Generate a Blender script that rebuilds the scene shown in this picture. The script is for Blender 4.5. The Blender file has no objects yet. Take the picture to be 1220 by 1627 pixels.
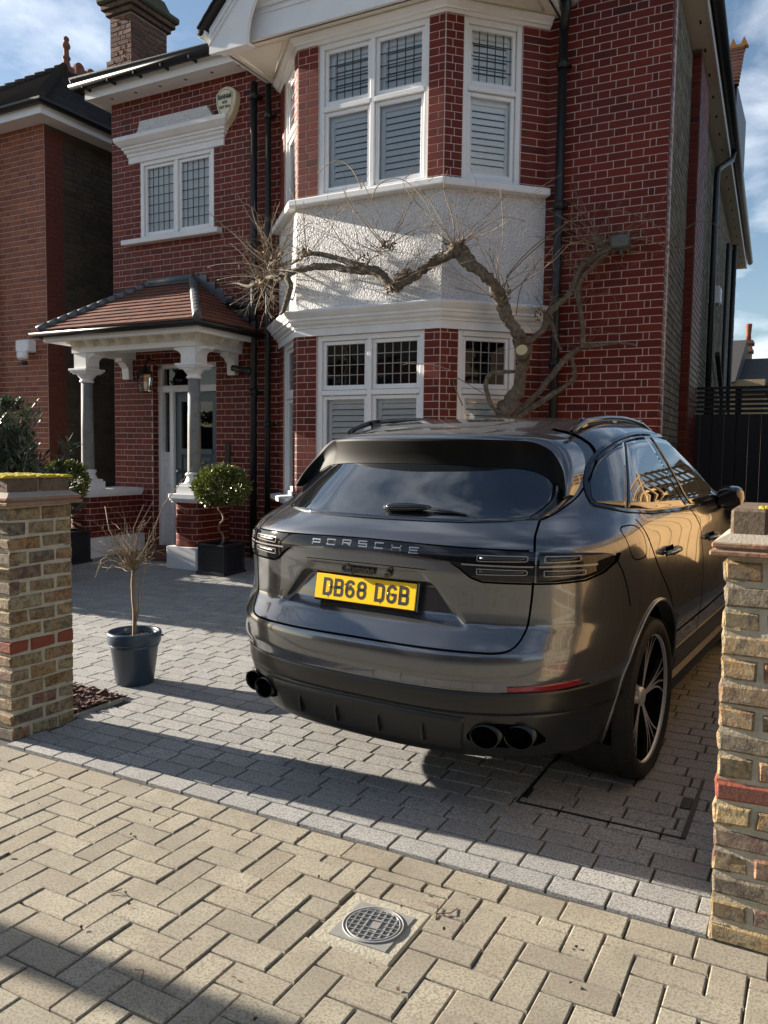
import bpy, bmesh, math, random
from mathutils import Matrix, Vector
random.seed(7)
S = bpy.context.scene
COL = S.collection
# ---------------------------------------------------------------- camera, sky, sun, exposure
CAM = Vector((0.0, 0.0, 1.5))
cd = bpy.data.cameras.new('camera')
cam = bpy.data.objects.new('camera', cd); COL.objects.link(cam)
R_ = Vector((0.881517, 0.471967, 0.013240)); U_ = Vector((-0.046764, 0.059372, 0.997140)); F_ = Vector((-0.469831, 0.879615, -0.074408))
cam.matrix_world = Matrix(((R_.x, U_.x, -F_.x, 0), (R_.y, U_.y, -F_.y, 0), (R_.z, U_.z, -F_.z, 1.5), (0, 0, 0, 1)))
cd.sensor_fit = 'VERTICAL'; cd.sensor_height = 36.0; cd.lens = 1294.4 / 1627 * 36.0
cd.clip_start = 0.05; cd.clip_end = 600
S.camera = cam
SUN_D = Vector((1.0, 0.062, -0.312)).normalized()          # the way the light travels
w = bpy.data.worlds.new('World'); S.world = w; w.use_nodes = True
nt = w.node_tree; nt.nodes.clear()
def N_(tree, t, **k):
    n = tree.nodes.new(t)
    for a, b in k.items(): setattr(n, a, b)
    return n
out = N_(nt, 'ShaderNodeOutputWorld'); bg = N_(nt, 'ShaderNodeBackground'); sky = N_(nt, 'ShaderNodeTexSky')
sky.sky_type = 'NISHITA'; sky.sun_disc = False
el = math.asin(-SUN_D.z); to = -SUN_D
sky.sun_elevation = el; sky.sun_rotation = math.atan2(to.x, to.y)
sky.air_density = 1.0; sky.dust_density = 0.6; sky.ozone_density = 1.6
bg.inputs['Strength'].default_value = 0.05
tc = N_(nt, 'ShaderNodeTexCoord'); sep = N_(nt, 'ShaderNodeSeparateXYZ'); nt.links.new(tc.outputs['Generated'], sep.inputs[0])
mx = N_(nt, 'ShaderNodeMath', operation='MAXIMUM'); nt.links.new(sep.outputs['Z'], mx.inputs[0]); mx.inputs[1].default_value = 0.0
ad = N_(nt, 'ShaderNodeMath', operation='ADD'); nt.links.new(mx.outputs[0], ad.inputs[0]); ad.inputs[1].default_value = 0.22
dx = N_(nt, 'ShaderNodeMath', operation='DIVIDE'); nt.links.new(sep.outputs['X'], dx.inputs[0]); nt.links.new(ad.outputs[0], dx.inputs[1])
dy = N_(nt, 'ShaderNodeMath', operation='DIVIDE'); nt.links.new(sep.outputs['Y'], dy.inputs[0]); nt.links.new(ad.outputs[0], dy.inputs[1])
cb = N_(nt, 'ShaderNodeCombineXYZ'); nt.links.new(dx.outputs[0], cb.inputs[0]); nt.links.new(dy.outputs[0], cb.inputs[1])
nz = N_(nt, 'ShaderNodeTexNoise'); nz.inputs['Scale'].default_value = 2.3; nz.inputs['Detail'].default_value = 7; nz.inputs['Roughness'].default_value = 0.56
nz.inputs['Distortion'].default_value = 0.35
nt.links.new(cb.outputs[0], nz.inputs['Vector'])
rp = N_(nt, 'ShaderNodeValToRGB'); rp.color_ramp.elements[0].position = 0.47; rp.color_ramp.elements[1].position = 0.72
nt.links.new(nz.outputs['Fac'], rp.inputs[0])
mxc = N_(nt, 'ShaderNodeMix', data_type='RGBA'); mxc.inputs['B'].default_value = (8.2, 8.6, 9.2, 1)
mf = N_(nt, 'ShaderNodeMath', operation='MULTIPLY'); mf.inputs[1].default_value = 0.8
nt.links.new(rp.outputs['Color'], mf.inputs[0]); nt.links.new(mf.outputs[0], mxc.inputs['Factor'])
nt.links.new(sky.outputs[0], mxc.inputs['A']); nt.links.new(mxc.outputs['Result'], bg.inputs['Color']); nt.links.new(bg.outputs[0], out.inputs[0])
sd = bpy.data.lights.new('sun', 'SUN'); sd.energy = 5.0; sd.angle = math.radians(0.53); sd.color = (1.0, 0.90, 0.76)
so = bpy.data.objects.new('sun', sd); COL.objects.link(so); so.rotation_euler = SUN_D.to_track_quat('-Z', 'Y').to_euler(); so.location = (-20, -4, 12)
vs = S.view_settings; vs.view_transform = 'Standard'; vs.look = 'None'; vs.exposure = 1.72; vs.gamma = 1.0; vs.use_curve_mapping = False
# ---------------------------------------------------------------- helpers
WM = {}
def link(o, parent=None, local=False, world=None):
    COL.objects.link(o)
    if parent is None:
        WM[o.name] = world.copy() if world is not None else Matrix.Identity(4)
        if world is not None: o.matrix_world = world
        return o
    o.parent = parent; pw = WM[parent.name]
    if local:
        if world is not None: o.matrix_basis = world
        WM[o.name] = pw @ (world if world is not None else Matrix.Identity(4))
    else:
        o.matrix_parent_inverse = pw.inverted()
        if world is not None: o.matrix_basis = world
        WM[o.name] = world.copy() if world is not None else Matrix.Identity(4)
    return o
def tag(o, label=None, cat=None, group=None, kind=None):
    if label: o['label'] = label
    if cat: o['category'] = cat
    if group: o['group'] = group
    if kind: o['kind'] = kind
    return o
def thing(name, label, cat, loc=(0, 0, 0), rz=0.0, group=None, kind=None):
    o = bpy.data.objects.new(name, None); o.empty_display_size = 0.2
    link(o, None, world=Matrix.Translation(Vector(loc)) @ Matrix.Rotation(rz, 4, 'Z'))
    return tag(o, label, cat, group, kind)
class MB:
    def __init__(s): s.v = []; s.f = []; s.m = []; s.sm = []
    def face(s, idx, mi=0, sm=False): s.f.append(idx); s.m.append(mi); s.sm.append(sm)
    def add(s, vs, fs, M=None, mi=0, sm=False):
        b = len(s.v)
        s.v += [tuple(M @ Vector(p)) for p in vs] if M is not None else [tuple(p) for p in vs]
        for f in fs: s.f.append([b + i for i in f]); s.m.append(mi); s.sm.append(sm)
    def box(s, x0, x1, y0, y1, z0, z1, M=None, mi=0):
        s.add([(x0, y0, z0), (x1, y0, z0), (x1, y1, z0), (x0, y1, z0), (x0, y0, z1), (x1, y0, z1), (x1, y1, z1), (x0, y1, z1)],
              [(0, 3, 2, 1), (4, 5, 6, 7), (0, 1, 5, 4), (1, 2, 6, 5), (2, 3, 7, 6), (3, 0, 4, 7)], M, mi)
    def bbox(s, x0, x1, y0, y1, z0, z1, b=0.004, M=None, mi=0):
        """box with all edges chamfered"""
        vs = []; idx = {}
        for ix, (xa, sx) in enumerate(((x0, 1), (x1, -1))):
            for iy, (ya, sy) in enumerate(((y0, 1), (y1, -1))):
                for iz, (za, sz) in enumerate(((z0, 1), (z1, -1))):
                    for ax in range(3):
                        p = [xa + sx * b, ya + sy * b, za + sz * b]; p[ax] = (xa, ya, za)[ax]
                        idx[(ix, iy, iz, ax)] = len(vs); vs.append(p)
        I = lambda a, b_, c, d: idx[(a, b_, c, d)]
        fs = []
        for k in (0, 1):
            q = [I(k, 0, 0, 0), I(k, 1, 0, 0), I(k, 1, 1, 0), I(k, 0, 1, 0)]; fs.append(q if k else q[::-1])
            q = [I(0, k, 0, 1), I(0, k, 1, 1), I(1, k, 1, 1), I(1, k, 0, 1)]; fs.append(q if k else q[::-1])
            q = [I(0, 0, k, 2), I(1, 0, k, 2), I(1, 1, k, 2), I(0, 1, k, 2)]; fs.append(q if k else q[::-1])
        for a in (0, 1):
            for c in (0, 1):
                q = [I(a, c, 0, 0), I(a, c, 1, 0), I(a, c, 1, 1), I(a, c, 0, 1)]; fs.append(q if a == c else q[::-1])
                q = [I(a, 0, c, 0), I(a, 0, c, 2), I(a, 1, c, 2), I(a, 1, c, 0)]; fs.append(q if a == c else q[::-1])
                q = [I(0, a, c, 1), I(1, a, c, 1), I(1, a, c, 2), I(0, a, c, 2)]; fs.append(q if a == c else q[::-1])
        for a in (0, 1):
            for c in (0, 1):
                for d in (0, 1):
                    q = [I(a, c, d, 0), I(a, c, d, 1), I(a, c, d, 2)]; fs.append(q if (a + c + d) % 2 else q[::-1])
        s.add(vs, fs, M, mi)
    def prism(s, poly, h0, h1, axis='Z', M=None, mi=0, sm=False):
        n = len(poly)
        mk = {'Z': lambda a, b, h: (a, b, h), 'Y': lambda a, b, h: (a, h, b), 'X': lambda a, b, h: (h, a, b)}[axis]
        vs = [mk(a, b, h0) for a, b in poly] + [mk(a, b, h1) for a, b in poly]
        fs = [list(range(n))[::-1], list(range(n, 2 * n))] + [(i, (i + 1) % n, n + (i + 1) % n, n + i) for i in range(n)]
        area = sum(poly[i][0] * poly[(i + 1) % n][1] - poly[(i + 1) % n][0] * poly[i][1] for i in range(n))
        if (area < 0) != (axis == 'Y'): fs = [list(f)[::-1] for f in fs]
        s.add(vs, fs, M, mi, sm)
    def tube(s, pts, rad, n=8, M=None, mi=0, cap=True, sm=True):
        P = [Vector(p) for p in pts]; m = len(P)
        if not hasattr(rad, '__len__'): rad = [rad] * m
        b = len(s.v); prev = None
        for i in range(m):
            t = (P[min(i + 1, m - 1)] - P[max(i - 1, 0)])
            if t.length < 1e-9: t = Vector((0, 0, 1))
            t.normalize()
            if prev is None: a = t.orthogonal().normalized()
            else:
                a = prev - t * prev.dot(t)
                a = a.normalized() if a.length > 1e-6 else t.orthogonal().normalized()
            prev = a; c = t.cross(a)
            for k in range(n):
                an = 2 * math.pi * k / n; q = P[i] + (a * math.cos(an) + c * math.sin(an)) * rad[i]
                s.v.append(tuple(M @ q) if M is not None else tuple(q))
        for i in range(m - 1):
            for k in range(n):
                s.face([b + i * n + k, b + i * n + (k + 1) % n, b + (i + 1) * n + (k + 1) % n, b + (i + 1) * n + k], mi, sm)
        if cap and n > 2:
            s.face([b + k for k in range(n)][::-1], mi); s.face([b + (m - 1) * n + k for k in range(n)], mi)
    def lathe(s, prof, n=24, c=(0, 0, 0), M=None, mi=0, sm=True, cap=True):
        b = len(s.v); m = len(prof)
        for r, z in prof:
            for k in range(n):
                an = 2 * math.pi * k / n; q = Vector((c[0] + r * math.cos(an), c[1] + r * math.sin(an), c[2] + z))
                s.v.append(tuple(M @ q) if M is not None else tuple(q))
        for i in range(m - 1):
            for k in range(n):
                s.face([b + i * n + k, b + i * n + (k + 1) % n, b + (i + 1) * n + (k + 1) % n, b + (i + 1) * n + k], mi, sm)
        if cap:
            s.face([b + k for k in range(n)][::-1], mi); s.face([b + (m - 1) * n + k for k in range(n)], mi)
    def sweep(s, path, prof, mi=0, closed=False, sm=False):
        """plan path (x, y), outward = right-hand side; closed profile of (out, z)"""
        P = [Vector(p) for p in path]; m = len(P); k = len(prof); b = len(s.v)
        for i in range(m):
            d0 = (P[i] - P[i - 1]).normalized() if (i > 0 or closed) else None
            d1 = (P[(i + 1) % m] - P[i]).normalized() if (i < m - 1 or closed) else None
            if d0 is None: d0 = d1
            if d1 is None: d1 = d0
            n0 = Vector((d0.y, -d0.x)); n1 = Vector((d1.y, -d1.x)); nn = (n0 + n1); nn = nn / max(nn.dot(n0), 0.2)
            for o, z in prof: s.v.append((P[i].x + nn.x * o, P[i].y + nn.y * o, z))
        for i in range(m if closed else m - 1):
            j = (i + 1) % m
            for q in range(k): s.face([b + i * k + q, b + i * k + (q + 1) % k, b + j * k + (q + 1) % k, b + j * k + q], mi, sm)
        if not closed:
            s.face([b + q for q in range(k)][::-1], mi); s.face([b + (m - 1) * k + q for q in range(k)], mi)
    def mesh(s, name, mats, fix=False):
        me = bpy.data.meshes.new(name); me.from_pydata(s.v, [], s.f)
        for m in (mats if isinstance(mats, (list, tuple)) else [mats]): me.materials.append(m)
        me.polygons.foreach_set('material_index', s.m); me.polygons.foreach_set('use_smooth', s.sm)
        if fix:
            bm = bmesh.new(); bm.from_mesh(me); bmesh.ops.recalc_face_normals(bm, faces=bm.faces[:]); bm.to_mesh(me); bm.free()
        me.update(); return me
    def build(s, name, mats, parent=None, local=False, fix=False, world=None):
        return link(bpy.data.objects.new(name, s.mesh(name, mats, fix)), parent, local, world)
def put(name, me, parent, M, local=False):
    return link(bpy.data.objects.new(name, me), parent, local, M)
def frame(o, u, n):
    """local x along the face, local y into the wall, z up"""
    u = Vector((u[0], u[1], 0)).normalized(); n = Vector((n[0], n[1], 0)).normalized()
    return Matrix(((u.x, -n.x, 0, o[0]), (u.y, -n.y, 0, o[1]), (0, 0, 1, o[2]), (0, 0, 0, 1)))
# ---------------------------------------------------------------- materials
def ramp(t, fac, cols, interp='LINEAR'):
    r = N_(t, 'ShaderNodeValToRGB'); e = r.color_ramp; e.interpolation = interp
    while len(e.elements) < len(cols): e.elements.new(0.5)
    for i, c in enumerate(cols):
        p, c = c if isinstance(c[0], (int, float)) and len(c) == 2 else (i / max(1, len(cols) - 1), c)
        e.elements[i].position = p; e.elements[i].color = (*c, 1)
    t.links.new(fac, r.inputs[0]); return r.outputs[0]
def piece_random(t):
    g = N_(t, 'ShaderNodeNewGeometry'); oi = N_(t, 'ShaderNodeObjectInfo'); a = N_(t, 'ShaderNodeMath', operation='ADD')
    t.links.new(g.outputs['Random Per Island'], a.inputs[0]); t.links.new(oi.outputs['Random'], a.inputs[1])
    f = N_(t, 'ShaderNodeMath', operation='FRACT'); t.links.new(a.outputs[0], f.inputs[0]); return f.outputs[0]
def noise(t, vec, scale, detail=4, rough=0.55, out='Fac', dist=0.0):
    n = N_(t, 'ShaderNodeTexNoise'); n.inputs['Scale'].default_value = scale; n.inputs['Detail'].default_value = detail
    n.inputs['Roughness'].default_value = rough; n.inputs['Distortion'].default_value = dist; t.links.new(vec, n.inputs['Vector']); return n.outputs[out]
def mixc(t, a, b, fac, mode='MIX'):
    m = N_(t, 'ShaderNodeMix', data_type='RGBA', blend_type=mode)
    for s_, v in (('A', a), ('B', b), ('Factor', fac)):
        if isinstance(v, (tuple, list)): m.inputs[s_].default_value = (*v[:3], 1)
        elif isinstance(v, (int, float)): m.inputs[s_].default_value = v
        else: t.links.new(v, m.inputs[s_])
    return m.outputs['Result']
def mth(t, op, a, b=None, clamp=False):
    m = N_(t, 'ShaderNodeMath', operation=op, use_clamp=clamp)
    for i, v in enumerate((a, b)):
        if v is None: continue
        if isinstance(v, (int, float)): m.inputs[i].default_value = v
        else: t.links.new(v, m.inputs[i])
    return m.outputs[0]
def mat(name, col, rough=0.6, var=0.0, vscale=6.0, dirt=None, dscale=3.0, damt=0.5, grain=None, gscale=120.0, gamt=0.4, bump=0.0, bscale=60.0,
        bdist=0.01, metal=0.0, coat=0.0, pieces=None, spec=0.5, coords='pos', rvar=0.0, bump2=0.0, b2scale=400.0, pamt=1.0):
    m = bpy.data.materials.new(name); m.use_nodes = True; t = m.node_tree; b = t.nodes['Principled BSDF']
    if coords == 'pos': g = N_(t, 'ShaderNodeNewGeometry'); vec = g.outputs['Position']
    else: g = N_(t, 'ShaderNodeTexCoord'); vec = g.outputs['Object']
    c = col
    if pieces: c = ramp(t, piece_random(t), pieces, 'LINEAR')
    if var: c = mixc(t, c, mixc(t, c, (0.0, 0.0, 0.0) if var > 0 else (1, 1, 1), abs(var)), noise(t, vec, vscale, 5, 0.6))
    if grain: c = mixc(t, c, grain, mth(t, 'MULTIPLY', ramp(t, noise(t, vec, gscale, 2, 0.7), [(0.45, (0, 0, 0)), (0.62, (1, 1, 1))]), gamt))
    if dirt: c = mixc(t, c, dirt, mth(t, 'MULTIPLY', ramp(t, noise(t, vec, dscale, 6, 0.65), [(0.42, (0, 0, 0)), (0.68, (1, 1, 1))]), damt))
    if isinstance(c, (tuple, list)): b.inputs['Base Color'].default_value = (*c, 1)
    else: t.links.new(c, b.inputs['Base Color'])
    if rvar:
        r = mth(t, 'ADD', rough - rvar / 2, mth(t, 'MULTIPLY', noise(t, vec, 9, 4), rvar)); t.links.new(r, b.inputs['Roughness'])
    else: b.inputs['Roughness'].default_value = rough
    b.inputs['Metallic'].default_value = metal; b.inputs['Coat Weight'].default_value = coat; b.inputs['Coat Roughness'].default_value = 0.03
    b.inputs['Specular IOR Level'].default_value = spec
    if bump:
        bn = N_(t, 'ShaderNodeBump'); bn.inputs['Strength'].default_value = bump; bn.inputs['Distance'].default_value = bdist
        h = noise(t, vec, bscale, 5, 0.6)
        if bump2: h = mth(t, 'ADD', h, mth(t, 'MULTIPLY', noise(t, vec, b2scale, 3, 0.7), bump2))
        t.links.new(h, bn.inputs['Height']); t.links.new(bn.outputs[0], b.inputs['Normal'])
    return m
M = {}
M['brick'] = mat('red_facing_brick', (.16, .026, .02), .55, var=.35, vscale=22, bump=.25, bscale=90, bdist=.004, rvar=.2, spec=.22,
                 pieces=[(0, (.125, .016, .009)), (.3, (.18, .024, .012)), (.6, (.15, .019, .011)), (.8, (.215, .031, .015)), (.93, (.165, .021, .012)), (1, (.075, .012, .009))], dirt=(.05, .015, .012), dscale=1.1, damt=.35)
M['mortar'] = mat('pink_lime_mortar', (.66, .52, .46), .85, var=.3, vscale=12, bump=.3, bscale=150, bdist=.003)
M['brick_orange'] = mat('orange_red_brick', (.24, .07, .04), .7, var=.5, vscale=20, bump=.4, bscale=80, bdist=.005,
                        pieces=[(0, (.32, .09, .042)), (.35, (.44, .14, .062)), (.7, (.27, .075, .038)), (1, (.38, .115, .052))])
M['mortar_grey'] = mat('weathered_mortar', (.40, .35, .28), .9, var=.4, vscale=15, bump=.5, bscale=120, bdist=.005)
STOCK = [(0, (.42, .30, .14)), (.12, (.52, .36, .15)), (.24, (.20, .12, .07)), (.34, (.46, .24, .07)), (.42, (.085, .065, .055)), (.50, (.44, .32, .17)),
         (.60, (.50, .27, .075)), (.70, (.34, .14, .09)), (.78, (.10, .08, .065)), (.88, (.48, .38, .22)), (1, (.36, .22, .09))]
M['stock'] = mat('yellow_stock_brick', (.34, .23, .10), .85, var=.55, vscale=28, grain=(.06, .045, .035), gscale=45, gamt=.75, dirt=(.45, .38, .25), dscale=22, damt=.5,
                 bump=1.0, bscale=48, bdist=.016, bump2=.4, b2scale=260, pieces=STOCK)
M['stock_wall'] = mat('sooty_stock_brick', (.2, .16, .1), .9, var=.5, vscale=14, dirt=(.06, .05, .04), dscale=5, damt=.6, bump=.7, bscale=60, bdist=.008,
                      pieces=[(0, (.24, .20, .13)), (.3, (.28, .235, .155)), (.6, (.16, .135, .09)), (.8, (.22, .18, .11)), (1, (.12, .10, .075))])
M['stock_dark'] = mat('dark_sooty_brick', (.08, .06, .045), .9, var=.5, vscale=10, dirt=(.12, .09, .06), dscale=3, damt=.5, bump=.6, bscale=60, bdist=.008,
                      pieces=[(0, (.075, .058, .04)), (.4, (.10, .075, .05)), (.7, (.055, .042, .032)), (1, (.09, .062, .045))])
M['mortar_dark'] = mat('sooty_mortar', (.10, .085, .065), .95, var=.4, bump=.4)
M['mortar_pale'] = mat('pale_pier_mortar', (.58, .52, .40), .95, var=.45, vscale=30, dirt=(.2, .18, .10), dscale=18, damt=.3, bump=.9, bscale=90, bdist=.008)
M['white'] = mat('white_gloss_paint', (.78, .785, .79), .38, var=.06, vscale=3, dirt=(.52, .50, .45), dscale=4.5, damt=.16, bump=.05, bscale=40, bdist=.003)
M['white_wall'] = mat('white_masonry_paint', (.76, .77, .78), .6, var=.08, vscale=4, dirt=(.45, .43, .38), dscale=5.5, damt=.22, bump=.15, bscale=50, bdist=.004)
M['cream'] = mat('cream_soffit_paint', (.74, .70, .60), .55, var=.08, vscale=3)
M['black_iron'] = mat('black_gloss_iron', (.012, .013, .014), .42, var=.2, bump=.1, bscale=30, bdist=.003)
M['slate'] = mat('dark_roof_tile', (.045, .04, .036), .75, var=.5, vscale=5, bump=.5, bscale=30, pieces=[(0, (.05, .043, .038)), (1, (.035, .032, .03))])
M['tile'] = mat('red_clay_tile', (.26, .085, .05), .65, var=.45, vscale=12, bump=.3, bscale=60, bdist=.004, dirt=(.07, .045, .035), dscale=2.5, damt=.5, pieces=[(0, (.17, .062, .04)), (.5, (.25, .088, .055)), (1, (.14, .055, .04))])
M['lead'] = mat('grey_lead_sheet', (.13, .14, .15), .42, var=.3, vscale=9, bump=.25, bscale=14, bdist=.01, metal=.3)
M['stone'] = mat('grey_stone_column', (.26, .255, .245), .7, var=.35, vscale=7, dirt=(.10, .095, .085), dscale=9, damt=.5, bump=.3, bscale=60, bdist=.004)
M['door'] = mat('grey_blue_door_paint', (.075, .105, .125), .35, var=.08)
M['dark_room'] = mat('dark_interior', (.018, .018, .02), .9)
M['room'] = mat('pale_interior', (.25, .24, .22), .9)
M['leadcame'] = mat('leaded_came', (.03, .032, .035), .5, metal=.4)
M['came_pale'] = mat('pale_leaded_came', (.30, .29, .26), .5)
M['blind'] = mat('white_shutter', (.93, .93, .92), .5)
M['frosted'] = mat('net_curtain', (.84, .85, .84), .8)
# roughcast render
def roughcast():
    m = bpy.data.materials.new('white_roughcast'); m.use_nodes = True; t = m.node_tree; b = t.nodes['Principled BSDF']
    g = N_(t, 'ShaderNodeNewGeometry'); vec = g.outputs['Position']
    b.inputs['Base Color'].default_value = (.74, .745, .75, 1); b.inputs['Roughness'].default_value = .65
    v = N_(t, 'ShaderNodeTexVoronoi', feature='SMOOTH_F1'); v.inputs['Scale'].default_value = 58; v.inputs['Smoothness'].default_value = .7
    nv = noise(t, vec, 20, 2, .5, 'Color'); va = N_(t, 'ShaderNodeVectorMath', operation='MULTIPLY_ADD')
    t.links.new(nv, va.inputs[0]); va.inputs[1].default_value = (.06, .06, .06); t.links.new(vec, va.inputs[2]); t.links.new(va.outputs[0], v.inputs['Vector'])
    h = mth(t, 'SUBTRACT', noise(t, vec, 90, 3, .5), mth(t, 'MULTIPLY', v.outputs['Distance'], 1.1))
    bn = N_(t, 'ShaderNodeBump'); bn.inputs['Strength'].default_value = 1.0; bn.inputs['Distance'].default_value = .019
    t.links.new(h, bn.inputs['Height']); t.links.new(bn.outputs[0], b.inputs['Normal']); return m
M['roughcast'] = roughcast()
def glass(name, tint=(.96, .98, .98), f0=.025, rough=.015, see=1.0):
    m = bpy.data.materials.new(name); m.use_nodes = True; t = m.node_tree; t.nodes.remove(t.nodes['Principled BSDF']); o = t.nodes['Material Output']
    tr = N_(t, 'ShaderNodeBsdfTransparent'); tr.inputs[0].default_value = (*tint, 1); gl = N_(t, 'ShaderNodeBsdfGlossy'); gl.inputs['Roughness'].default_value = rough
    fr = N_(t, 'ShaderNodeFresnel'); fr.inputs['IOR'].default_value = 1.48; fm = mth(t, 'ADD', mth(t, 'MULTIPLY', fr.outputs[0], 1.0), f0, True)
    g = N_(t, 'ShaderNodeNewGeometry'); bn = N_(t, 'ShaderNodeBump'); bn.inputs['Strength'].default_value = .12; bn.inputs['Distance'].default_value = .01
    t.links.new(noise(t, g.outputs['Position'], 4, 2), bn.inputs['Height']); t.links.new(bn.outputs[0], gl.inputs['Normal'])
    mx_ = N_(t, 'ShaderNodeMixShader'); t.links.new(fm, mx_.inputs[0]); t.links.new(tr.outputs[0], mx_.inputs[1]); t.links.new(gl.outputs[0], mx_.inputs[2])
    t.links.new(mx_.outputs[0], o.inputs['Surface']); return m
M['glass'] = glass('window_glass')
# ground
M['paver'] = mat('buff_block_paver', (.42, .36, .24), .85, var=.35, vscale=5, grain=(.15, .12, .085), gscale=120, gamt=.75, dirt=(.17, .145, .11), dscale=3.4, damt=.55, bump=.7, bscale=330,
                 bdist=.0035, bump2=.6, b2scale=800, pieces=[(0, (.38, .345, .265)), (.25, (.45, .41, .315)), (.5, (.33, .30, .235)), (.75, (.42, .385, .295)), (.9, (.37, .32, .24)), (1, (.30, .27, .21))])
M['sand'] = mat('sandy_joint', (.13, .105, .075), .95, var=.5, vscale=14, grain=(.32, .26, .17), gscale=200, gamt=.5, bump=.8, bscale=160, bdist=.006)
M['sett'] = mat('grey_granite_sett', (.34, .345, .35), .8, var=.2, vscale=5, grain=(.10, .10, .105), gscale=125, gamt=.85, dirt=(.20, .19, .17), dscale=2.2, damt=.4, bump=.7, bscale=210, bdist=.003,
                bump2=.4, b2scale=500, pieces=[(0, (.36, .355, .34)), (.35, (.43, .42, .40)), (.7, (.32, .315, .305)), (1, (.39, .385, .37))])
M['joint'] = mat('grey_joint_sand', (.06, .056, .05), .95, var=.4, vscale=20, bump=.5, bscale=160, bdist=.005)
M['asphalt'] = mat('asphalt', (.05, .05, .052), .9, var=.3, grain=(.12, .12, .12), gscale=150, gamt=.4, bump=.6, bscale=150, bdist=.006)
M['earth'] = mat('garden_earth', (.07, .05, .035), .95, var=.5, vscale=8, bump=1, bscale=40, bdist=.02)
M['bark'] = mat('bark_mulch_chip', (.10, .045, .035), .9, var=.4, vscale=30, pieces=[(0, (.07, .03, .025)), (.5, (.13, .055, .045)), (1, (.09, .06, .045))])
M['concrete'] = mat('pale_concrete', (.42, .385, .30), .9, var=.3, vscale=14, bump=.7, bscale=80, bdist=.006, grain=(.2, .18, .14), gscale=150, gamt=.4)
M['cast_iron'] = mat('worn_cast_iron', (.30, .295, .28), .55, var=.35, vscale=30, metal=.1, bump=.3, bscale=120, bdist=.002)
# ---------------------------------------------------------------- ground
def GZ(y):
    a = min(max(y, 2.65), 8.2) - 2.65
    return 0.0045 * a * a
def in_view(p, m=0.06):
    q = Vector(p) - CAM; z = q.dot(F_)
    if z < .2: return 0
    x = 1294.4 * q.dot(R_) / z; y = -1294.4 * q.dot(U_) / z
    return 1.0 / z if abs(x) < 610 * (1 + m) and abs(y) < 813 * (1 + m) else 0
def block(w_, h_, d, bev, jit=0.0, rnd=None, back=0.012):
    """face block: x 0..w, z 0..h, front at y=-d (out), back at y=+back; edges of the front chamfered"""
    J = (lambda: rnd.uniform(-jit, jit)) if jit else (lambda: 0)
    o = [(0, 0), (w_, 0), (w_, h_), (0, h_)]; c = [(J(), J()) for _ in o]; ta, tb = J() * .6, J() * .6; e = [ta, -ta, -ta, ta] if not jit else [ta + tb, -ta + tb, -ta - tb, ta - tb]
    vs = [(x + c[i][0], back, z + c[i][1]) for i, (x, z) in enumerate(o)]
    vs += [(x + c[i][0], -d + bev + e[i], z + c[i][1]) for i, (x, z) in enumerate(o)]
    s = [(1, 1), (-1, 1), (-1, -1), (1, -1)]
    vs += [(x + c[i][0] + s[i][0] * bev, -d + e[i], z + c[i][1] + s[i][1] * bev) for i, (x, z) in enumerate(o)]
    fs = [(8, 9, 10, 11)]
    for i in range(4):
        j = (i + 1) % 4; fs += [(i, j, 4 + j, 4 + i), (4 + i, 4 + j, 8 + j, 8 + i)]
    return vs, fs
CACHE = {}
def piece_mesh(name, w_, h_, d, bev, m, variant=0, jit=0.0, back=.012):
    k = (name, round(w_, 3), round(h_, 3), round(d, 4), m.name, variant)
    if k not in CACHE:
        mb = MB(); mb.add(*block(w_, h_, d, bev, jit, random.Random(hash(k) & 0xffff), back)); CACHE[k] = mb.mesh(name, m)
    return CACHE[k]
def pieces(name, items, parent, m, d, bev, limit, jit=0.0, wob=0.0, stuff=None, variants=1, back=.012):
    """items: (matrix, w, h); the nearest in view become single objects, the rest one joined part"""
    sc = sorted(range(len(items)), key=lambda i: -in_view(items[i][0] @ Vector((items[i][1] / 2, 0, items[i][2] / 2)), .02))
    one = [i for i in sc[:limit] if in_view(items[i][0] @ Vector((items[i][1] / 2, 0, items[i][2] / 2)), .02) > 0]; os_ = set(one); rn = random.Random(len(items)); mb = MB()
    for i, (mt, w_, h_) in enumerate(items):
        if wob: mt = mt @ Matrix.Translation((w_ / 2, rn.uniform(-wob, wob), h_ / 2)) @ Matrix.Rotation(rn.uniform(-1, 1) * wob * 6, 4, 'Y') @ Matrix.Rotation(rn.uniform(-1, 1) * wob * 9, 4, 'X') @ Matrix.Translation((-w_ / 2, 0, -h_ / 2))
        if i in os_: put(name, piece_mesh(name, w_, h_, d, bev, m, rn.randrange(variants), jit, back), parent, mt)
        else:
            v, f = block(w_, h_, d, bev, jit, rn, back); mb.add(v, f, mt)
    if mb.v: tag(mb.build(stuff or name + 'work', m, parent), kind='stuff')
def ground_frame(x, y, z, ang=0.0):
    """piece laid flat: local x along, local z forward, local -y up"""
    c, s = math.cos(ang), math.sin(ang)
    return Matrix(((c, 0, -s, x), (s, 0, c, y), (0, -1, 0, z), (0, 0, 0, 1)))
def sheet(name, x0, x1, ys, zf, m, label, cat, kind='structure'):
    mb = MB(); n = len(ys)
    for y in ys: mb.v += [(x0, y, zf(y)), (x1, y, zf(y))]
    for i in range(n - 1): mb.face([2 * i, 2 * i + 1, 2 * i + 3, 2 * i + 2])
    return tag(mb.build(name, m), label, cat, kind=kind)
sheet('ground', -300, 300, [-200, 2.4, 9, 400], lambda y: -.13 if y < 5 else (.02 if y < 20 else .02), M['earth'], 'dark bare earth lying under and around the paved ground', 'ground')
sheet('road', -60, 60, [-9.0, -1.35], lambda y: -.10, M['asphalt'], 'grey asphalt road beyond the buff block pavement', 'road')
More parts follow.
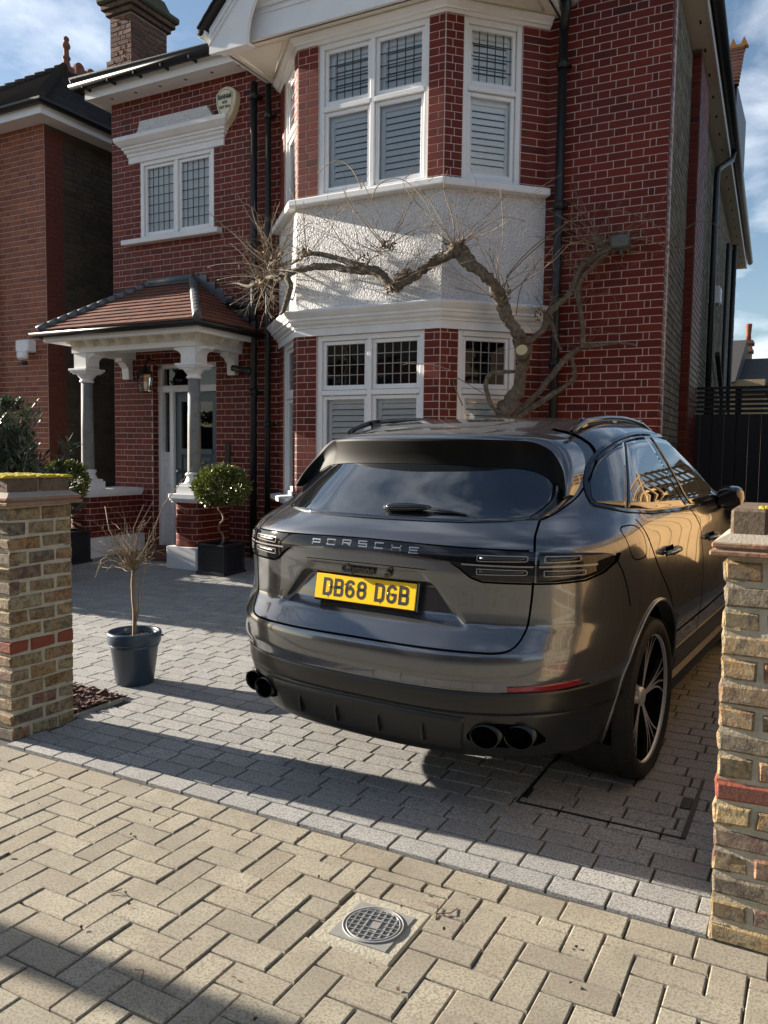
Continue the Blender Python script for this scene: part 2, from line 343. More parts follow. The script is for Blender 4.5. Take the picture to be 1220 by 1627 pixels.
pav = sheet('pavement', -9, 5, [-1.2, 2.634], lambda y: -.011, M['sand'], 'public pavement of buff blocks laid in a herringbone pattern', 'pavement')
U0 = .1025; gx, gy = -1.754, 1.62
COVER = (-1.335, -1.045, 2.03, 2.335)
items = []
rn = random.Random(3)
for j in range(-28, 10):
    for i in range(-72, 64):
        d = (i + j) % 4
        if d == 0: rc = (i, j, 2, 1)
        elif d == 2: rc = (i, j, 1, 2)
        else: continue
        x0 = gx + rc[0] * U0; y0 = gy + rc[1] * U0; x1 = x0 + rc[2] * U0; y1 = y0 + rc[3] * U0
        if y0 > 2.47: continue
        y1 = min(y1, 2.50)
        if y1 - y0 < .03: continue
        cx0, cx1, cy0, cy1 = COVER
        if x1 > cx0 and x0 < cx1 and y1 > cy0 and y0 < cy1:
            # cut at the concrete pad
            if x0 < cx0 - .03: x1 = cx0
            elif x1 > cx1 + .03: x0 = cx1
            elif y0 < cy0 - .03: y1 = cy0
            elif y1 > cy1 + .03: y0 = cy1
            else: continue
        j_ = .0024 if rc[2] == 1 else .0030
        items.append((ground_frame(x0 + j_ + rn.uniform(-.001, .001), y0 + .003, rn.uniform(-.002, .002)), x1 - x0 - 2 * j_, y1 - y0 - .006))
x = -8.9
while x < 4.9:
    l = .2055
    items.append((ground_frame(x + .003, 2.506 + rn.uniform(-.002, .002), rn.uniform(-.002, .003)), l - .006, .118)); x += l
pieces('paver', items, pav, M['paver'], 0.0, .0042, 300, jit=.0012, wob=.0013, stuff='paverwork', variants=6, back=.05)
kb = thing('kerb', 'granite kerb along the road edge of the pavement', 'kerb', (0, -1.28, -.1), kind='structure')
mb = MB()
for k in range(14): mb.bbox(-7 + k * .92, -7 + k * .92 + .91, -1.36, -1.21, -.2, .004, .012)
mb.build('kerb_stone', M['sett'], kb)
# concrete pad with the round cover
cov = thing('access_cover', 'small round iron cover with raised grid set in pale concrete', 'cover', (-1.19, 2.18, 0))
mb = MB(); mb.bbox(-1.332, -1.048, 2.033, 2.332, -.05, -.003, .006); mb.build('concrete_pad', M['concrete'], cov)
cc = (-1.183, 2.18)
mb = MB(); mb.box(-1.285, -1.085, 2.075, 2.282, -.004, .0005); mb.build('frame', M['cast_iron'], cov)
mb = MB(); mb.lathe([(.099, 0), (.099, .004), (.094, .0045), (.093, .001), (.088, .001), (.087, .0045), (.084, .0045), (.083, .0008)], 48, (cc[0], cc[1], 0)); mb.build('lid', M['cast_iron'], cov)
mb = MB()
def chord(c, a, r, wd):
    if abs(c) >= r: return
    h = math.sqrt(r * r - c * c) - .001; ca, sa = math.cos(a), math.sin(a)
    T = Matrix(((ca, -sa, 0, cc[0]), (sa, ca, 0, cc[1]), (0, 0, 1, 0), (0, 0, 0, 1)))
    if abs(c) < .012: 
        mb.box(-h, -.03, c - wd / 2, c + wd / 2, .0005, .0048, T); mb.box(.035, h, c - wd / 2, c + wd / 2, .0005, .0048, T)
    else: mb.box(-h, h, c - wd / 2, c + wd / 2, .0005, .0048, T)
for c in (-.066, -.044, -.022, 0, .022, .044, .066):
    chord(c, .12, .083, .0028); chord(c, .12 + math.pi / 2, .083, .0028)
mb.build('raised_grid', M['cast_iron'], cov)
# driveway of granite setts
dr = sheet('driveway', -9.2, 2.2, [2.634 + k * .3 for k in range(0, 35)], lambda y: GZ(y) - .013, M['joint'], 'front driveway paved with rows of grey granite setts', 'driveway')
items = []; PX, PY = .2047, .1165
TRAY = (-1.083, -.41, 3.285, 3.92)
def bed(x, y): return -4.75 < x < -3.615 and 3.08 < y < 3.50
for r in range(74):
    y0 = 2.650 + r * PY; off = (-.556 + (.072 if r % 2 else 0) + rn.uniform(-.012, .012) + (.1 if r % 4 == 2 else 0))
    for k in range(-46, 14):
        x0 = off + k * PX; x1 = x0 + PX; xc = (x0 + x1) / 2; yc = y0 + PY / 2
        if x0 > .3 or x1 < -9.0: continue
        if yc < 3.12 and (x1 < -3.53 or x0 > -.27): continue
        if yc < 3.12: x0 = max(x0, -3.56); x1 = min(x1, -.243)
        if bed(xc, yc): continue
        if r >= 6 and r <= 10:                          # cut at the recessed tray
            for e in (TRAY[0], TRAY[1]):
                if x0 < e < x1:
                    if e - x0 > .03: items.append((ground_frame(x0 + .0035, y0 + .0035, GZ(yc) + rn.uniform(-.001, .001)), e - x0 - .008, PY - .007))
                    x0 = e + .004
        if x1 - x0 < .025: continue
        mt = ground_frame(x0 + .0035, y0 + .0035, GZ(y0)) @ Matrix.Rotation(math.atan(.009 * (min(yc, 8.2) - 2.65)), 4, 'X')
        items.append((mt, x1 - x0 - .009, PY - .0105))
pieces('sett', items, dr, M['sett'], .0015, .0028, 300, jit=.0012, wob=.0006, stuff='settwork', variants=6, back=.03)
tr = thing('recessed_cover', 'sett filled inspection tray with a thin dark frame beside the car wheel', 'cover', (-.74, 3.6, GZ(3.6)))
mb = MB(); z = GZ(3.6) + .003
for (a, b, c, d) in ((TRAY[0] - .004, TRAY[0] + .003, TRAY[2], TRAY[3]), (TRAY[1] - .006, TRAY[1] + .014, TRAY[2] - .012, TRAY[3]), (TRAY[0] - .004, TRAY[1] + .008, TRAY[2] - .011, TRAY[2])):
    mb.box(a, b, c, d, z - .03, z)
mb.build('frame', M['black_iron'], tr)
mb = MB(); mb.bbox(-.462, -.418, 3.56, 3.68, z - .02, z + .004, .003); mb.build('lifting_slot', M['black_iron'], tr)
# mulch bed
mb = MB(); mb.box(-4.75, -3.615, 3.085, 3.50, -.04, .004); bd = tag(mb.build('soil_bed', M['earth']), 'small bed of bark mulch behind the left gate pier', 'flower bed', kind='structure')
mb = MB(); rn2 = random.Random(5)
for k in range(900):
    x, y = rn2.uniform(-4.3, -3.63), rn2.uniform(3.1, 3.49); l = rn2.uniform(.012, .035)
    T = Matrix.Translation((x, y, .012 + rn2.random() * .02)) @ Matrix.Rotation(rn2.uniform(0, 6.3), 4, 'Z') @ Matrix.Rotation(rn2.uniform(-.6, .6), 4, 'Y')
    mb.box(-l, l, -l * .35, l * .35, -.003, .003, T)
tag(mb.build('bark_mulch', M['bark'], bd), kind='stuff')
# edging line of the bed
mb = MB(); mb.box(-4.75, -3.60, 3.50, 3.52, -.02, GZ(3.5) + .006); mb.box(-3.615, -3.60, 3.085, 3.50, -.02, .012); mb.build('edging', M['concrete'], bd)
# ---------------------------------------------------------------- gate piers
def flemish(w_, course, corner=True, S_=.2255, H_=.113, C_=.0564):
    out_ = []; x = 0.0; seq = course % 2
    if corner and seq: out_.append((0, H_)); out_.append((H_, H_ + C_)); x = H_ + C_; k = 0
    elif seq: out_.append((0, min(w_, H_ + C_))); x = H_ + C_; k = 1 if (course // 2) % 2 else 0
    else: k = 0
    while x < w_ - .02:
        l = (S_, H_)[k % 2]; e = min(x + l, w_)
        if w_ - e < .03: e = w_
        out_.append((x, e)); x = e; k += 1
    return out_
RED = mat('orange_red_pier_brick', (.30, .07, .035), .85, var=.4, vscale=30, bump=1, bscale=60, bdist=.01, bump2=.4)
CREASE = mat('weathered_creasing_tile', (.33, .15, .09), .85, var=.5, vscale=18, dirt=(.24, .20, .14), dscale=7, damt=.8, bump=.6, bscale=50, bdist=.006)
COPING = mat('weathered_coping_brick', (.24, .165, .11), .9, var=.55, vscale=30, grain=(.07, .055, .045), gscale=80, gamt=.6, bump=1, bscale=70, bdist=.012, bump2=.4,
             pieces=[(0, (.22, .15, .09)), (.5, (.28, .20, .125)), (1, (.19, .115, .085))])
LICH = mat('yellow_lichen', (.62, .47, .03), .95, var=.4, vscale=40, bump=1, bscale=90, bdist=.01)
def pier(x0, x1, y0, y1, label, loose, seed):
    t = thing('gate_pier', label, 'gate pier', ((x0 + x1) / 2, (y0 + y1) / 2, 0), group='brick gate piers'); r = random.Random(seed)
    mb = MB(); mb.box(x0 + .003, x1 - .003, y0 + .003, y1 - .003, -.05, 1.2); mb.build('mortar_core', M['mortar_pale'], t)
    H = .0755; n = 16; W, D_ = x1 - x0, y1 - y0
    faces = [((x0, y0), (1, 0), (0, -1), W), ((x1, y0), (0, 1), (1, 0), D_), ((x1, y1), (-1, 0), (0, 1), W), ((x0, y1), (0, -1), (-1, 0), D_)]
    for c in range(n):
        z0 = c * H - .006
        for fi, (o, u, nn, wd) in enumerate(faces):
            if fi == 2 and seed == 2: continue
            fr = frame((o[0], o[1], z0), u, nn); odd = (c + fi) % 2
            cuts = [0, .108, wd - .108, wd] if odd else [0, wd * .5, wd]
            if wd > .36 and odd: cuts = [0, .108, .108 + (wd - .216), wd]
            for k in range(len(cuts) - 1):
                a, b = cuts[k] + (.0075 if k else .0), cuts[k + 1] - (.0075 if k < len(cuts) - 2 else .0)
                m = RED if c == loose else M['stock']
                me = piece_mesh('brick', b - a, H - .0155, .004, .007, m, r.randrange(6), .0042, .05)
                put('brick', me, t, fr @ Matrix.Translation((a, r.uniform(-.003, .003), r.uniform(-.001, .001))))
    z = n * H - .006
    mb = MB(); mb.bbox(x0 - .045, x1 + .045, y0 - .045, y1 + .045, z, z + .017, .004); mb.build('creasing_tile', CREASE, t)
    mb = MB(); mb.bbox(x0 - .030, x1 + .030, y0 - .030, y1 + .030, z + .017, z + .024, .001); mb.build('mortar_bed', M['mortar_grey'], t)
    mb = MB(); mb.bbox(x0 - .040, x1 + .040, y0 - .040, y1 + .040, z + .024, z + .041, .004)
    mb.build('creasing_tile', CREASE, t)
    # mortar flaunching, then bricks on edge
    mb = MB(); b0, b1 = .042, .0
    mb.add([(x0 - .036, y0 - .036, z + .041), (x1 + .036, y0 - .036, z + .041), (x1 + .036, y1 + .036, z + .041), (x0 - .036, y1 + .036, z + .041),
            (x0 + .012, y0 + .012, z + .07), (x1 - .012, y0 + .012, z + .07), (x1 - .012, y1 - .012, z + .07), (x0 + .012, y1 - .012, z + .07)],
           [(0, 1, 5, 4), (1, 2, 6, 5), (2, 3, 7, 6), (3, 0, 4, 7), (4, 5, 6, 7)]); mb.build('flaunching', M['mortar_grey'], t)
    zt = 1.345; k = 0; nb = max(3, round(W / .118)); st = W / nb
    mb = MB(); mb.box(x0 + .02, x1 - .02, y0 + .015, y1 - .015, z + .03, zt - .012); mb.build('coping_mortar', M['mortar_grey'], t)
    for i in range(nb):
        for (ya, yb) in ((y0 + .004, (y0 + y1) / 2 - .005), ((y0 + y1) / 2 + .005, y1 - .004)):
            mb = MB(); mb.bbox(x0 + i * st + .006, x0 + (i + 1) * st - .006, ya, yb, z + .045, zt + r.uniform(-.004, .003), .009); mb.build('coping_brick', COPING, t)
    return t, zt
p1, zt = pier(-3.985, -3.572, 2.70, 3.085, 'left gate pier of yellow stock brick with a bright yellow lichen top', 6, 1)
mb = MB(); rl = random.Random(9)
for k in range(260):
    x, y = rl.uniform(-3.98, -3.58), rl.uniform(2.71, 3.08); q = rl.uniform(.012, .035)
    mb.lathe([(q, -.004), (q * .8, .006), (q * .3, .011)], 7, (x, y, zt - .002), sm=True)
tag(mb.build('lichen', LICH, p1), kind='stuff')
p2, zt = pier(-.237, .22, 2.64, 3.05, 'right gate pier of yellow stock brick with one orange red course', 6, 2)
mb = MB()
for k in range(26):
    x, y = -.125 + rl.uniform(-.03, .03), rl.uniform(2.645, 2.76); q = rl.uniform(.005, .014)
    mb.lathe([(q, -.008), (q * .8, .004), (q * .3, .007)], 7, (x, y, zt - .003))
tag(mb.build('lichen', LICH, p2), kind='stuff')
# ---------------------------------------------------------------- the house
FY = 8.2; HZ = .139
hs = thing('house', 'red brick house with white roughcast bay windows and a tiled porch', 'house', (-5.0, 8.2, HZ))
CH = .0753; CZ0 = .12                          # brick course height and first course
BL, BR_, BD = -5.06, -3.36, .78               # bay front from BL to BR_, projecting BD
FR = frame((-8.6, FY, 0), (1, 0), (0, -1))
WINL = (-8.085, -6.853, 4.24, 5.25); DOOR = (-7.905, -6.825, HZ - .2, 2.62)
def cut_rects(u0, u1, z0, z1, holes):
    us = sorted({u0, u1} | {min(max(h[k], u0), u1) for h in holes for k in (0, 1)}); o = []
    for a, b in zip(us, us[1:]):
        if b - a < 1e-4: continue
        zs = [(z0, z1)]
        for h in holes:
            if h[0] < b - 1e-5 and h[1] > a + 1e-5:
                n = []
                for p, q in zs:
                    if h[2] > p: n.append((p, min(q, h[2])))
                    if h[3] < q: n.append((max(p, h[3]), q))
                zs = [(p, q) for p, q in n if q - p > 1e-4]
        o += [(a, b, p, q) for p, q in zs]
    return o
mb = MB(); mbj = MB()
for a, b, p, q in cut_rects(-8.6, -5.84, -.2, 6.1, [WINL, DOOR]): mb.box(a, b, FY, FY + .26, p, q)
mb.build('front_wall', M['mortar'], hs); mb = MB(); mb.box(-2.6, -1.404, FY, FY + .26, -.2, 6.1); mb.build('front_wall', M['mortar'], hs)
items = []
def bricks_face(fr, u0, u1, z0, z1, holes=(), corner=None, gap=.0082, mode='flem'):
    """courses of bricks on a face; corner = 'l', 'r' or None: where the bond starts"""
    n0 = math.ceil((z0 - CZ0) / CH - .5); n1 = math.floor((z1 - CZ0) / CH + .3); o = []
    for c in range(n0, n1):
        za = CZ0 + c * CH; zb = za + CH
        if mode == 'pier':
            cut = (.62 if c % 2 else 0) * (u1 - u0); row = [(0, u1 - u0)] if not cut else [(0, cut), (cut, u1 - u0)]
        elif mode == 'pier2':
            cut = (.45 if c % 2 else .62) * (u1 - u0); row = [(0, cut), (cut, u1 - u0)]
        else: row = flemish(u1 - u0, c, corner is not None)
        for a, b in row:
            if corner == 'r' or mode == 'pier2': a, b = (u1 - u0) - b, (u1 - u0) - a
            a += u0; b += u0; segs = [(a, b)]
            for h in holes:
                if h[2] < zb - .03 and h[3] > za + .03:
                    n = []
                    for p, q in segs:
                        if h[0] > p: n.append((p, min(q, h[0])))
                        if h[1] < q: n.append((max(p, h[1]), q))
                    segs = [s_ for s_ in n if s_[1] - s_[0] > .02 and not (s_[0] >= h[0] and s_[1] <= h[1])]
            for p, q in segs: o.append((fr @ Matrix.Translation((p + gap / 2, 0, za + gap / 2)), q - p - gap, CH - gap))
    return o
items += bricks_face(FR, 0, 2.76, HZ - .1, 6.08, [(WINL[0] + 8.6, WINL[1] + 8.6, WINL[2] - .06, WINL[3] + .02), (DOOR[0] + 8.6, DOOR[1] + 8.6, -1, DOOR[3])], 'l')
FRR = frame((-2.6, FY, 0), (1, 0), (0, -1))
items += bricks_face(FRR, 0, 1.2, HZ - .1, 6.1, [], 'r')
# left reveal of the door opening and the bay faces
items += bricks_face(frame((DOOR[0], FY, 0), (0, 1), (1, 0)), 0, .16, HZ, 2.62, [], None, mode='pier')
FA = [frame((-5.84, FY, 0), (1, -1), (-1, -1)), frame((BL, FY - BD, 0), (1, 0), (0, -1)), frame((BR_, FY - BD, 0), (1, 1), (1, -1))]
LEN = [1.103, 1.70, 1.103]; WIN_S = [(.288, .913), (.255, 1.525), (.19, .815)]
LOW = (.98, 2.712); UPP = (4.15, 5.70)
wall_b = MB()
for fr, L, (a, b) in zip(FA, LEN, WIN_S):
    wall_b = MB()
    for (z0, z1) in ((LOW[0] - .02, 2.74), (4.13, 5.74)):
        for p_, q_ in ((.0, a), (b, L)): mb = MB(); mb.box(p_, q_, .0, .13, z0, z1, fr); mb.build('bay_pier', M['mortar'], hs)
        items += bricks_face(fr, 0.002, a, z0 + .01, z1 + .02, [], None, mode='pier2'); items += bricks_face(fr, b, L - .002, z0 + .01, z1 + .02, [], None, mode='pier')
    wall_b.box(0, L, .0, .13, -.2, LOW[0] - .02, fr)
    items += bricks_face(fr, 0.002, L - .002, HZ + .02, LOW[0] - .06, [], None)
    wall_b.build('bay_wall', M['mortar'], hs)
pieces('brick', items, hs, M['brick'], .0045, .0022, 300, jit=.0006, wob=.0006, stuff='brickwork', variants=3)
# roughcast band of the bay, its sills and cornices
plan = [(-5.84, FY), (BL, FY - BD), (BR_, FY - BD), (-2.58, FY)]
mb = MB(); mb.sweep(plan, [(-.12, 2.90), (.012, 2.90), (.012, 4.09), (-.12, 4.09)]); mb.build('roughcast_band', M['roughcast'], hs)
mb = MB(); mb.sweep(plan, [(-.1, 4.062), (.10, 4.068), (.105, 4.08), (.105, 4.128), (.095, 4.14), (-.1, 4.155)]); mb.build('bay_sill', M['white_wall'], hs)
mb = MB(); mb.sweep(plan, [(-.1, 2.715), (.022, 2.715), (.022, 2.79), (.04, 2.795), (.04, 2.815), (.075, 2.835), (.085, 2.865), (.105, 2.87), (.105, 2.895), (.125, 2.91), (.155, 2.945), (.16, 2.962), (.15, 2.975), (-.1, 3.0)])
mb.build('bay_cornice', M['white_wall'], hs)
mb = MB(); mb.sweep(plan, [(-.1, .90), (.11, .905), (.115, .955), (.10, .965), (-.1, .99)]); mb.build('bay_sill', M['white_wall'], hs)
# head mouldings of the upper bay
mb = MB(); mb.sweep(plan, [(-.12, 5.70), (.012, 5.70), (.03, 5.72), (.05, 5.725), (.055, 5.745), (.09, 5.77), (.095, 5.79), (-.12, 5.80)]); mb.build('bay_frieze', M['white'], hs)
# windows
def window(fr, u0, u1, z0, z1, cols, rows, lead, lname, behind, sill=False, drop=.05):
    """fr: wall frame; lights in cols x rows [(height fractions)]"""
    T = fr @ Matrix.Translation((u0, drop, z0)); W, H = u1 - u0, z1 - z0; f = .055
    mb = MB()
    mb.bbox(0, f, -.035, .07, 0, H, .005); mb.bbox(W - f, W, -.035, .07, 0, H, .005)
    mb.bbox(f, W - f, -.034, .07, H - f, H, .005); mb.bbox(f, W - f, -.034, .07, 0, f * .9, .005)
    win = mb.build('window', M['white'], hs, world=T)
    cw = (W - 2 * f - (len(cols) - 1) * .05) / len(cols); zz = [f * .9] + [z_ for z_ in rows] + [H - f]
    for ci in range(len(cols)):
        ua = f + ci * (cw + .05); ub = ua + cw
        if ci: mb = MB(); mb.bbox(ua - .05, ua, -.036, .06, f * .9, H - f, .005); mb.build('mullion', M['white'], win, True)
        for ri in range(len(zz) - 1):
            za = zz[ri] + (.028 if ri else 0); zb = zz[ri + 1] - (.028 if ri < len(zz) - 2 else 0)
            if ri: mb = MB(); mb.bbox(ua, ub, -.038, .06, zz[ri] - .026, zz[ri] + .026, .006); mb.build('transom', M['white'], win, True)
            s = .042; mb = MB(); g = .003
            mb.bbox(ua + g, ua + s, -.012, .03, za + g, zb - g, .004); mb.bbox(ub - s, ub - g, -.012, .03, za + g, zb - g, .004)
            mb.bbox(ua + s, ub - s, -.011, .03, zb - s, zb - g, .004); mb.bbox(ua + s, ub - s, -.011, .03, za + g, za + s * 1.25, .004)
            mb.build('sash', M['white'], win, True)
            x0, x1, y0, y1 = ua + s, ub - s, za + s * 1.25, zb - s
            mb = MB(); mb.add([(x0, .012, y0), (x1, .012, y0), (x1, .012, y1), (x0, .012, y1)], [(0, 1, 2, 3)]); mb.build('pane', M['glass'], win, True)
            L_ = lead[ri]
            if L_:
                mb = MB()
                for k in range(1, L_[0]): xx = x0 + (x1 - x0) * k / L_[0]; mb.box(xx - .004, xx + .004, .004, .0105, y0, y1)
                for k in range(1, L_[1]): yy = y0 + (y1 - y0) * k / L_[1]; mb.box(x0, x1, .0045, .011, yy - .004, yy + .004)
                mb.build('leading', M[lname], win, True)
            bh = behind[ri]
            if bh == 'shutter':
                sx0, sx1, sz0, sz1 = x0 - .02, x1 + .02, y0 - .03, y1 + .03
                mb = MB(); mb.box(sx0, sx0 + .06, .05, .08, sz0, sz1); mb.box(sx1 - .045, sx1, .05, .08, sz0, sz1)
                mb.box(sx0 + .06, sx1 - .045, .05, .08, sz0, sz0 + .075); mb.box(sx0 + .06, sx1 - .045, .05, .08, sz1 - .07, sz1); mb.build('shutter_frame', M['blind'], win, True)
                n = max(2, round((sz1 - sz0 - .145) / .062)); p = (sz1 - sz0 - .145) / n
                sm_ = MB(); sm_.box(0, sx1 - sx0 - .107, -.031, .031, -.004, .004); me = sm_.mesh('slat', M['blind'])
                for k in range(n): put('slat', me, win, Matrix.Translation((sx0 + .061, .070, sz0 + .075 + p * (k + .5))) @ Matrix.Rotation(math.radians(64 if z0 > 3 else 56), 4, 'X'), True)
            elif bh == 'net':
                mb = MB(); mb.add([(x0 - .03, .045, y0 - .03), (x1 + .03, .045, y0 - .03), (x1 + .03, .045, y1 + .03), (x0 - .03, .045, y1 + .03)], [(0, 1, 2, 3)]); mb.build('blind', M['frosted'], win, True)
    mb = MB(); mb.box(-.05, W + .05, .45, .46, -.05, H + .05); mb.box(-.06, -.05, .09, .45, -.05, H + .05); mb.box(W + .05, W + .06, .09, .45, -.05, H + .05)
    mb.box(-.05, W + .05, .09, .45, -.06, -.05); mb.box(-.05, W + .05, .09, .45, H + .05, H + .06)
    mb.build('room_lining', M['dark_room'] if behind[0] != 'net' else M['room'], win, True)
    return win
for k in range(3):
    n = 2 if k == 1 else 1
    window(FA[k], WIN_S[k][0], WIN_S[k][1], LOW[0], LOW[1], [1] * n, [1.13], [None, (5, 4)], 'came_pale', ['shutter', 'dark'])
    window(FA[k], WIN_S[k][0], WIN_S[k][1], UPP[0], UPP[1], [1] * n, [.895], [None, (5, 4)], 'leadcame', ['shutter', 'shutter'])
window(FR, WINL[0] + 8.6, WINL[1] + 8.6, WINL[2], WINL[3], [1, 1], [], [(5, 7)], 'leadcame', ['net'], drop=.03)
# sill, hood and roughcast tympanum of the small window
mb = MB(); mb.bbox(-8.36, -6.72, 8.10, 8.26, 4.185, 4.25, .006); mb.build('window_sill', M['white_wall'], hs)
hood = MB(); prof = [(0, 5.245), (.02, 5.245), (.02, 5.325), (.035, 5.33), (.035, 5.36), (.06, 5.38), (.065, 5.41), (.085, 5.415), (.085, 5.44), (.11, 5.455), (.155, 5.505), (.16, 5.55), (.14, 5.565), (0, 5.585)]
hood.sweep([(-8.255, 8.25), (-8.255, 8.195), (-6.70, 8.195), (-6.70, 8.25)], prof); hood.build('window_hood', M['white_wall'], hs)
mb = MB(); mb.prism([(-8.15, 5.56), (-8.07, 5.64), (-8.04, 5.745), (-6.92, 5.745), (-6.90, 5.70), (-6.83, 5.62), (-6.80, 5.56)], 8.14, 8.23, 'Y'); mb.build('roughcast_pediment', M['roughcast'], hs)
# main eaves
mb = MB(); mb.box(-8.78, -5.6, 7.955, 8.26, 6.08, 6.10); mb.box(-8.78, -8.6, 8.26, 12.0, 6.08, 6.10); mb.build('soffit', M['white'], hs)
mb = MB(); mb.box(-8.80, -5.5, 7.93, 7.955, 6.068, 6.20); mb.box(-8.80, -8.78, 7.955, 12.0, 6.068, 6.20); mb.build('fascia', M['white'], hs)
mb = MB()
for k in range(7): mb.lathe([(.022, 0), (.022, -.004), (.012, -.0045), (.012, -.001)], 12, (-8.45 + k * .42, 8.07, 6.08))
mb.build('soffit_vents', M['lead'], hs)
def gutter(path, name='gutter', r=.06, m='black_iron'):
    mb = MB(); pr = [(r * math.cos(a), r * math.sin(a)) for a in [math.pi + k * math.pi / 8 for k in range(9)]] + [((r - .006) * math.cos(a), (r - .006) * math.sin(a)) for a in [2 * math.pi - k * math.pi / 8 for k in range(9)]]
    mb.sweep([p[:2] for p in path], [(r + o, path[0][2] + z) for o, z in pr], sm=True); return mb.build(name, M[m], hs)
gutter([(-8.81, 12.0, 6.235), (-8.81, 7.92, 6.235), (-5.5, 7.92, 6.235)], r=.07)
mb = MB()
for k in range(8): mb.box(-8.7 + k * .45, -8.68 + k * .45, 7.78, 7.93, 6.155, 6.19)
mb.build('gutter_brackets', M['black_iron'], hs)
# side wall (13.6 m long), a little off square
SD = Vector((-.046, 1, 0)).normalized(); SNN = Vector((SD.y, -SD.x, 0)); SF = frame((-1.4, FY, 0), (SD.x, SD.y), (SNN.x, SNN.y))
mb = MB(); mb.box(0.03, 13.6, .004, .3, -.2, 6.1, SF); mb.build('side_wall', M['mortar_dark'], hs)
def plain_bricks(fr, u0, u1, z0, z1, d=.006, cs=None):
    o = []; ch = CH
    for c in range(int((z0 - CZ0) / ch), int((z1 - CZ0) / ch)):
        for a, b in flemish(u1 - u0, c, False):
            o.append((fr @ Matrix.Translation((u0 + a + .005, 0, CZ0 + c * ch + .005)), b - a - .010, ch - .010))
    return o
it = plain_bricks(SF, .23, 1.76, .1, 6.05) + plain_bricks(SF, 2.9, 13.5, .1, 6.05)
pieces('side_brick', it, hs, M['stock_wall'], .006, .003, 0, jit=.002, wob=.002, stuff='stock_brickwork')
it = plain_bricks(SF, 0.003, .23, .1, 6.08)
mb = MB(); mb.box(1.78, 2.88, -.10, .1, -.2, 6.02, SF); mb.build('pilaster', M['mortar_dark'], hs)
PF = SF @ Matrix.Translation((0, -.10, 0)); it += plain_bricks(PF, 1.78, 2.88, .1, 6.0)
it += plain_bricks(SF @ Matrix.Translation((1.78, 0, 0)) @ Matrix.Rotation(-math.pi / 2, 4, 'Z'), 0, .10, .1, 6.0)
pieces('side_brick', it, hs, M['brick'], .005, .003, 0, jit=.001, wob=.001, stuff='red_brickwork')
mb = MB(); mb.box(-.02, 13.72, -.2, .3, 6.04, 6.06, SF); mb.build('side_soffit', M['cream'], hs)
mb = MB(); mb.box(-.02, 13.74, -.225, -.2, 6.03, 6.16, SF); mb.build('side_fascia', M['white'], hs)
mb = MB()
for k in range(20): mb.box(.5 + k * .66, .58 + k * .66, -.135, -.115, 6.034, 6.041, SF)
mb.build('side_soffit_vents', M['dark_room'], hs)
a, b = SF @ Vector((-.05, -.225, 0)), SF @ Vector((13.8, -.225, 0))
gutter([(a.x, a.y, 6.2), (b.x, b.y, 6.2)], r=.065)
def pipe(pts, r=.038, name='downpipe', collars=(), mm='black_iron'):
    mb = MB(); mb.tube(pts, r, 12)
    for z in collars:
        p0 = [p for p in pts if p[2] >= z][-1] if pts[0][2] > pts[-1][2] else pts[0]
        mb.tube([(p0[0], p0[1], z - .04), (p0[0], p0[1], z + .04)], r * 1.28, 12); mb.box(p0[0] - .07, p0[0] + .07, p0[1], p0[1] + .1, z - .012, z + .012)
    return mb.build(name, M[mm], hs)
pipe([(-2.41, 8.11, 5.66), (-2.41, 8.11, .2)], .043, collars=(5.3, 3.95, 2.4))
pipe([(-2.36, 8.02, 5.95), (-2.38, 8.06, 5.78), (-2.41, 8.11, 5.62)], .045)
pipe([(-6.165, 8.11, 5.86), (-6.165, 8.11, .2)], .043, collars=(5.7, 4.0, 2.2))
pipe([(-5.96, 8.12, 5.80), (-5.96, 8.12, .2)], .036, collars=(5.45, 3.5, 1.8))
pipe([(-6.55, 8.10, 3.30), (-6.2, 8.10, 3.24), (-6.17, 8.10, 3.05)], .05, 'waste_pipe'); pipe([(-6.45, 8.06, 2.50), (-6.17, 8.08, 2.44)], .04, 'waste_pipe')
def sp(s, o, z): q = SF @ Vector((s, -o, z)); return (q.x, q.y, q.z)
pipe([sp(5.6, .26, 6.14), sp(5.55, .24, 6.0), sp(5.1, .08, 5.75), sp(5.0, .08, 5.6), sp(5.0, .08, .3)], .045, collars=())
pipe([sp(10.6, .09, 5.9), sp(10.6, .09, .3)], .05); pipe([sp(6.6, .09, 3.2), sp(9.0, .09, 2.4), sp(10.5, .09, 2.2)], .04, 'waste_pipe'); pipe([sp(8.3, .09, 5.4), sp(8.3, .09, .3)], .035)
mb = MB(); mb.prism([(0, 3.55), (.0, 3.9), (-.13, 3.62)], 5.5, 5.9, 'X'); 
mbv = MB(); mbv.box(5.3, 5.6, -.16, 0, 3.82, 4.08, SF); mbv.box(5.33, 5.57, -.18, -.16, 3.84, 4.06, SF); mbv.build('extractor_vent', M['white'], hs)
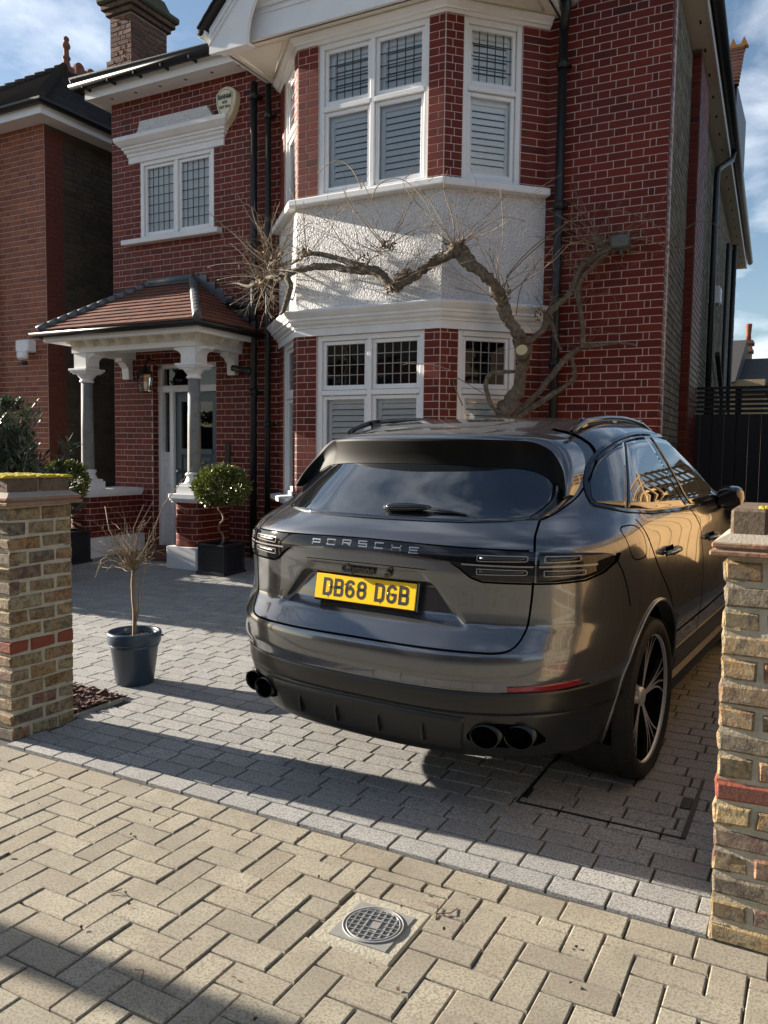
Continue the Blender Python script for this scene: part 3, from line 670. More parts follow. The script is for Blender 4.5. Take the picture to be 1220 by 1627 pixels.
# main roof, low pitched
def roof_plane(name, pts, mats, parent, rows=0):
    mb = MB(); n = len(pts); mb.add(pts, [tuple(range(n))]); return mb.build(name, mats, parent)
E0, E1 = -8.92, -1.12; RY0, RY1, RZ = 7.80, 21.9, 6.245; ph = math.tan(math.radians(29.5)); hw = (E1 - E0) / 2; rz = RZ + hw * ph; xm = (E0 + E1) / 2
mb = MB(); EW = -.046 * 14
mb.add([(E0, RY0, RZ), (E1, RY0, RZ), (E1 + EW, RY1, RZ), (E0, RY1, RZ), (xm, RY0 + hw, rz), (xm + EW, RY1 - hw, rz)], [(0, 1, 4), (1, 2, 5, 4), (2, 3, 5), (3, 0, 4, 5), (0, 3, 2, 1)])
rf = mb.build('roof', M['slate'], hs)
mb = MB(); cs = math.cos(math.radians(29.5)); rr = random.Random(2)
for k in range(26):                                         # courses of tiles on the front slope
    t0 = k * .105; y = RY0 + t0 * cs - .02; z = RZ + t0 * ph * cs; xl = E0 + t0 * cs; xr = E1 - t0 * cs; x = xl
    while x < min(xr, -5.0):
        mb.add([(x + .003, y, z + .008), (x + .165, y, z + .008), (x + .165, y + .15 * cs, z + .15 * cs * ph + .004), (x + .003, y + .15 * cs, z + .15 * cs * ph + .004), (x + .003, y + .003, z - .006), (x + .165, y + .003, z - .006)], [(0, 1, 2, 3), (4, 5, 1, 0)]); x += .168
tag(mb.build('tilework', M['slate'], rf), kind='stuff')
mb = MB(); mb.tube([(E1 + .02, RY0, RZ + .03), (xm, RY0 + hw, rz + .04)], .07, 8); mb.tube([(E0, RY0, RZ + .02), (xm, RY0 + hw, rz + .04)], .06, 8); mb.build('hip_tiles', M['slate'], rf)
# gable over the bay
GX0, GX1, GYF, TZ = -5.96, -2.44, 7.06, 5.93; gc = (GX0 + GX1) / 2
gz_ = lambda x: TZ + (gc - GX0 - abs(x - gc)) * 1.02
mb = MB(); mb.box(GX0 + .03, GX1 - .03, 7.24, FY + .02, 5.80, 5.825); mb.build('gable_soffit', M['cream'], hs)
mb = MB()
for sx in (-1, 1):                                          # raised panel mouldings of the corner soffits
    tri = [(gc + sx * 1.62, 7.34), (gc + sx * .98, 7.34), (gc + sx * 1.62, 8.02)]
    for i in range(3):
        p, q = tri[i], tri[(i + 1) % 3]; mb.tube([(*p, 5.798), (*q, 5.798)], .012, 6)
mb.build('soffit_mouldings', M['cream'], hs)
mb = MB(); mb.box(GX0 + .10, GX1 - .10, 7.20, 7.26, 5.80, 6.12); mb.build('gable_beam', M['white'], hs)
mb = MB(); mb.sweep([(GX0 + .10, 7.30), (GX0 + .10, 7.20), (GX1 - .10, 7.20), (GX1 - .10, 7.30)], [(0, 6.10), (.02, 6.10), (.03, 6.13), (.06, 6.15), (.065, 6.18), (0, 6.19)])
mb.sweep([(GX0 + .10, 7.30), (GX0 + .10, 7.20), (GX1 - .10, 7.20), (GX1 - .10, 7.30)], [(0, 6.04), (.012, 6.04), (.012, 6.055), (0, 6.055)]); mb.build('gable_moulding', M['white'], hs)
mb = MB(); mb.prism([(GX0 + .3, 6.15), (GX1 - .3, 6.15), (gc, 7.55)], 7.25, 7.33, 'Y'); mb.build('gable_face', M['roughcast'], hs)
mb = MB()
for sx in (-1, 1):
    X = lambda d: gc + sx * (gc - GX0 - d)
    # bargeboard: outer edge follows the roof, foot with a curved cut
    po = [(X(0), 5.70), (X(0), 5.96), (X(1.80), 5.96 + 1.80 * 1.02)]
    pi = [(X(1.80), 5.96 + 1.42 * 1.02), (X(.90), 5.96 + .52 * 1.02)]
    cv = [(X(.90 - .40 * math.sin(a) ), 5.96 + .52 * 1.02 - .42 * (1 - math.cos(a)) - .30 * math.sin(a)) for a in [k * math.pi / 2 / 8 for k in range(1, 9)]]
    poly = po + pi + cv + [(X(.50), 5.70)]
    mb = MB(); mb.prism(poly if sx < 0 else poly[::-1], GYF, GYF + .045, 'Y'); mb.build('bargeboard', M['white'], hs)
mb = MB()
for sx in (-1, 1):
    X = lambda d: gc + sx * (gc - GX0 - d)
    for off, wd in ((.05, .03), (.12, .018)):
        p = [(X(0.0), 5.96 - off * 1.3), (X(1.8), 5.96 + 1.8 * 1.02 - off * 1.3), (X(1.8), 5.96 + 1.8 * 1.02 - (off + wd) * 1.3), (X(0.0), 5.96 - (off + wd) * 1.3)]
        mb.prism(p if sx > 0 else p[::-1], GYF - .014, GYF + .01, 'Y')
mb.build('barge_moulding', M['white'], hs)
mb = MB()
for sx in (-1, 1):                                          # boxed foot of the bargeboard
    mb = MB()
    x0, x1 = sorted((gc + sx * (gc - GX0), gc + sx * (gc - GX0 - .05))); mb.box(x0, x1, GYF + .045, 8.24, 5.80, 5.98)
    x0, x1 = sorted((gc + sx * (gc - GX0 - .05), gc + sx * (gc - GX0 - .46))); mb.box(x0, x1, GYF + .045, 7.25, 5.74, 5.77)
    mb.box(x0, x1, GYF + .045, GYF + .06, 5.70, 5.745); mb.build('barge_foot', M['white'], hs)
mb = MB()
for sx in (-1, 1):
    X = lambda d: gc + sx * (gc - GX0 - d)
    p0, p1 = (X(-.10), 5.90), (X(1.83), 5.98 + 1.83 * 1.02)
    for y0, y1, dz in ((GYF - .06, 9.9, 0.0),):
        mb.add([(p0[0], y0, p0[1]), (p1[0], y0, p1[1]), (p1[0], y1, p1[1]), (p0[0], y1, p0[1]), (p0[0], y0, p0[1] + .05), (p1[0], y0, p1[1] + .05), (p1[0], y1, p1[1] + .05), (p0[0], y1, p0[1] + .05)],
               [(0, 1, 2, 3), (4, 7, 6, 5), (0, 4, 5, 1), (0, 3, 7, 4), (1, 5, 6, 2), (2, 6, 7, 3)])
gr = mb.build('gable_roof', M['slate'], hs, fix=True)
mb = MB(); sl = math.atan(1.02)
for sx in (-1, 1):
    for k in range(24):
        d = -.10 + k * .082; x = gc + sx * (gc - GX0 - d); z = 5.90 + .05 + (d + .1) * 1.035
        T = Matrix.Translation((x, 0, z)) @ Matrix.Rotation(sx * (sl + .06), 4, 'Y') if False else None
        e = sx * -1
        mb.add([(x, GYF - .085, z), (x + e * .12, GYF - .085, z + .12 * 1.02 + .004), (x + e * .12, 8.6, z + .12 * 1.02 + .004), (x, 8.6, z), (x, GYF - .085, z + .016), (x + e * .12, GYF - .085, z + .12 * 1.02 + .014), (x + e * .12, 8.6, z + .12 * 1.02 + .014), (x, 8.6, z + .016)],
               [(0, 1, 5, 4), (4, 5, 6, 7), (0, 4, 7, 3), (1, 2, 6, 5)])
tag(mb.build('verge_tiles', M['slate'], gr), kind='stuff')
gutter([(GX0 - .02, 8.2, 5.93), (GX0 - .02, GYF - .05, 5.93)][::1], 'gable_gutter', .06, 'white'); gutter([(GX1 + .02, GYF - .05, 5.93), (GX1 + .02, 8.2, 5.93)], 'gable_gutter', .06, 'white')
# dormer and flue on the side slope
dm = MB(); dm.box(-2.6, -1.56, 15.0, 16.6, 6.4, 7.55); dm.build('dormer_wall', M['white'], hs)
mb = MB(); mb.box(-2.6, -1.50, 14.92, 14.99, 6.95, 7.62); mb.box(-1.56, -1.50, 14.99, 16.7, 6.7, 7.6); mb.build('dormer_trim', M['black_iron'], hs)
mb = MB()
for k in range(11):
    z = 7.55 + k * .085; y = 14.8 + k * .07; mb.box(-2.8, -1.47, y, y + .12, z, z + .03)
dr_ = mb.build('dormer_roof', M['tile'], hs)
mb = MB()
for k in range(8): x = -2.75 + k * .17; mb.prism([(x, 8.45), (x + .15, 8.45), (x + .075, 8.62)], 15.55, 15.65, 'Y')
mb.box(-2.8, -1.47, 15.5, 15.7, 8.42, 8.48); mb.build('ridge_crest', mat('lichened_ridge_tile', (.36, .17, .05), .9, var=.5, vscale=8), dr_)
mb = MB(); mb.tube([(-1.72, 14.4, 6.5), (-1.72, 14.4, 7.5)], .05, 10); mb.lathe([(.06, 7.5), (.11, 7.62), (.12, 7.9), (.09, 7.92)], 12, (-1.74, 14.4, 0)); mb.build('flue', M['stock_dark'], hs)
# ---------------------------------------------------------------- porch and door (parts of the house)
YC = 7.45; CX = (-8.30, -6.53)
for cx in CX:
    mb_ = MB(); mb_.lathe([(.078, 1.20), (.080, 1.24), (.076, 1.75), (.069, 2.34)], 24, (cx, YC, 0)); sh = mb_.build('porch_column', M['stone'], hs)
    mb_ = MB(); mb_.lathe([(.072, 2.315), (.086, 2.322), (.090, 2.338), (.078, 2.35), (.077, 2.36), (.09, 2.378), (.115, 2.408), (.128, 2.424)], 24, (cx, YC, 0))
    for k, (h, z0, z1) in enumerate(((.125, 2.424, 2.442), (.143, 2.442, 2.462), (.158, 2.462, 2.490))): mb_.bbox(cx - h, cx + h, YC - h, YC + h, z0, z1, .004)
    mb_.build('capital', M['white'], sh)
    mb_ = MB(); mb_.bbox(cx - .150, cx + .150, YC - .150, YC + .150, .968, 1.066, .006); mb_.bbox(cx - .128, cx + .128, YC - .128, YC + .128, 1.066, 1.092, .004)
    mb_.lathe([(.125, 1.092), (.108, 1.115), (.094, 1.15), (.088, 1.172), (.103, 1.182), (.107, 1.198), (.10, 1.21), (.082, 1.22)], 24, (cx, YC, 0)); mb_.build('column_base', M['white'], sh)
# low walls with rounded ends, slabs and white plinths
def stadium(cx, h, y1, r):
    a = [(cx - h, y1), (cx - h, YC - h + r)] + [(cx - h + r - r * math.cos(t), YC - h + r - r * math.sin(t)) for t in [k * math.pi / 12 for k in range(1, 6)]] + [(cx - h + r, YC - h)]
    b = [(2 * cx - x, y) for x, y in a][::-1]; return a + b
items = []
for cx in CX:
    y1 = FY - .004 if cx < -7 else YC + .42
    pw = MB(); pw.prism(stadium(cx, .178, y1, .10), .33, .875); low = pw.build('porch_low_wall', M['mortar'], hs)
    pw = MB(); pw.prism(stadium(cx, .235, y1 + .002, .02), GZ(YC) - .1, .352); pw.build('white_plinth', M['white_wall'], low)
    for r_, z0, z1 in ((.196, .87, .894), (.212, .894, .918), (.222, .918, .968)):
        pw = MB(); pw.prism(stadium(cx, r_, y1, .03), z0, z1); pw.build('coping_slab', M['white_wall'], low)
    # bricks of the curved pier, bent around the outline
    ol = stadium(cx, .178, y1, .10); d = [0]
    for p, q in zip(ol, ol[1:]): d.append(d[-1] + math.dist(p, q))
    bm_ = MB()
    def at(s):
        for i in range(len(ol) - 1):
            if s <= d[i + 1] + 1e-6:
                t = (s - d[i]) / max(d[i + 1] - d[i], 1e-9); p = Vector(ol[i]).lerp(Vector(ol[i + 1]), t); u = (Vector(ol[i + 1]) - Vector(ol[i])).normalized(); return p, Vector((-u.y, u.x)) * -1
        return Vector(ol[-1]), Vector((1, 0))
    for c in range(7):
        z0 = .354 + c * CH; z1 = z0 + CH - .008
        for a, b in flemish(d[-1], c, False):
            n = max(1, int((b - a) / .035)); base = len(bm_.v)
            for i in range(n + 1):
                s_ = a + .004 + (b - a - .008) * i / n; p, nn = at(s_)
                q = p + nn * .005; bm_.v += [(q.x, q.y, z0), (q.x, q.y, z1), (p.x - nn.x * .004, p.y - nn.y * .004, z0), (p.x - nn.x * .004, p.y - nn.y * .004, z1)]
            for i in range(n):
                k = base + 4 * i; bm_.face([k, k + 4, k + 5, k + 1]); bm_.face([k + 1, k + 5, k + 7, k + 3]); bm_.face([k + 2, k + 6, k + 4, k])
            k = base; bm_.face([k, k + 1, k + 3, k + 2]); k = base + 4 * n; bm_.face([k, k + 2, k + 3, k + 1])
    tag(bm_.build('curved_brickwork', M['brick'], low, fix=True), kind='stuff')
# brackets on the columns, beam, soffit, modillions, fascia
BT, BB = 2.79, 2.683
for cx in CX:
    mb = MB(); mb.bbox(cx - .108, cx + .108, YC - .108, YC + .108, 2.49, BB - .001, .004)
    for sx in (-1, 1):
        w0 = .108; poly = [(cx + sx * w0, 2.52), (cx + sx * w0, BB)] + [(cx + sx * (w0 + .125), BB), (cx + sx * (w0 + .125), BB - .03)] + [(cx + sx * (w0 + .115 - .115 * math.sin(t)), BB - .03 - .13 * (1 - math.cos(t))) for t in [k * math.pi / 12 for k in range(1, 7)]]
        if not (cx < -7 and sx < 0): mb.prism(poly if sx < 0 else poly[::-1], YC - .085, YC + .085, 'Y')
    poly = [(YC + .108, 2.52), (YC + .108, BB), (YC + .235, BB), (YC + .235, BB - .03)] + [(YC + .108 + .115 - .115 * math.sin(t), BB - .03 - .13 * (1 - math.cos(t))) for t in [k * math.pi / 12 for k in range(1, 7)]]
    mb.prism(poly, cx - .085, cx + .085, 'X'); mb.build('column_bracket', M['white'], hs, fix=True)
X0, X1 = CX[0] - .125, CX[1] + .125; YF = YC - .125
mb = MB(); mb.box(X0, X1, YF, YC + .11, BB, BT); mb.build('porch_beam', M['white'], hs)
mb = MB(); mb.box(X0, X0 + .23, YC + .11, FY, BB, BT); mb.build('porch_beam', M['white'], hs)
mb = MB(); mb.box(X1 - .23, X1, YC + .11, FY, BB, BT); mb.build('porch_beam', M['white'], hs)
ring = [(X0, FY), (X0, YF), (X1, YF), (X1, FY)]
mb = MB(); mb.sweep(ring, [(-.01, BT), (.012, BT), (.016, BT + .02), (.016, BT + .05), (-.01, BT + .06)]); mb.build('beam_moulding', M['cream'], hs)
mb = MB(); mb.box(X0 - .20, X1 + .20, YF - .20, FY, 2.862, 2.875); mb.build('porch_soffit', M['cream'], hs)
mb = MB(); mb.sweep(ring, [(.20, 2.80), (.225, 2.80), (.235, 2.815), (.235, 2.885), (.20, 2.885)]); mb.build('porch_fascia', M['white'], hs)
mb = MB(); mb.prism([(YF + .002, 2.745), (YF + .002, 2.863), (YF - .19, 2.863), (YF - .19, 2.825), (YF - .11, 2.815), (YF - .05, 2.75)], -.032, .032, 'X'); me = mb.mesh('modillion', M['cream'], True)
for k in range(8): put('modillion', me, hs, Matrix.Translation((X0 + .10 + k * (X1 - X0 - .20) / 7, 0, 0)))
for k in range(3):
    for sx, xx in ((1, X1), (-1, X0)):
        put('modillion', me, hs, Matrix.Translation((xx, YF + .12 + k * .27, 0)) @ Matrix.Rotation(sx * math.pi / 2, 4, 'Z') @ Matrix.Translation((0, -YF, 0)))
# wall brackets under the beam ends
mb = MB(); mb.prism([(8.19, 2.42), (8.19, BB), (7.99, BB), (7.99, BB - .04), (8.04, BB - .055), (8.11, 2.56), (8.12, 2.42)], -.06, .06, 'X'); me = mb.mesh('wall_bracket', M['white'], True)
for xx in (X0 + .115, X1 - .115): put('wall_bracket', me, hs, Matrix.Translation((xx, 0, 0)))
gutter([(X0 - .245, FY, 2.905), (X0 - .245, YF - .245, 2.905), (X1 + .245, YF - .245, 2.905), (X1 + .245, FY, 2.905)], 'porch_gutter', .055)
# hipped tile roof of the porch
ex0, ex1, ey = X0 - .28, X1 + .28, YF - .28; TX0, TX1, TZ0, TZ1 = -7.87, -7.20, 2.935, 3.65
pr = MB(); A_, B_, C_, D_, E_, F2 = (ex0, ey, TZ0), (ex1, ey, TZ0), (ex1, FY, TZ0), (ex0, FY, TZ0), (TX0, FY, TZ1), (TX1, FY, TZ1)
pr.add([A_, B_, C_, D_, E_, F2], [(0, 1, 5, 4), (1, 2, 5), (3, 0, 4), (0, 3, 2, 1)]); prf = pr.build('porch_roof', M['tile'], hs)
def tile_slope(P0, P1, Q0, Q1, rows, wdt, nrm):
    """rows of tiles between eave P0-P1 and top Q0-Q1"""
    P0, P1, Q0, Q1 = map(Vector, (P0, P1, Q0, Q1)); mb = MB(); up = Vector(nrm).normalized(); r = random.Random(4)
    for k in range(rows):
        a0, a1 = P0.lerp(Q0, k / rows), P1.lerp(Q1, k / rows); b0, b1 = P0.lerp(Q0, (k + 1.25) / rows), P1.lerp(Q1, (k + 1.25) / rows)
        L0 = (a1 - a0).length; u = (a1 - a0).normalized(); s = (wdt / 2 if k % 2 else 0) - wdt
        upv = ((b0 + b1) / 2 - (a0 + a1) / 2); upv -= u * upv.dot(u)
        tl = (b0 - a0).dot(u); tr_ = (b1 - a0).dot(u)
        while s < L0:
            x0, x1 = max(s + .0015, 0), min(s + wdt - .0015, L0)
            if x1 - x0 > .01:
                lift = up * (.020 + r.uniform(0, .004)); xa, xb = max(x0, tl), min(x1, tr_)
                if xb < xa: xa = xb = (xa + xb) / 2
                q = [a0 + u * x0 + lift, a0 + u * x1 + lift, a0 + u * xb + upv + up * .003, a0 + u * xa + upv + up * .003, a0 + u * x0 - up * .002, a0 + u * x1 - up * .002]
                mb.add(q, [(0, 1, 2, 3), (4, 5, 1, 0)])
            s += wdt
    return mb
n1 = Vector((0, -(TZ1 - TZ0), FY - ey)); tag(tile_slope(A_, B_, E_, F2, 12, .165, n1).build('porch_tiles', M['tile'], prf), kind='stuff')
n2 = Vector((TZ1 - TZ0, 0, ex1 - TX1)); tag(tile_slope(B_, C_, F2, F2, 12, .165, n2).build('porch_tiles', M['tile'], prf), kind='stuff')
n3 = Vector((-(TZ1 - TZ0), 0, TX0 - ex0)); tag(tile_slope(D_, A_, E_, E_, 12, .165, n3).build('porch_tiles', M['tile'], prf), kind='stuff')
for p, q in ((B_, F2), (A_, E_)):
    mb = MB(); p, q = Vector(p), Vector(q); n = 12
    for k in range(n):
        a, b = p.lerp(q, k / n), p.lerp(q, (k + 1.06) / n); mb.tube([a + Vector((0, 0, .012)), b + Vector((0, 0, .022))], .052, 8)
    mb.build('lead_hip', M['lead'], prf)
mb = MB(); mb.tube([Vector(E_) + Vector((-.05, -.03, .02)), Vector(F2) + Vector((.05, -.03, .02))], .06, 8); mb.build('lead_ridge', M['lead'], prf)
mb = MB(); mb.prism([(TX0 - .12, TZ1 - .10), (TX0 - .05, TZ1 + .075), (TX1 + .08, TZ1 + .075), (TX1 + .2, TZ1 - .10)], FY - .03, FY - .004, 'Y')
mb.add([(TX0 - .1, FY - .13, TZ1 - .05), (TX1 + .1, FY - .13, TZ1 - .05), (TX1 + .05, FY - .01, TZ1 + .03), (TX0 - .05, FY - .01, TZ1 + .03)], [(0, 1, 2, 3)])
for k in range(7):                                        # stepped flashing
    x = TX1 + .10 + k * (ex1 - TX1 - .12) / 7; z = TZ1 - (k + .6) * (TZ1 - TZ0) / 7.2; mb.box(x, x + .14, FY - .02 - k * .001, FY - .005, z - .06, z + .11)
mb.build('lead_flashing', M['lead'], prf, fix=True)
# door, frame, step, lantern
DY = 8.36; dx0, dx1 = -7.905, -6.835
mb = MB(); mb.box(dx0, dx1, 7.5, 8.6, HZ - .1, HZ + .006); mb.bbox(dx0 + .005, dx1 - .005, 8.12, 8.5, HZ + .006, HZ + .045, .01); mb.build('door_step', M['tile'], hs)
df = MB(); z0 = HZ + .045
df.bbox(dx0, dx0 + .06, DY - .06, DY + .06, z0, 2.60, .006); df.bbox(dx0 + .20, dx0 + .27, DY - .06, DY + .06, z0, 2.26, .006); df.bbox(dx1 - .06, dx1, DY - .06, DY + .06, z0, 2.60, .006)
df.bbox(dx0, dx1, DY - .075, DY + .06, 2.245, 2.335, .008); df.bbox(dx0, dx1, DY - .06, DY + .06, 2.56, 2.62, .006)
for a, b in ((z0, .50), (.57, .92), (.97, 1.26), (1.32, 1.42)): df.bbox(dx0 + .062, dx0 + .198, DY - .01, DY + .03, a + .03, b, .012)
df.bbox(dx0 + .058, dx0 + .202, DY + .002, DY + .05, z0, 1.45, .003); df.build('door_frame', M['white'], hs)
mb = MB(); mb.add([(dx0 + .06, DY + .02, 1.45), (dx0 + .2, DY + .02, 1.45), (dx0 + .2, DY + .02, 2.25), (dx0 + .06, DY + .02, 2.25)], [(0, 1, 2, 3)])
mb.add([(dx0 + .06, DY, 2.335), (dx1 - .06, DY, 2.335), (dx1 - .06, DY, 2.56), (dx0 + .06, DY, 2.56)], [(0, 1, 2, 3)]); mb.build('fanlight', M['glass'], hs)
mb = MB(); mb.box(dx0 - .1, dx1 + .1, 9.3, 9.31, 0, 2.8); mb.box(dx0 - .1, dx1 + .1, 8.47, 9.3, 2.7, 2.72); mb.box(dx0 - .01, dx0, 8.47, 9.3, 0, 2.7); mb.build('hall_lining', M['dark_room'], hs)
ax0, ax1 = dx0 + .275, dx1 - .065
dd = MB(); dd.box(ax0, ax0 + .10, DY - .02, DY + .03, z0 + .01, 2.24); dd.box(ax1 - .10, ax1, DY - .02, DY + .03, z0 + .01, 2.24)
dd.box(ax0 + .1, ax1 - .1, DY - .02, DY + .03, 2.12, 2.24); dd.bbox(ax0 + .1, ax1 - .1, DY - .035, DY + .03, 1.42, 1.50, .006); dd.box(ax0 + .1, ax1 - .1, DY - .02, DY + .03, z0 + .01, .50)
dd.box(ax0 + .1, ax1 - .1, DY + .0, DY + .03, .50, 1.42); dr0 = dd.build('front_door', M['door'], hs)
for a, b in ((.52, .92), (.97, 1.16), (1.2, 1.40)):
    mb = MB(); mb.bbox(ax0 + .12, ax1 - .12, DY - .016, DY + .01, a, b, .014); mb.build('door_panel', M['door'], dr0)
mb = MB(); mb.add([(ax0 + .1, DY, 1.5), (ax1 - .1, DY, 1.5), (ax1 - .1, DY, 2.12), (ax0 + .1, DY, 2.12)], [(0, 1, 2, 3)])
mb.build('door_glass', M['glass'], dr0)
M['chrome'] = mat('polished_chrome', (.75, .75, .76), .12, metal=1.0)
mb = MB(); mb.lathe([(.03, 0), (.034, .012), (.02, .03), (.024, .045), (.012, .058)], 14, (0, 0, 0), Matrix.Translation((ax0 + .06, DY - .02, 1.2)) @ Matrix.Rotation(math.pi / 2, 4, 'X'))
mb.box(ax0 + .3, ax0 + .52, DY - .05, DY - .035, 1.30, 1.34); mb.build('door_handle', M['chrome'], dr0)
ep = MB(); ep.bbox(-6.66, -6.585, 8.165, 8.2, 1.28, 1.58, .006); ep.lathe([(.03, 0), (.03, .015)], 12, (0, 0, 0), Matrix.Translation((-6.62, 8.19, 1.2)) @ Matrix.Rotation(math.pi / 2, 4, 'X')); ep.build('entry_panel', M['stock_dark'], hs)
lt = thing('lantern', 'small black lantern on the brick wall beside the front door under the porch', 'lantern', (-7.86, 8.02, 2.25))
mb = MB(); cx, cy = -7.86, 8.02
mb.lathe([(.02, .0), (.085, .01), (.085, .02)], 6, (cx, cy, 2.22), sm=False); mb.lathe([(.12, .0), (.03, .1), (.012, .13)], 6, (cx, cy, 2.46), sm=False)
for k in range(6): a = k * math.pi / 3; mb.tube([(cx + .083 * math.cos(a), cy + .083 * math.sin(a), 2.23), (cx + .11 * math.cos(a), cy + .11 * math.sin(a), 2.46)], .006, 5)
mb.tube([(cx, cy, 2.585), (cx, cy + .05, 2.66), (cx, cy + .178, 2.66)], .012, 6); mb.build('lantern_frame', M['black_iron'], lt)
mb = MB(); mb.lathe([(.078, 0), (.104, .22)], 6, (cx, cy, 2.235), sm=False, cap=False); mb.build('lantern_glass', M['glass'], lt)
mb = MB(); mb.lathe([(.02, 0), (.028, .05), (.02, .1)], 10, (cx, cy, 2.27)); mb.build('bulb', M['frosted'], lt)
# alarm box
ab = thing('alarm_box', 'cream shield shaped alarm box lettered in dark green high on the brick wall', 'alarm box', (-6.59, 8.2, 5.7))
shield = [(-.185, .10), (-.19, .05), (-.175, -.04), (-.13, -.13), (-.07, -.2), (0, -.255), (.07, -.2), (.13, -.13), (.175, -.04), (.19, .05), (.185, .10), (.12, .145), (.06, .165), (0, .172), (-.06, .165), (-.12, .145)]
SC = lambda s, cx=-6.585, cz=5.715: [(cx + x * s * .78, cz + z * s) for x, z in shield]
M['alarm'] = mat('cream_plastic', (.60, .57, .42), .45); M['ink'] = mat('dark_green_ink', (.015, .03, .02), .6)
mb = MB(); a, b = SC(1.02), SC(.86); n = len(a)
mb.v += [(x, 8.196, z) for x, z in a] + [(x, 8.105, z) for x, z in a] + [(x, 8.085, z) for x, z in b]
for i in range(n):
    j = (i + 1) % n; mb.face([i, j, n + j, n + i]); mb.face([n + i, n + j, 2 * n + j, 2 * n + i])
mb.face(list(range(2 * n, 3 * n))); mb.build('casing', M['alarm'], ab, fix=True)
mb = MB(); a, b = SC(.80), SC(.76); mb.v += [(x, 8.0835, z) for x, z in a] + [(x, 8.0835, z) for x, z in b]
for i in range(n): j = (i + 1) % n; mb.face([i, j, n + j, n + i])
mb.build('border_line', M['ink'], ab, fix=True)
def text(name, s, size, mtx, m, parent, extrude=.0, shear=0.0, bold=0.0, local=False, sx=1.0, space=1.0):
    cu = bpy.data.curves.new(name, 'FONT'); cu.body = s; cu.size = size; cu.align_x = 'CENTER'; cu.align_y = 'CENTER'; cu.extrude = extrude; cu.shear = shear; cu.offset = bold; cu.space_character = space; cu.resolution_u = 3
    tmp = bpy.data.objects.new('tmp', cu); me = bpy.data.meshes.new_from_object(tmp); bpy.data.objects.remove(tmp); me.name = name; me.materials.clear(); me.materials.append(m)
    return put(name, me, parent, mtx @ Matrix.Diagonal((sx, 1, 1, 1)), local)
RX = Matrix.Rotation(math.pi / 2, 4, 'X')
text('lettering', 'BANHAM', .078, Matrix.Translation((-6.585, 8.082, 5.765)) @ RX, M['ink'], ab, .0008, 0, .003, sx=.62)
text('lettering', '8176', .045, Matrix.Translation((-6.585, 8.082, 5.70)) @ RX, M['ink'], ab, .0008, 0, .0015, sx=.80)
text('lettering', 'NXT 7614', .045, Matrix.Translation((-6.585, 8.082, 5.645)) @ RX, M['ink'], ab, .0008, 0, .0015, sx=.80)
fl = thing('floodlight', 'small grey outdoor lamp on the red brick wall among the vine branches', 'outdoor lamp', (-1.77, 8.1, 3.5))
mb = MB(); mb.bbox(-1.87, -1.70, 8.0, 8.14, 3.46, 3.58, .015); mb.tube([(-1.785, 8.2, 3.42), (-1.785, 8.1, 3.42), (-1.785, 8.08, 3.5)], .02, 8); mb.build('lamp_body', mat('grey_green_plastic', (.10, .115, .105), .5), fl)
# ---------------------------------------------------------------- the left neighbour
nb = thing('house', 'left neighbouring house of orange red brick with a finial on its dark hipped roof', 'house', (-12, 8.3, HZ))
NX = -9.90; NY = 8.18
mb = MB(); mb.box(-15.5, NX - .003, NY + .005, 17, -.1, 6.06); mb.build('wall', M['mortar_dark'], nb)
NF = frame((-12.0, NY, 0), (1, 0), (0, -1)); NFs = frame((NX, NY, 0), (0, 1), (1, 0))
mb = MB(); mb.box(-12.0, NX - .006, NY, NY + .1, -.1, 6.05); mb.build('front_mortar', M['mortar'], nb)
FN = NF @ Matrix.Translation((0, 0, 0))
pieces('brick', bricks_face(FN, .9, 2.094, .3, 6.05, [], 'r', gap=.010), nb, M['brick_orange'], .005, .002, 300, jit=.001, wob=.001, stuff='brickwork', variants=3)
pieces('corner_brick', plain_bricks(NFs, .0, .32, .1, 6.05), nb, mat('deep_red_brick', (.17, .035, .02), .75, var=.4, vscale=20, bump=.4), .005, .003, 0, jit=.001, wob=.001, stuff='corner_brickwork')
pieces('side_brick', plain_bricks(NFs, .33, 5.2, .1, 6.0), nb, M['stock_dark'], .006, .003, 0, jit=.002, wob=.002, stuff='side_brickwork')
ring = [(NX + .26, 16.5), (NX + .26, NY - .26), (-15.5, NY - .26)][::-1]
mb = MB(); mb.sweep([(-15.5, NY - .26), (NX + .26, NY - .26), (NX + .26, 16.5)], [(0, 6.05), (.022, 6.05), (.022, 6.17), (0, 6.17)]); mb.build('fascia', M['white'], nb)
mb = MB(); mb.box(-15.5, NX + .26, NY - .26, NY + .05, 6.055, 6.07); mb.box(NX - .02, NX + .26, NY + .05, 16.5, 6.055, 6.07); mb.build('soffit', M['white'], nb)
mb = MB(); mb.sweep([(-15.5, NY - .30), (NX + .30, NY - .30), (NX + .30, 16.5)], [(-.01, 6.17), (.05, 6.155), (.09, 6.19), (.09, 6.22), (-.01, 6.22)]); mb.build('gutter', M['black_iron'], nb)
hx, hy = NX + .33, NY - .33; AP = (hx - 3.08, hy + 3.08, 8.46); k_ = (8.46 - 6.20) / 3.08
mb = MB(); P = [(hx, hy, 6.2), (hx, 17, 6.2), (AP[0], 17, AP[2]), AP, (hx - 6.16, hy, 6.2), (hx - 6.16, 17, 6.2)]
mb.add(P, [(0, 1, 2, 3), (4, 0, 3), (5, 4, 3, 2), (1, 5, 2)]); nr = mb.build('roof', M['slate'], nb)
n_ = Vector((k_, 0, 1)); t1 = tile_slope(P[0], P[1], P[3], P[2], 30, .17, n_); tag(t1.build('side_tiles', M['slate'], nr), kind='stuff')
n_ = Vector((0, -k_, 1)); t1 = tile_slope(P[4], P[0], P[3], P[3], 30, .17, n_); tag(t1.build('front_tiles', M['slate'], nr), kind='stuff')
mb = MB()
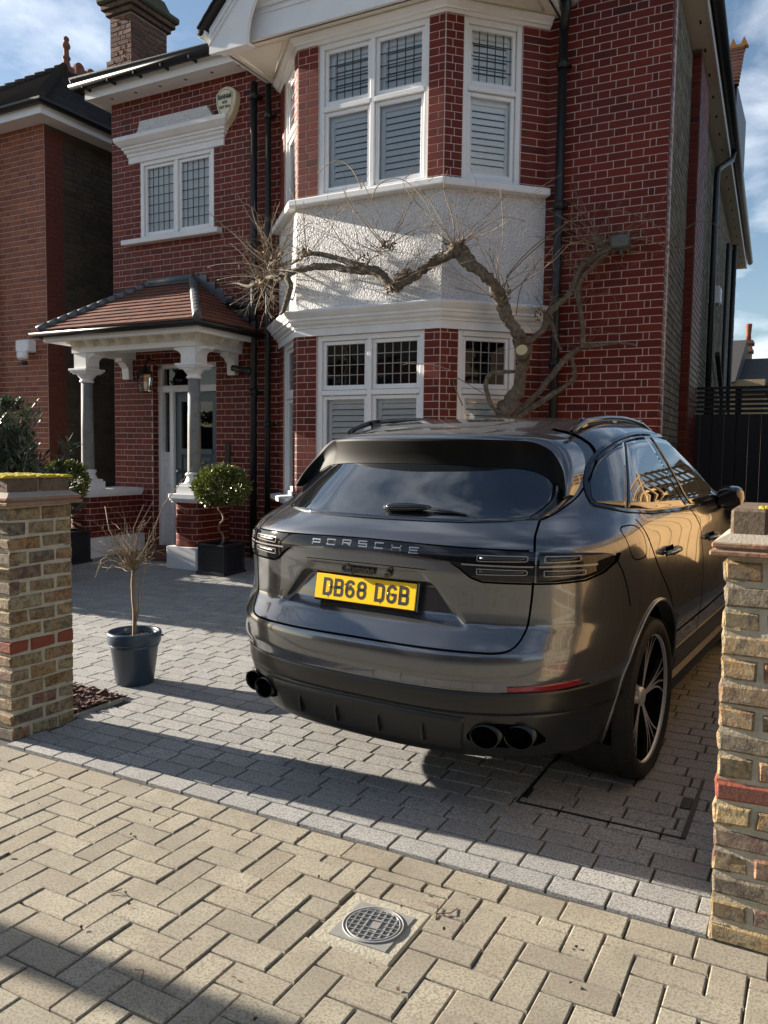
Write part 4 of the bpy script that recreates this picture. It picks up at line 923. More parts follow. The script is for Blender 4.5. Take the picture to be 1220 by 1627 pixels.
for k in range(26):
    a = Vector(P[0]).lerp(Vector(AP), k / 26); b = Vector(P[0]).lerp(Vector(AP), (k + 1.25) / 26); c = (b - a) * .02; mb.tube([a + Vector((0, 0, .05)), b + Vector((0, 0, .02))], [.075, .06], 7)
    a = Vector(P[4]).lerp(Vector(AP), k / 26); b = Vector(P[4]).lerp(Vector(AP), (k + 1.25) / 26); mb.tube([a + Vector((0, 0, .05)), b + Vector((0, 0, .02))], [.075, .06], 7)
mb.build('hip_tiles', M['slate'], nr)
TERRA = mat('terracotta', (.22, .075, .045), .8, var=.4, vscale=14, bump=.3)
mb = MB()
for k in range(20):                                       # pierced ridge cresting
    y = AP[1] + .22 + k * .28; z = AP[2] + .03
    ringp = [(y + .12 + .11 * math.cos(t), z + .10 + .11 * math.sin(t)) for t in [i * math.pi / 8 for i in range(9)]]
    inn = [(y + .12 + .05 * math.cos(t), z + .10 + .05 * math.sin(t)) for t in [i * math.pi / 8 for i in range(9)]]
    b = len(mb.v)
    for (ya, za), (yb, zb) in zip(ringp, inn): mb.v += [(AP[0] - .03, ya, za), (AP[0] - .03, yb, zb), (AP[0] + .03, ya, za), (AP[0] + .03, yb, zb)]
    for i in range(8): q = b + 4 * i; mb.face([q, q + 1, q + 5, q + 4]); mb.face([q + 2, q + 6, q + 7, q + 3]); mb.face([q, q + 4, q + 6, q + 2]); mb.face([q + 1, q + 3, q + 7, q + 5])
    mb.box(AP[0] - .06, AP[0] + .06, y, y + .26, z - .06, z + .10); 
mb.build('ridge_cresting', TERRA, nr, fix=True)
mb = MB(); mb.lathe([(.15, -.14), (.14, .02), (.075, .07), (.055, .16), (.075, .19), (.075, .22), (.05, .25), (.045, .36), (.07, .39), (.075, .43), (.06, .47), (.04, .50), (.055, .53), (.05, .57), (.015, .60)], 14, (AP[0], AP[1] + .05, AP[2])); mb.build('finial', TERRA, nr)
# chimney on the flank
cst = MB(); ccx0, ccx1, cy0, cy1 = NX - .46, NX, 9.87, 10.66
cst.box(ccx0 + .005, ccx1 - .005, cy0 + .005, cy1 - .005, 5.5, 8.7); ch = cst.build('chimney', M['mortar_grey'], nb)
BRC = mat('sooty_chimney_brick', (.17, .07, .045), .85, var=.5, vscale=14, dirt=(.05, .04, .035), dscale=5, damt=.6, bump=.6, pieces=[(0, (.20, .085, .05)), (.5, (.14, .055, .04)), (1, (.24, .11, .06))])
def ring_bricks(x0, x1, y0, y1, z0, z1):
    o = []
    for oo, u, n, L in (((x0, y0), (1, 0), (0, -1), x1 - x0), ((x1, y0), (0, 1), (1, 0), y1 - y0), ((x0, y1), (0, -1), (-1, 0), y1 - y0)):
        fr = frame((oo[0], oo[1], 0), u, n); c = 0; z = z0
        while z < z1 - .03:
            for a, b in flemish(L, c, False): o.append((fr @ Matrix.Translation((a + .004, 0, z + .005)), b - a - .008, CH - .01))
            z += CH; c += 1
    return o
rb = ring_bricks(ccx0, ccx1, cy0, cy1, 6.0, 8.36) + ring_bricks(ccx0 - .045, ccx1 + .045, cy0 - .045, cy1 + .045, 7.52, 7.66) + ring_bricks(ccx0 - .05, ccx1 + .05, cy0 - .05, cy1 + .05, 8.36, 8.44) + ring_bricks(ccx0 - .10, ccx1 + .10, cy0 - .10, cy1 + .10, 8.44, 8.52)
pieces('chimney_brick', rb, ch, BRC, .006, .004, 0, jit=.003, wob=.002, stuff='chimney_brickwork')
mb = MB(); mb.box(ccx0 - .04, ccx1 + .04, cy0 - .04, cy1 + .04, 7.515, 7.665); mb.build('chimney_band', M['mortar_grey'], ch); mb = MB(); mb.box(ccx0 - .05, ccx1 + .05, cy0 - .05, cy1 + .05, 8.36, 8.44); mb.box(ccx0 - .10, ccx1 + .10, cy0 - .10, cy1 + .10, 8.44, 8.52)
mb.bbox(ccx0 - .16, ccx1 + .16, cy0 - .16, cy1 + .16, 8.52, 8.63, .03); mb.prism([(cy0 - .1, 8.63), (cy1 + .1, 8.63), (cy1 - .1, 8.8), (cy0 + .1, 8.8)], ccx0 - .05, ccx1 + .05, 'X'); mb.build('chimney_cap', mat('mossy_chimney_cap', (.10, .095, .06), .95, var=.5, vscale=10, bump=.8), ch)
for y in (10.05, 10.45): mb = MB(); mb.lathe([(.13, 8.7), (.12, 9.0), (.14, 9.05), (.13, 9.3)], 14, ((ccx0 + ccx1) / 2, y, 0)); mb.build('chimney_pot', TERRA, ch)
# unseen bay and gable added to the neighbour to keep sun off the front wall
mb = MB(); mb.prism([(-14.5, NY), (-13.8, 7.42), (-12.2, 7.42), (-11.5, NY)], 0, 6.0); mb.build('bay', M['brick_orange'], nb)
mb = MB(); mb.prism([(-15.0, 6.0), (-11.2, 6.0), (-12.2, 7.0), (-14.0, 7.0)], 7.1, NY - .1, 'Y'); mb.build('shade_gable', M['white_wall'], nb)
sl_ = thing('security_light', 'white outdoor sensor lamp on the orange brick wall of the left house', 'outdoor lamp', (-10.2, 8.1, 2.9))
mb = MB(); mb.bbox(-10.40, -10.12, 8.02, 8.175, 2.86, 3.04, .02); mb.bbox(-10.34, -10.16, 7.98, 8.08, 2.75, 2.88, .03); mb.build('lamp_body', M['white'], sl_); mb = MB(); mb.lathe([(.0, 0), (.045, .01), (.04, .06)], 12, (-10.2, 8.02, 2.67)); mb.build('sensor', M['black_iron'], sl_)
dp = MB(); dp.tube([(-11.02, 8.08, 6.1), (-11.02, 8.08, .2)], .045, 10); dp.build('downpipe', M['black_iron'], nb)
# ---------------------------------------------------------------- fences and the distance
M['black_wood'] = mat('black_stained_timber', (.010, .0105, .012), .6, var=.3, vscale=30, bump=.3, bscale=60)
gt = thing('fence', 'tall black timber fence with open slats along its top beside the house', 'fence', (-.4, 11.1, GZ(11)))
for k in range(6):
    mb = MB(); z = 2.04 + k * .058; mb.box(-1.52, 2.2, 11.09, 11.115, z, z + .036); mb.build('slat', M['black_wood'], gt)
for k in range(26):
    x = -1.52 + k * .142; mb = MB(); mb.bbox(x, x + .139, 11.09, 11.115, .1, 2.02, .003); mb.build('board', M['black_wood'], gt)
for x in (-1.53, -1.30, -.98, .7, 2.1): mb = MB(); mb.box(x, x + .075, 11.116, 11.17, .1, 2.36); mb.build('post', M['black_wood'], gt)
tf = thing('fence', 'tan timber board fence with a trellis top beyond the right gate pier', 'fence', (.3, 7, 0))
M['timber'] = mat('tan_fence_timber', (.40, .25, .11), .8, var=.45, vscale=9, bump=.4, bscale=40, pieces=[(0, (.36, .225, .10)), (.5, (.45, .29, .135)), (1, (.38, .235, .10))])
bb = MB(); bb.box(0, .02, 0, .118, 0, 1.75); me = bb.mesh('board', M['timber'])
for k in range(63): put('board', me, tf, Matrix.Translation((.30 + (k % 2) * .006, 3.12 + k * .124, .02 + GZ(3.1 + k * .124))))
for k in range(5): mb = MB(); y = 3.1 + k * 1.95; mb.box(.32, .42, y, y + .09, 0, 2.35); mb.build('post', M['timber'], tf)
for k in range(48): mb = MB(); y = 3.15 + k * .163; mb.box(.31, .325, y, y + .025, 1.8, 2.25); mb.build('trellis_slat', M['timber'], tf)
for k in range(4): mb = MB(); mb.box(.326, .345, 3.1, 10.95, 1.8 + k * .14, 1.83 + k * .14); mb.build('rail', M['timber'], tf)
fh = thing('house', 'distant house with a tall brick chimney seen over the black fence', 'house', (-4.5, 36, 0))
mb = MB(); mb.box(-12, -2.0, 34, 42, 0, 4.4); mb.build('wall', M['stock'], fh)
mb = MB(); mb.prism([(33.6, 4.3), (42.4, 4.3), (38, 6.4)], -12, -3.0, 'X'); mb.prism([(33.6, 3.9), (42.4, 3.9), (38, 5.6)], -3.0, -1.6, 'X'); rfar = mb.build('roof', M['slate'], fh)
mb = MB(); mb.box(-3.32, -2.96, 39.7, 40.6, 4, 6.5); mb.box(-3.38, -2.90, 39.6, 40.7, 6.1, 6.25); mb.box(-3.40, -2.88, 39.6, 40.7, 6.45, 6.6); cf = mb.build('chimney', BRC, fh)
mb = MB(); mb.lathe([(.13, 6.6), (.11, 6.9), (.14, 7.3), (.14, 7.38)], 12, (-3.12, 40.2, 0)); mb.build('chimney_pot', TERRA, cf)
mb = MB(); mb.box(-7, -6, 33.97, 33.99, 1.2, 2.6); mb.build('window', M['glass'], fh)
rh = thing('house', 'white rendered house with a dark roof behind the tan timber fence', 'house', (5, 7, 0))
mb = MB(); mb.box(3.2, 9, 2.0, 16, 0, 3.6); mb.build('wall', M['stock_dark'], rh)
rh['label'] = 'dark brick house with a low slate roof behind the tan timber fence'
mb = MB(); mb.prism([(2.8, 3.5), (9.4, 3.5), (6.1, 6.2)], 1.6, 16.4, 'Y'); mb.build('roof', M['slate'], rh)
for k, (xa, xb, lab, m_) in enumerate(((-24, -9.2, 'long brick terrace house across the road on the left', 'brick_orange'), (-9, 2.8, 'plain brick terrace house across the road opposite the drive', 'stock_dark'), (3, 16, 'brick terrace house across the road on the right', 'brick_orange'))):
    oh = thing('house', lab, 'house', ((xa + xb) / 2, -18, 0), group='terrace houses across the road')
    mb = MB(); mb.box(xa, xb, -24, -17, -.1, 5.6); mb.build('wall', M[m_], oh)
    mb = MB(); mb.prism([(-24.4, 5.5), (-16.6, 5.5), (-20.5, 8.6)], xa, xb, 'X'); mb.build('roof', M['slate'], oh)
    for i in range(int((xb - xa) / 2.6)):
        for z in (1.0, 3.5):
            x = xa + .9 + i * 2.6; mb = MB(); mb.box(x, x + 1.1, -17, -16.95, z, z + 1.4); mb.build('window', M['white'], oh); mb = MB(); mb.box(x + .1, x + 1.0, -16.95, -16.94, z + .1, z + 1.3); mb.build('pane', M['dark_room'], oh)
for y in (4, 7.5, 11): mb = MB(); mb.box(3.16, 3.2, y, y + 1.2, 1.0, 2.2); mb.build('window', M['white'], rh)
# ---------------------------------------------------------------- the car
YAW, PIT = -.0896, .029
ex = Vector((math.cos(YAW), math.sin(YAW), 0)); e0 = Vector((-math.sin(YAW), math.cos(YAW), 0))
ey = e0 * math.cos(PIT) + Vector((0, 0, math.sin(PIT))); ez = -e0 * math.sin(PIT) + Vector((0, 0, math.cos(PIT)))
car = bpy.data.objects.new('parked_car', None)
link(car, None, world=Matrix(((ex.x, ey.x, ez.x, -1.617), (ex.y, ey.y, ez.y, 3.969), (ex.z, ey.z, ez.z, -.004), (0, 0, 0, 1))))
tag(car, 'dark grey luxury SUV parked nose in on the driveway with a yellow rear plate', 'car')
def carmat(name, col, rough, metal=0.0, coat=0.0, spec=.5, flake=False, bump=0.0, bscale=200):
    m = bpy.data.materials.new(name); m.use_nodes = True; t = m.node_tree; b = t.nodes['Principled BSDF']
    b.inputs['Base Color'].default_value = (*col, 1); b.inputs['Roughness'].default_value = rough; b.inputs['Metallic'].default_value = metal
    b.inputs['Coat Weight'].default_value = coat; b.inputs['Coat Roughness'].default_value = .015; b.inputs['Specular IOR Level'].default_value = spec
    g = N_(t, 'ShaderNodeTexCoord'); vec = g.outputs['Object']
    if flake:
        c = mixc(t, col, tuple(min(1, x * 1.5) for x in col), noise(t, vec, 900, 1, .5)); t.links.new(c, b.inputs['Base Color'])
        d = noise(t, vec, 3.5, 6, .7); sp_ = ramp(t, noise(t, vec, 160, 2, .6), [(.60, (0, 0, 0)), (.72, (1, 1, 1))])   # road dust low on the panels
        sx_ = N_(t, 'ShaderNodeSeparateXYZ'); t.links.new(vec, sx_.inputs[0])
        low = mth(t, 'MULTIPLY', mth(t, 'SUBTRACT', .74, sx_.outputs['Z']), 1.3, True)
        amt = mth(t, 'MULTIPLY', mth(t, 'ADD', mth(t, 'MULTIPLY', low, mth(t, 'ADD', mth(t, 'MULTIPLY', d, .5), mth(t, 'MULTIPLY', sp_, .12))), mth(t, 'MULTIPLY', d, .02)), .35, True)
        c2 = mixc(t, c, (.16, .145, .12), amt); t.links.new(c2, b.inputs['Base Color'])
        t.links.new(mth(t, 'ADD', rough, mth(t, 'MULTIPLY', amt, .5)), b.inputs['Roughness']); t.links.new(mth(t, 'SUBTRACT', coat, mth(t, 'MULTIPLY', amt, 1.0), True), b.inputs['Coat Weight'])
    if bump:
        bn = N_(t, 'ShaderNodeBump'); bn.inputs['Strength'].default_value = bump; bn.inputs['Distance'].default_value = .002; t.links.new(noise(t, vec, bscale, 3), bn.inputs['Height']); t.links.new(bn.outputs[0], b.inputs['Normal'])
    return m
M['paint'] = carmat('dark_grey_metallic_paint', (.105, .111, .120), .20, .75, 1.0, flake=True)
M['trim'] = carmat('satin_black_trim', (.009, .0095, .010), .45, bump=.15, bscale=500)
M['trim2'] = carmat('dark_grey_satin_plastic', (.011, .012, .013), .34, coat=.12)
M['gloss'] = carmat('gloss_black_trim', (.006, .006, .007), .06, coat=.6)
M['tint'] = carmat('dark_tinted_glass', (.008, .010, .012), .015, spec=.9, coat=1.0)
M['lens'] = carmat('smoked_lamp_lens', (.006, .006, .007), .04, spec=.45)
M['lightguide'] = carmat('pale_light_guide', (.24, .23, .22), .18, spec=.6)
M['redlens'] = carmat('red_reflector', (.20, .004, .008), .15, coat=.8)
M['rubber'] = carmat('tyre_rubber', (.012, .012, .012), .75, bump=.5, bscale=120)
M['alloy'] = carmat('bright_alloy', (.60, .63, .68), .36, metal=.6)
M['alloy_dark'] = carmat('dark_alloy', (.03, .03, .032), .3, metal=.6, coat=.5)
M['pipe'] = carmat('dark_exhaust', (.045, .045, .046), .28, metal=1.0)
M['gap'] = carmat('gap_and_shade_black', (.002, .002, .002), .9, spec=0)  # black of the panel gaps, also laid flat as shade in hollows and creases
M['plate'] = carmat('yellow_plate', (.86, .52, .006), .30, coat=.4); M['plate_ink'] = carmat('plate_ink', (.010, .010, .010), .4)
M['silver'] = carmat('silver_badge', (.26, .27, .285), .25, metal=.9)
ZK = [.24, .32, .40, .46, .54, .575, .615, .65, .70, .738, .775, .81, .852, .90, 1.00, 1.05, 1.10, 1.15, 1.19, 1.225, 1.26, 1.32, 1.40, 1.48, 1.545, 1.595, 1.632, 1.658, 1.675, 1.684]
RK = [-.89, -.955, -.985, -1.0, -1.010, -1.008, -1.022, -1.036, -1.034, -1.026, -.996, -.968, -.941, -.938, -.940, -.943, -.942, -.928, -.90, -.858, -.81, -.735, -.645, -.55, -.47, -.38, -.25, -.09, .12, .34]
WK = [.90, .925, .945, .958, .970, .974, .980, .985, .988, .990, .991, .992, .992, .992, .990, .988, .984, .974, .958, .936, .912, .884, .845, .802, .765, .727, .678, .612, .51, .34]
NK = [2.7, 2.8, 2.9, 2.9, 2.9, 2.9, 2.9, 2.9, 2.9, 2.9, 2.9, 2.9, 2.9, 2.9, 2.9, 2.9, 2.9, 2.85, 2.7, 2.5, 2.35, 2.3, 2.3, 2.35, 2.45, 2.6, 2.6, 2.5, 2.4, 2.2]
FK = [3.45, 3.60, 3.70, 3.75, 3.77, 3.77, 3.76, 3.75, 3.72, 3.68, 3.64, 3.58, 3.48, 3.35, 2.75, 2.42, 2.18, 2.06, 1.98, 1.91, 1.85, 1.75, 1.62, 1.48, 1.37, 1.28, 1.17, 1.04, .86, .6]
def sst(a, b, x): t = min(max((x - a) / (b - a), 0), 1); return t * t * (3 - 2 * t)
def pch(K):
    h = [ZK[i + 1] - ZK[i] for i in range(len(ZK) - 1)]; d = [(K[i + 1] - K[i]) / h[i] for i in range(len(h))]; m = [d[0]] + [0] * (len(K) - 2) + [d[-1]]
    for i in range(1, len(K) - 1):
        if d[i - 1] * d[i] > 0: w1 = 2 * h[i] + h[i - 1]; w2 = h[i] + 2 * h[i - 1]; m[i] = (w1 + w2) / (w1 / d[i - 1] + w2 / d[i])
    def ev(z):
        z = min(max(z, ZK[0]), ZK[-1]); i = 0
        while i < len(h) - 1 and z > ZK[i + 1]: i += 1
        t = (z - ZK[i]) / h[i]; return (2 * t**3 - 3 * t * t + 1) * K[i] + (t**3 - 2 * t * t + t) * h[i] * m[i] + (-2 * t**3 + 3 * t * t) * K[i + 1] + (t**3 - t * t) * h[i] * m[i + 1]
    return ev
fR, fW, fN, fF = pch(RK), pch(WK), pch(NK), pch(FK)
_pc = {}
def prm(z):
    k = round(z, 5)
    if k not in _pc:
        R, W, n, F = fR(z), fW(z), fN(z), fF(z); ya = min(-.1 + max(0, R + .94), (R + F) / 2); yb = max(min(F - 1.05 + .62 * sst(1.0, 1.2, z), 2.6), ya + .02); _pc[k] = (R, W, n, F, ya, yb)
    return _pc[k]
def recess(x, z):
    """sunken field for the number plate"""
    if z < .80 or z > 1.08: return 0
    top = 1.046; half = .292 + (top - z) * .92 if z < top else .292
    ed = sst(0, .030, half - abs(x)); up = .12 * sst(0, .012, top - z) + .88 * sst(0, .03, 1.004 - z); lo = sst(.815, .875, z)
    return .062 * ed * up * lo * (.55 + .45 * sst(.86, 1.03, z))
def rear_y(x, z):
    R, W, n, F, ya, yb = prm(z); q = max(0.0, 1 - (abs(x) / W) ** n); return ya - (ya - R) * q ** (1 / n) + recess(x, z)
def side_x(y, z):
    R, W, n, F, ya, yb = prm(z); a = min(max((ya - y) / (ya - R), 0), 1); b = min(max((y - yb) / (F - yb), 0), 1)
    bul = -.012 * math.exp(-((y - 1.4) / .9) ** 2) * (1 if .45 < z < 1.0 else 0) if False else 0
    return W * (1 - a ** n) ** (1 / n) * (1 - b ** 2.4) ** (1 / 2.4)
def ring(z):
    R, W, n, F, ya, yb = prm(z); P = []
    for i in range(73): x = W * .80 * i / 72; P.append((x, ya - (ya - R) * (1 - (x / W) ** n) ** (1 / n) + recess(x, z)))
    a0 = (1 - .8 ** n) ** (1 / n)
    for i in range(1, 15): a = a0 * (1 - i / 14); P.append((W * (1 - a ** n) ** (1 / n), ya - (ya - R) * a))
    for i in range(1, 21): P.append((W, ya + (yb - ya) * i / 20))
    for i in range(1, 15): t = i / 14 * math.pi / 2; P.append((W * math.cos(t) ** (2 / 2.4) if i < 14 else 0, yb + (F - yb) * math.sin(t) ** (2 / 2.4)))
    return P + [(-x, y) for x, y in P[-2:0:-1]]
def loft(zs, capb=True, capt=True):
    mb = MB(); rs = [ring(z) for z in zs]; n = len(rs[0])
    for z, r in zip(zs, rs): mb.v += [(x, y, z) for x, y in r]
    for i in range(len(zs) - 1):
        for k in range(n): mb.face([i * n + k, i * n + (k + 1) % n, (i + 1) * n + (k + 1) % n, (i + 1) * n + k], 0, True)
    if capb: mb.face(list(range(n))[::-1])
    if capt: mb.face([(len(zs) - 1) * n + k for k in range(n)], 0, True)
    return mb
def zrange(a, b, s): k = max(1, round((b - a) / s)); return [a + (b - a) * i / k for i in range(k + 1)]
zs = zrange(.505, .80, .012) + zrange(.80, 1.09, .0055)[1:] + zrange(1.09, 1.62, .016)[1:] + zrange(1.62, 1.684, .005)[1:]
def cut_arches(o):
    cm = MB()
    for sy in (0, 2.895):
        for sx in (-1, 1):
            T = Matrix.Translation((sx * .60 if sx > 0 else -1.2, sy, .385)) @ Matrix.Rotation(math.pi / 2, 4, 'Y'); cm.lathe([(.445, 0), (.445, .60)], 56, (0, 0, 0), T, 0, True)
    c = bpy.data.objects.new('cutter', cm.mesh('cutter', M['trim'], True)); COL.objects.link(c)
    o.data.materials.append(M['trim'])
    md = o.modifiers.new('arches', 'BOOLEAN'); md.operation = 'DIFFERENCE'; md.object = c; md.solver = 'EXACT'; md.material_mode = 'TRANSFER'
    bpy.context.view_layer.update(); dg = bpy.context.evaluated_depsgraph_get(); me = bpy.data.meshes.new_from_object(o.evaluated_get(dg)); o.modifiers.clear(); o.data = me; bpy.data.objects.remove(c)
    me.name = o.name; return o
def free(name, mb, m):
    o = bpy.data.objects.new(name, mb.mesh(name, m, True)); COL.objects.link(o); return o
def adopt(o, parent): o.parent = parent; WM[o.name] = WM[parent.name].copy(); return o
body = adopt(cut_arches(free('body', loft(zs), M['paint'])), car)
low = adopt(cut_arches(free('lower_trim', loft(zrange(.295, .503, .02)), M['trim2'])), car)
# patches laid on the bodywork
def onR(x, z, off):
    h = .004; y = rear_y(x, z); gx_ = (rear_y(x + h, z) - rear_y(x - h, z)) / (2 * h); gz2 = (rear_y(x, z + h) - rear_y(x, z - h)) / (2 * h)
    n = Vector((gx_, -1, gz2)).normalized(); return Vector((x, y, z)) + n * off
def onS(y, z, off, sx=1):
    h = .004; x = side_x(y, z); gy_ = (side_x(y + h, z) - side_x(y - h, z)) / (2 * h); gz2 = (side_x(y, z + h) - side_x(y, z - h)) / (2 * h)
    n = Vector((1, -gy_, -gz2)).normalized(); p = Vector((x, y, z)) + n * off; return Vector((p.x * sx, p.y, p.z))
def resample(pl, n):
    d = [0]
    for p, q in zip(pl, pl[1:]): d.append(d[-1] + math.dist(p, q))
    o = []; i = 0
    for k in range(n):
        s = d[-1] * k / (n - 1)
        while i < len(pl) - 2 and s > d[i + 1]: i += 1
        t = (s - d[i]) / max(d[i + 1] - d[i], 1e-9); o.append((pl[i][0] + (pl[i + 1][0] - pl[i][0]) * t, pl[i][1] + (pl[i + 1][1] - pl[i][1]) * t))
    return o
def patch(fn, bot, top, off, name, m, parent=car, nu=40, nv=14, depth=.012, crown=0.0):
    B, T = resample(bot, nu), resample(top, nu); mb = MB()
    for j in range(nv):
        t = j / (nv - 1)
        for i in range(nu):
            a, b = B[i][0] + (T[i][0] - B[i][0]) * t, B[i][1] + (T[i][1] - B[i][1]) * t; mb.v.append(tuple(fn(a, b, off + crown * 16 * t * (1 - t) * (i / (nu - 1)) * (1 - i / (nu - 1)))))
    for j in range(nv - 1):
        for i in range(nu - 1): mb.face([j * nu + i, j * nu + i + 1, (j + 1) * nu + i + 1, (j + 1) * nu + i], 0, True)
    bd_ = [i for i in range(nu)] + [j * nu + nu - 1 for j in range(1, nv)] + [(nv - 1) * nu + i for i in range(nu - 2, -1, -1)] + [j * nu for j in range(nv - 2, 0, -1)]
    pts = B + [(B[-1][0] + (T[-1][0] - B[-1][0]) * j / (nv - 1), B[-1][1] + (T[-1][1] - B[-1][1]) * j / (nv - 1)) for j in range(1, nv)] + T[-2::-1] + [(B[0][0] + (T[0][0] - B[0][0]) * j / (nv - 1), B[0][1] + (T[0][1] - B[0][1]) * j / (nv - 1)) for j in range(nv - 2, 0, -1)]
    b0 = len(mb.v); mb.v += [tuple(fn(p[0], p[1], off - depth)) for p in pts]; k = len(bd_)
    for i in range(k): mb.face([bd_[i], bd_[(i + 1) % k], b0 + (i + 1) % k, b0 + i])
    return mb.build(name, m, parent, True, fix=True)
def ribbon(fn, pts, wd, off, name, m, parent=car, n=40, closed=False):
    P = resample(pts + ([pts[0]] if closed else []), n); mb = MB()
    for i, p in enumerate(P):
        a, b = P[max(i - 1, 0)], P[min(i + 1, n - 1)]
        if closed and i in (0, n - 1): a, b = P[n - 2], P[1]
        d = Vector((b[0] - a[0], b[1] - a[1])).normalized(); nn = Vector((-d.y, d.x)) * wd / 2
        mb.v += [tuple(fn(p[0] + nn.x, p[1] + nn.y, off)), tuple(fn(p[0] - nn.x, p[1] - nn.y, off))]
    for i in range(n - 1): mb.face([2 * i, 2 * i + 1, 2 * i + 3, 2 * i + 2], 0, True)
    return mb.build(name, m, parent, True, fix=True)
def sm_(pts, it=2):
    for _ in range(it):
        o = [pts[0]]
        for p, q in zip(pts, pts[1:]): o += [(p[0] * .75 + q[0] * .25, p[1] * .75 + q[1] * .25), (p[0] * .25 + q[0] * .75, p[1] * .25 + q[1] * .75)]
        pts = o + [pts[-1]]
    return pts
mir = lambda P: [(-a, b) for a, b in P[::-1]]
# rear window
gb = [(0, 1.236), (.40, 1.238), (.60, 1.246), (.69, 1.262)]; gt_ = [(0, 1.535), (.40, 1.53), (.56, 1.51), (.655, 1.45)]
gl_ = patch(onR, mir(gb)[:-1] + gb, mir(gt_)[:-1] + gt_, .004, 'rear_window', M['tint'], nu=60, nv=24)
for sx in (-1, 1):
    e = sm_([(sx * .662, 1.25), (sx * .70, 1.275), (sx * .722, 1.335), (sx * .70, 1.40), (sx * .66, 1.455)])
    patch(onR, [(sx * .655, 1.25)] + [(sx * (abs(a) - .05), b) for a, b in e], [(sx * .668, 1.25)] + e, .0042, 'rear_window_edge', M['gloss'], nu=24, nv=4)
# spoiler: roof lip and side blades in one horseshoe round the rear window
ST = [((0, 1.626), (0, -.600, 1.580), (0, 1.462)), ((.18, 1.624), (.18, -.585, 1.580), (.18, 1.461)), ((.34, 1.616), (.33, -.548, 1.578), (.33, 1.457)), ((.48, 1.602), (.45, -.490, 1.574), (.45, 1.450)), ((.59, 1.582), (.545, -.425, 1.566), (.535, 1.440)),
      ((.655, 1.545), (.612, -.398, 1.535), (.59, 1.422)), ((.693, 1.495), (.655, -.402, 1.492), (.635, 1.396)), ((.718, 1.44), (.693, -.430, 1.440), (.672, 1.368)), ((.730, 1.385), (.717, -.468, 1.386), (.703, 1.343)), ((.734, 1.335), (.730, -.497, 1.338), (.724, 1.322))]
def cat(a, b, c, d, t): return .5 * (2 * b + (c - a) * t + (2 * a - 5 * b + 4 * c - d) * t * t + (3 * b - a - 3 * c + d) * t ** 3)
full = [tuple(tuple([-q[0]] + list(q[1:])) for q in st_) for st_ in ST[:0:-1]] + ST
sp_ = MB(); nS = 0
for i in range(len(full) - 1):
    for k in range(5 if i < len(full) - 2 else 6):
        t = k / 5; g = [full[min(max(i + o, 0), len(full) - 1)] for o in (-1, 0, 1, 2)]
        A, L, B = [[cat(*[gg[q][c] for gg in g], t) for c in range(len(g[0][q]))] for q in range(3)]
        pa = onR(A[0], min(A[1], 1.655), .003); pl = Vector(L); pb = onR(B[0], B[1], .006); pm_ = (pa + pl) / 2 + Vector((0, 0, .006)); n_ = Vector((-pl.x * .15, -.3, -1)).normalized() if abs(pl.x) < .5 else Vector((-(1 if pl.x > 0 else -1) * .8, -.1, -.5)).normalized()
        q2 = pl + n_ * .014 + Vector((0, .004, 0)); q3 = q2.lerp(pb, .5) + Vector((0, .012, 0))
        sp_.v += [tuple(p) for p in (pa, pm_, pl, q2, q3, pb)]; nS += 1
for i in range(nS - 1):
    for k in range(5): sp_.face([i * 6 + k, (i + 1) * 6 + k, (i + 1) * 6 + k + 1, i * 6 + k + 1], 0 if k < 2 else 1, True)
M['under'] = carmat('matt_black_underside', (.004, .004, .004), .55, spec=.12)
sp_.build('rear_spoiler', [M['paint'], M['under']], car, True)
for sx in (-1, 1): ribbon(lambda a, b, o, sx=sx: onR(sx * a, b, o), sm_([(.52, 1.622), (.62, 1.598), (.692, 1.55), (.732, 1.49), (.748, 1.42), (.748, 1.36), (.742, 1.32), (.70, 1.262), (.672, 1.248)]), .007, .0016, 'shut_line', M['gap'], n=60)
# light bar and lamps
hb = [(0, 1.117), (.22, 1.111), (.40, 1.096), (.45, 1.075), (.495, 1.040), (.54, 1.025), (.722, 1.022)]; ht = [(0, 1.156), (.22, 1.153), (.40, 1.147), (.45, 1.146), (.495, 1.145), (.54, 1.1445), (.722, 1.138)]
def patchx(bot, top, name):
    B, T = mir(bot)[:-1] + bot, mir(top)[:-1] + top; BB_, TT_ = [], []
    for i in range(len(B) - 1):
        for k in range(6): t = k / 6; BB_.append((B[i][0] + (B[i + 1][0] - B[i][0]) * t, B[i][1] + (B[i + 1][1] - B[i][1]) * t)); TT_.append((BB_[-1][0], T[i][1] + (T[i + 1][1] - T[i][1]) * t))
    BB_.append(B[-1]); TT_.append((B[-1][0], T[-1][1])); mb = MB(); n = len(BB_); nv = 7
    for j in range(nv):
        for p, q in zip(BB_, TT_): mb.v.append(tuple(onR(p[0], p[1] + (q[1] - p[1]) * j / (nv - 1), .006)))
    for j in range(nv - 1):
        for i in range(n - 1): mb.face([j * n + i, j * n + i + 1, (j + 1) * n + i + 1, (j + 1) * n + i], 0, True)
    return mb.build(name, M['lens'], car, True, fix=True)
light_bar = patchx(hb, ht, 'light_bar')
ribbon(onR, sm_([(-.70, 1.143), (-.415, 1.150), (0, 1.160), (.415, 1.150), (.70, 1.143)]), .006, .0055, 'light_bar_edge', M['gap'], n=60)
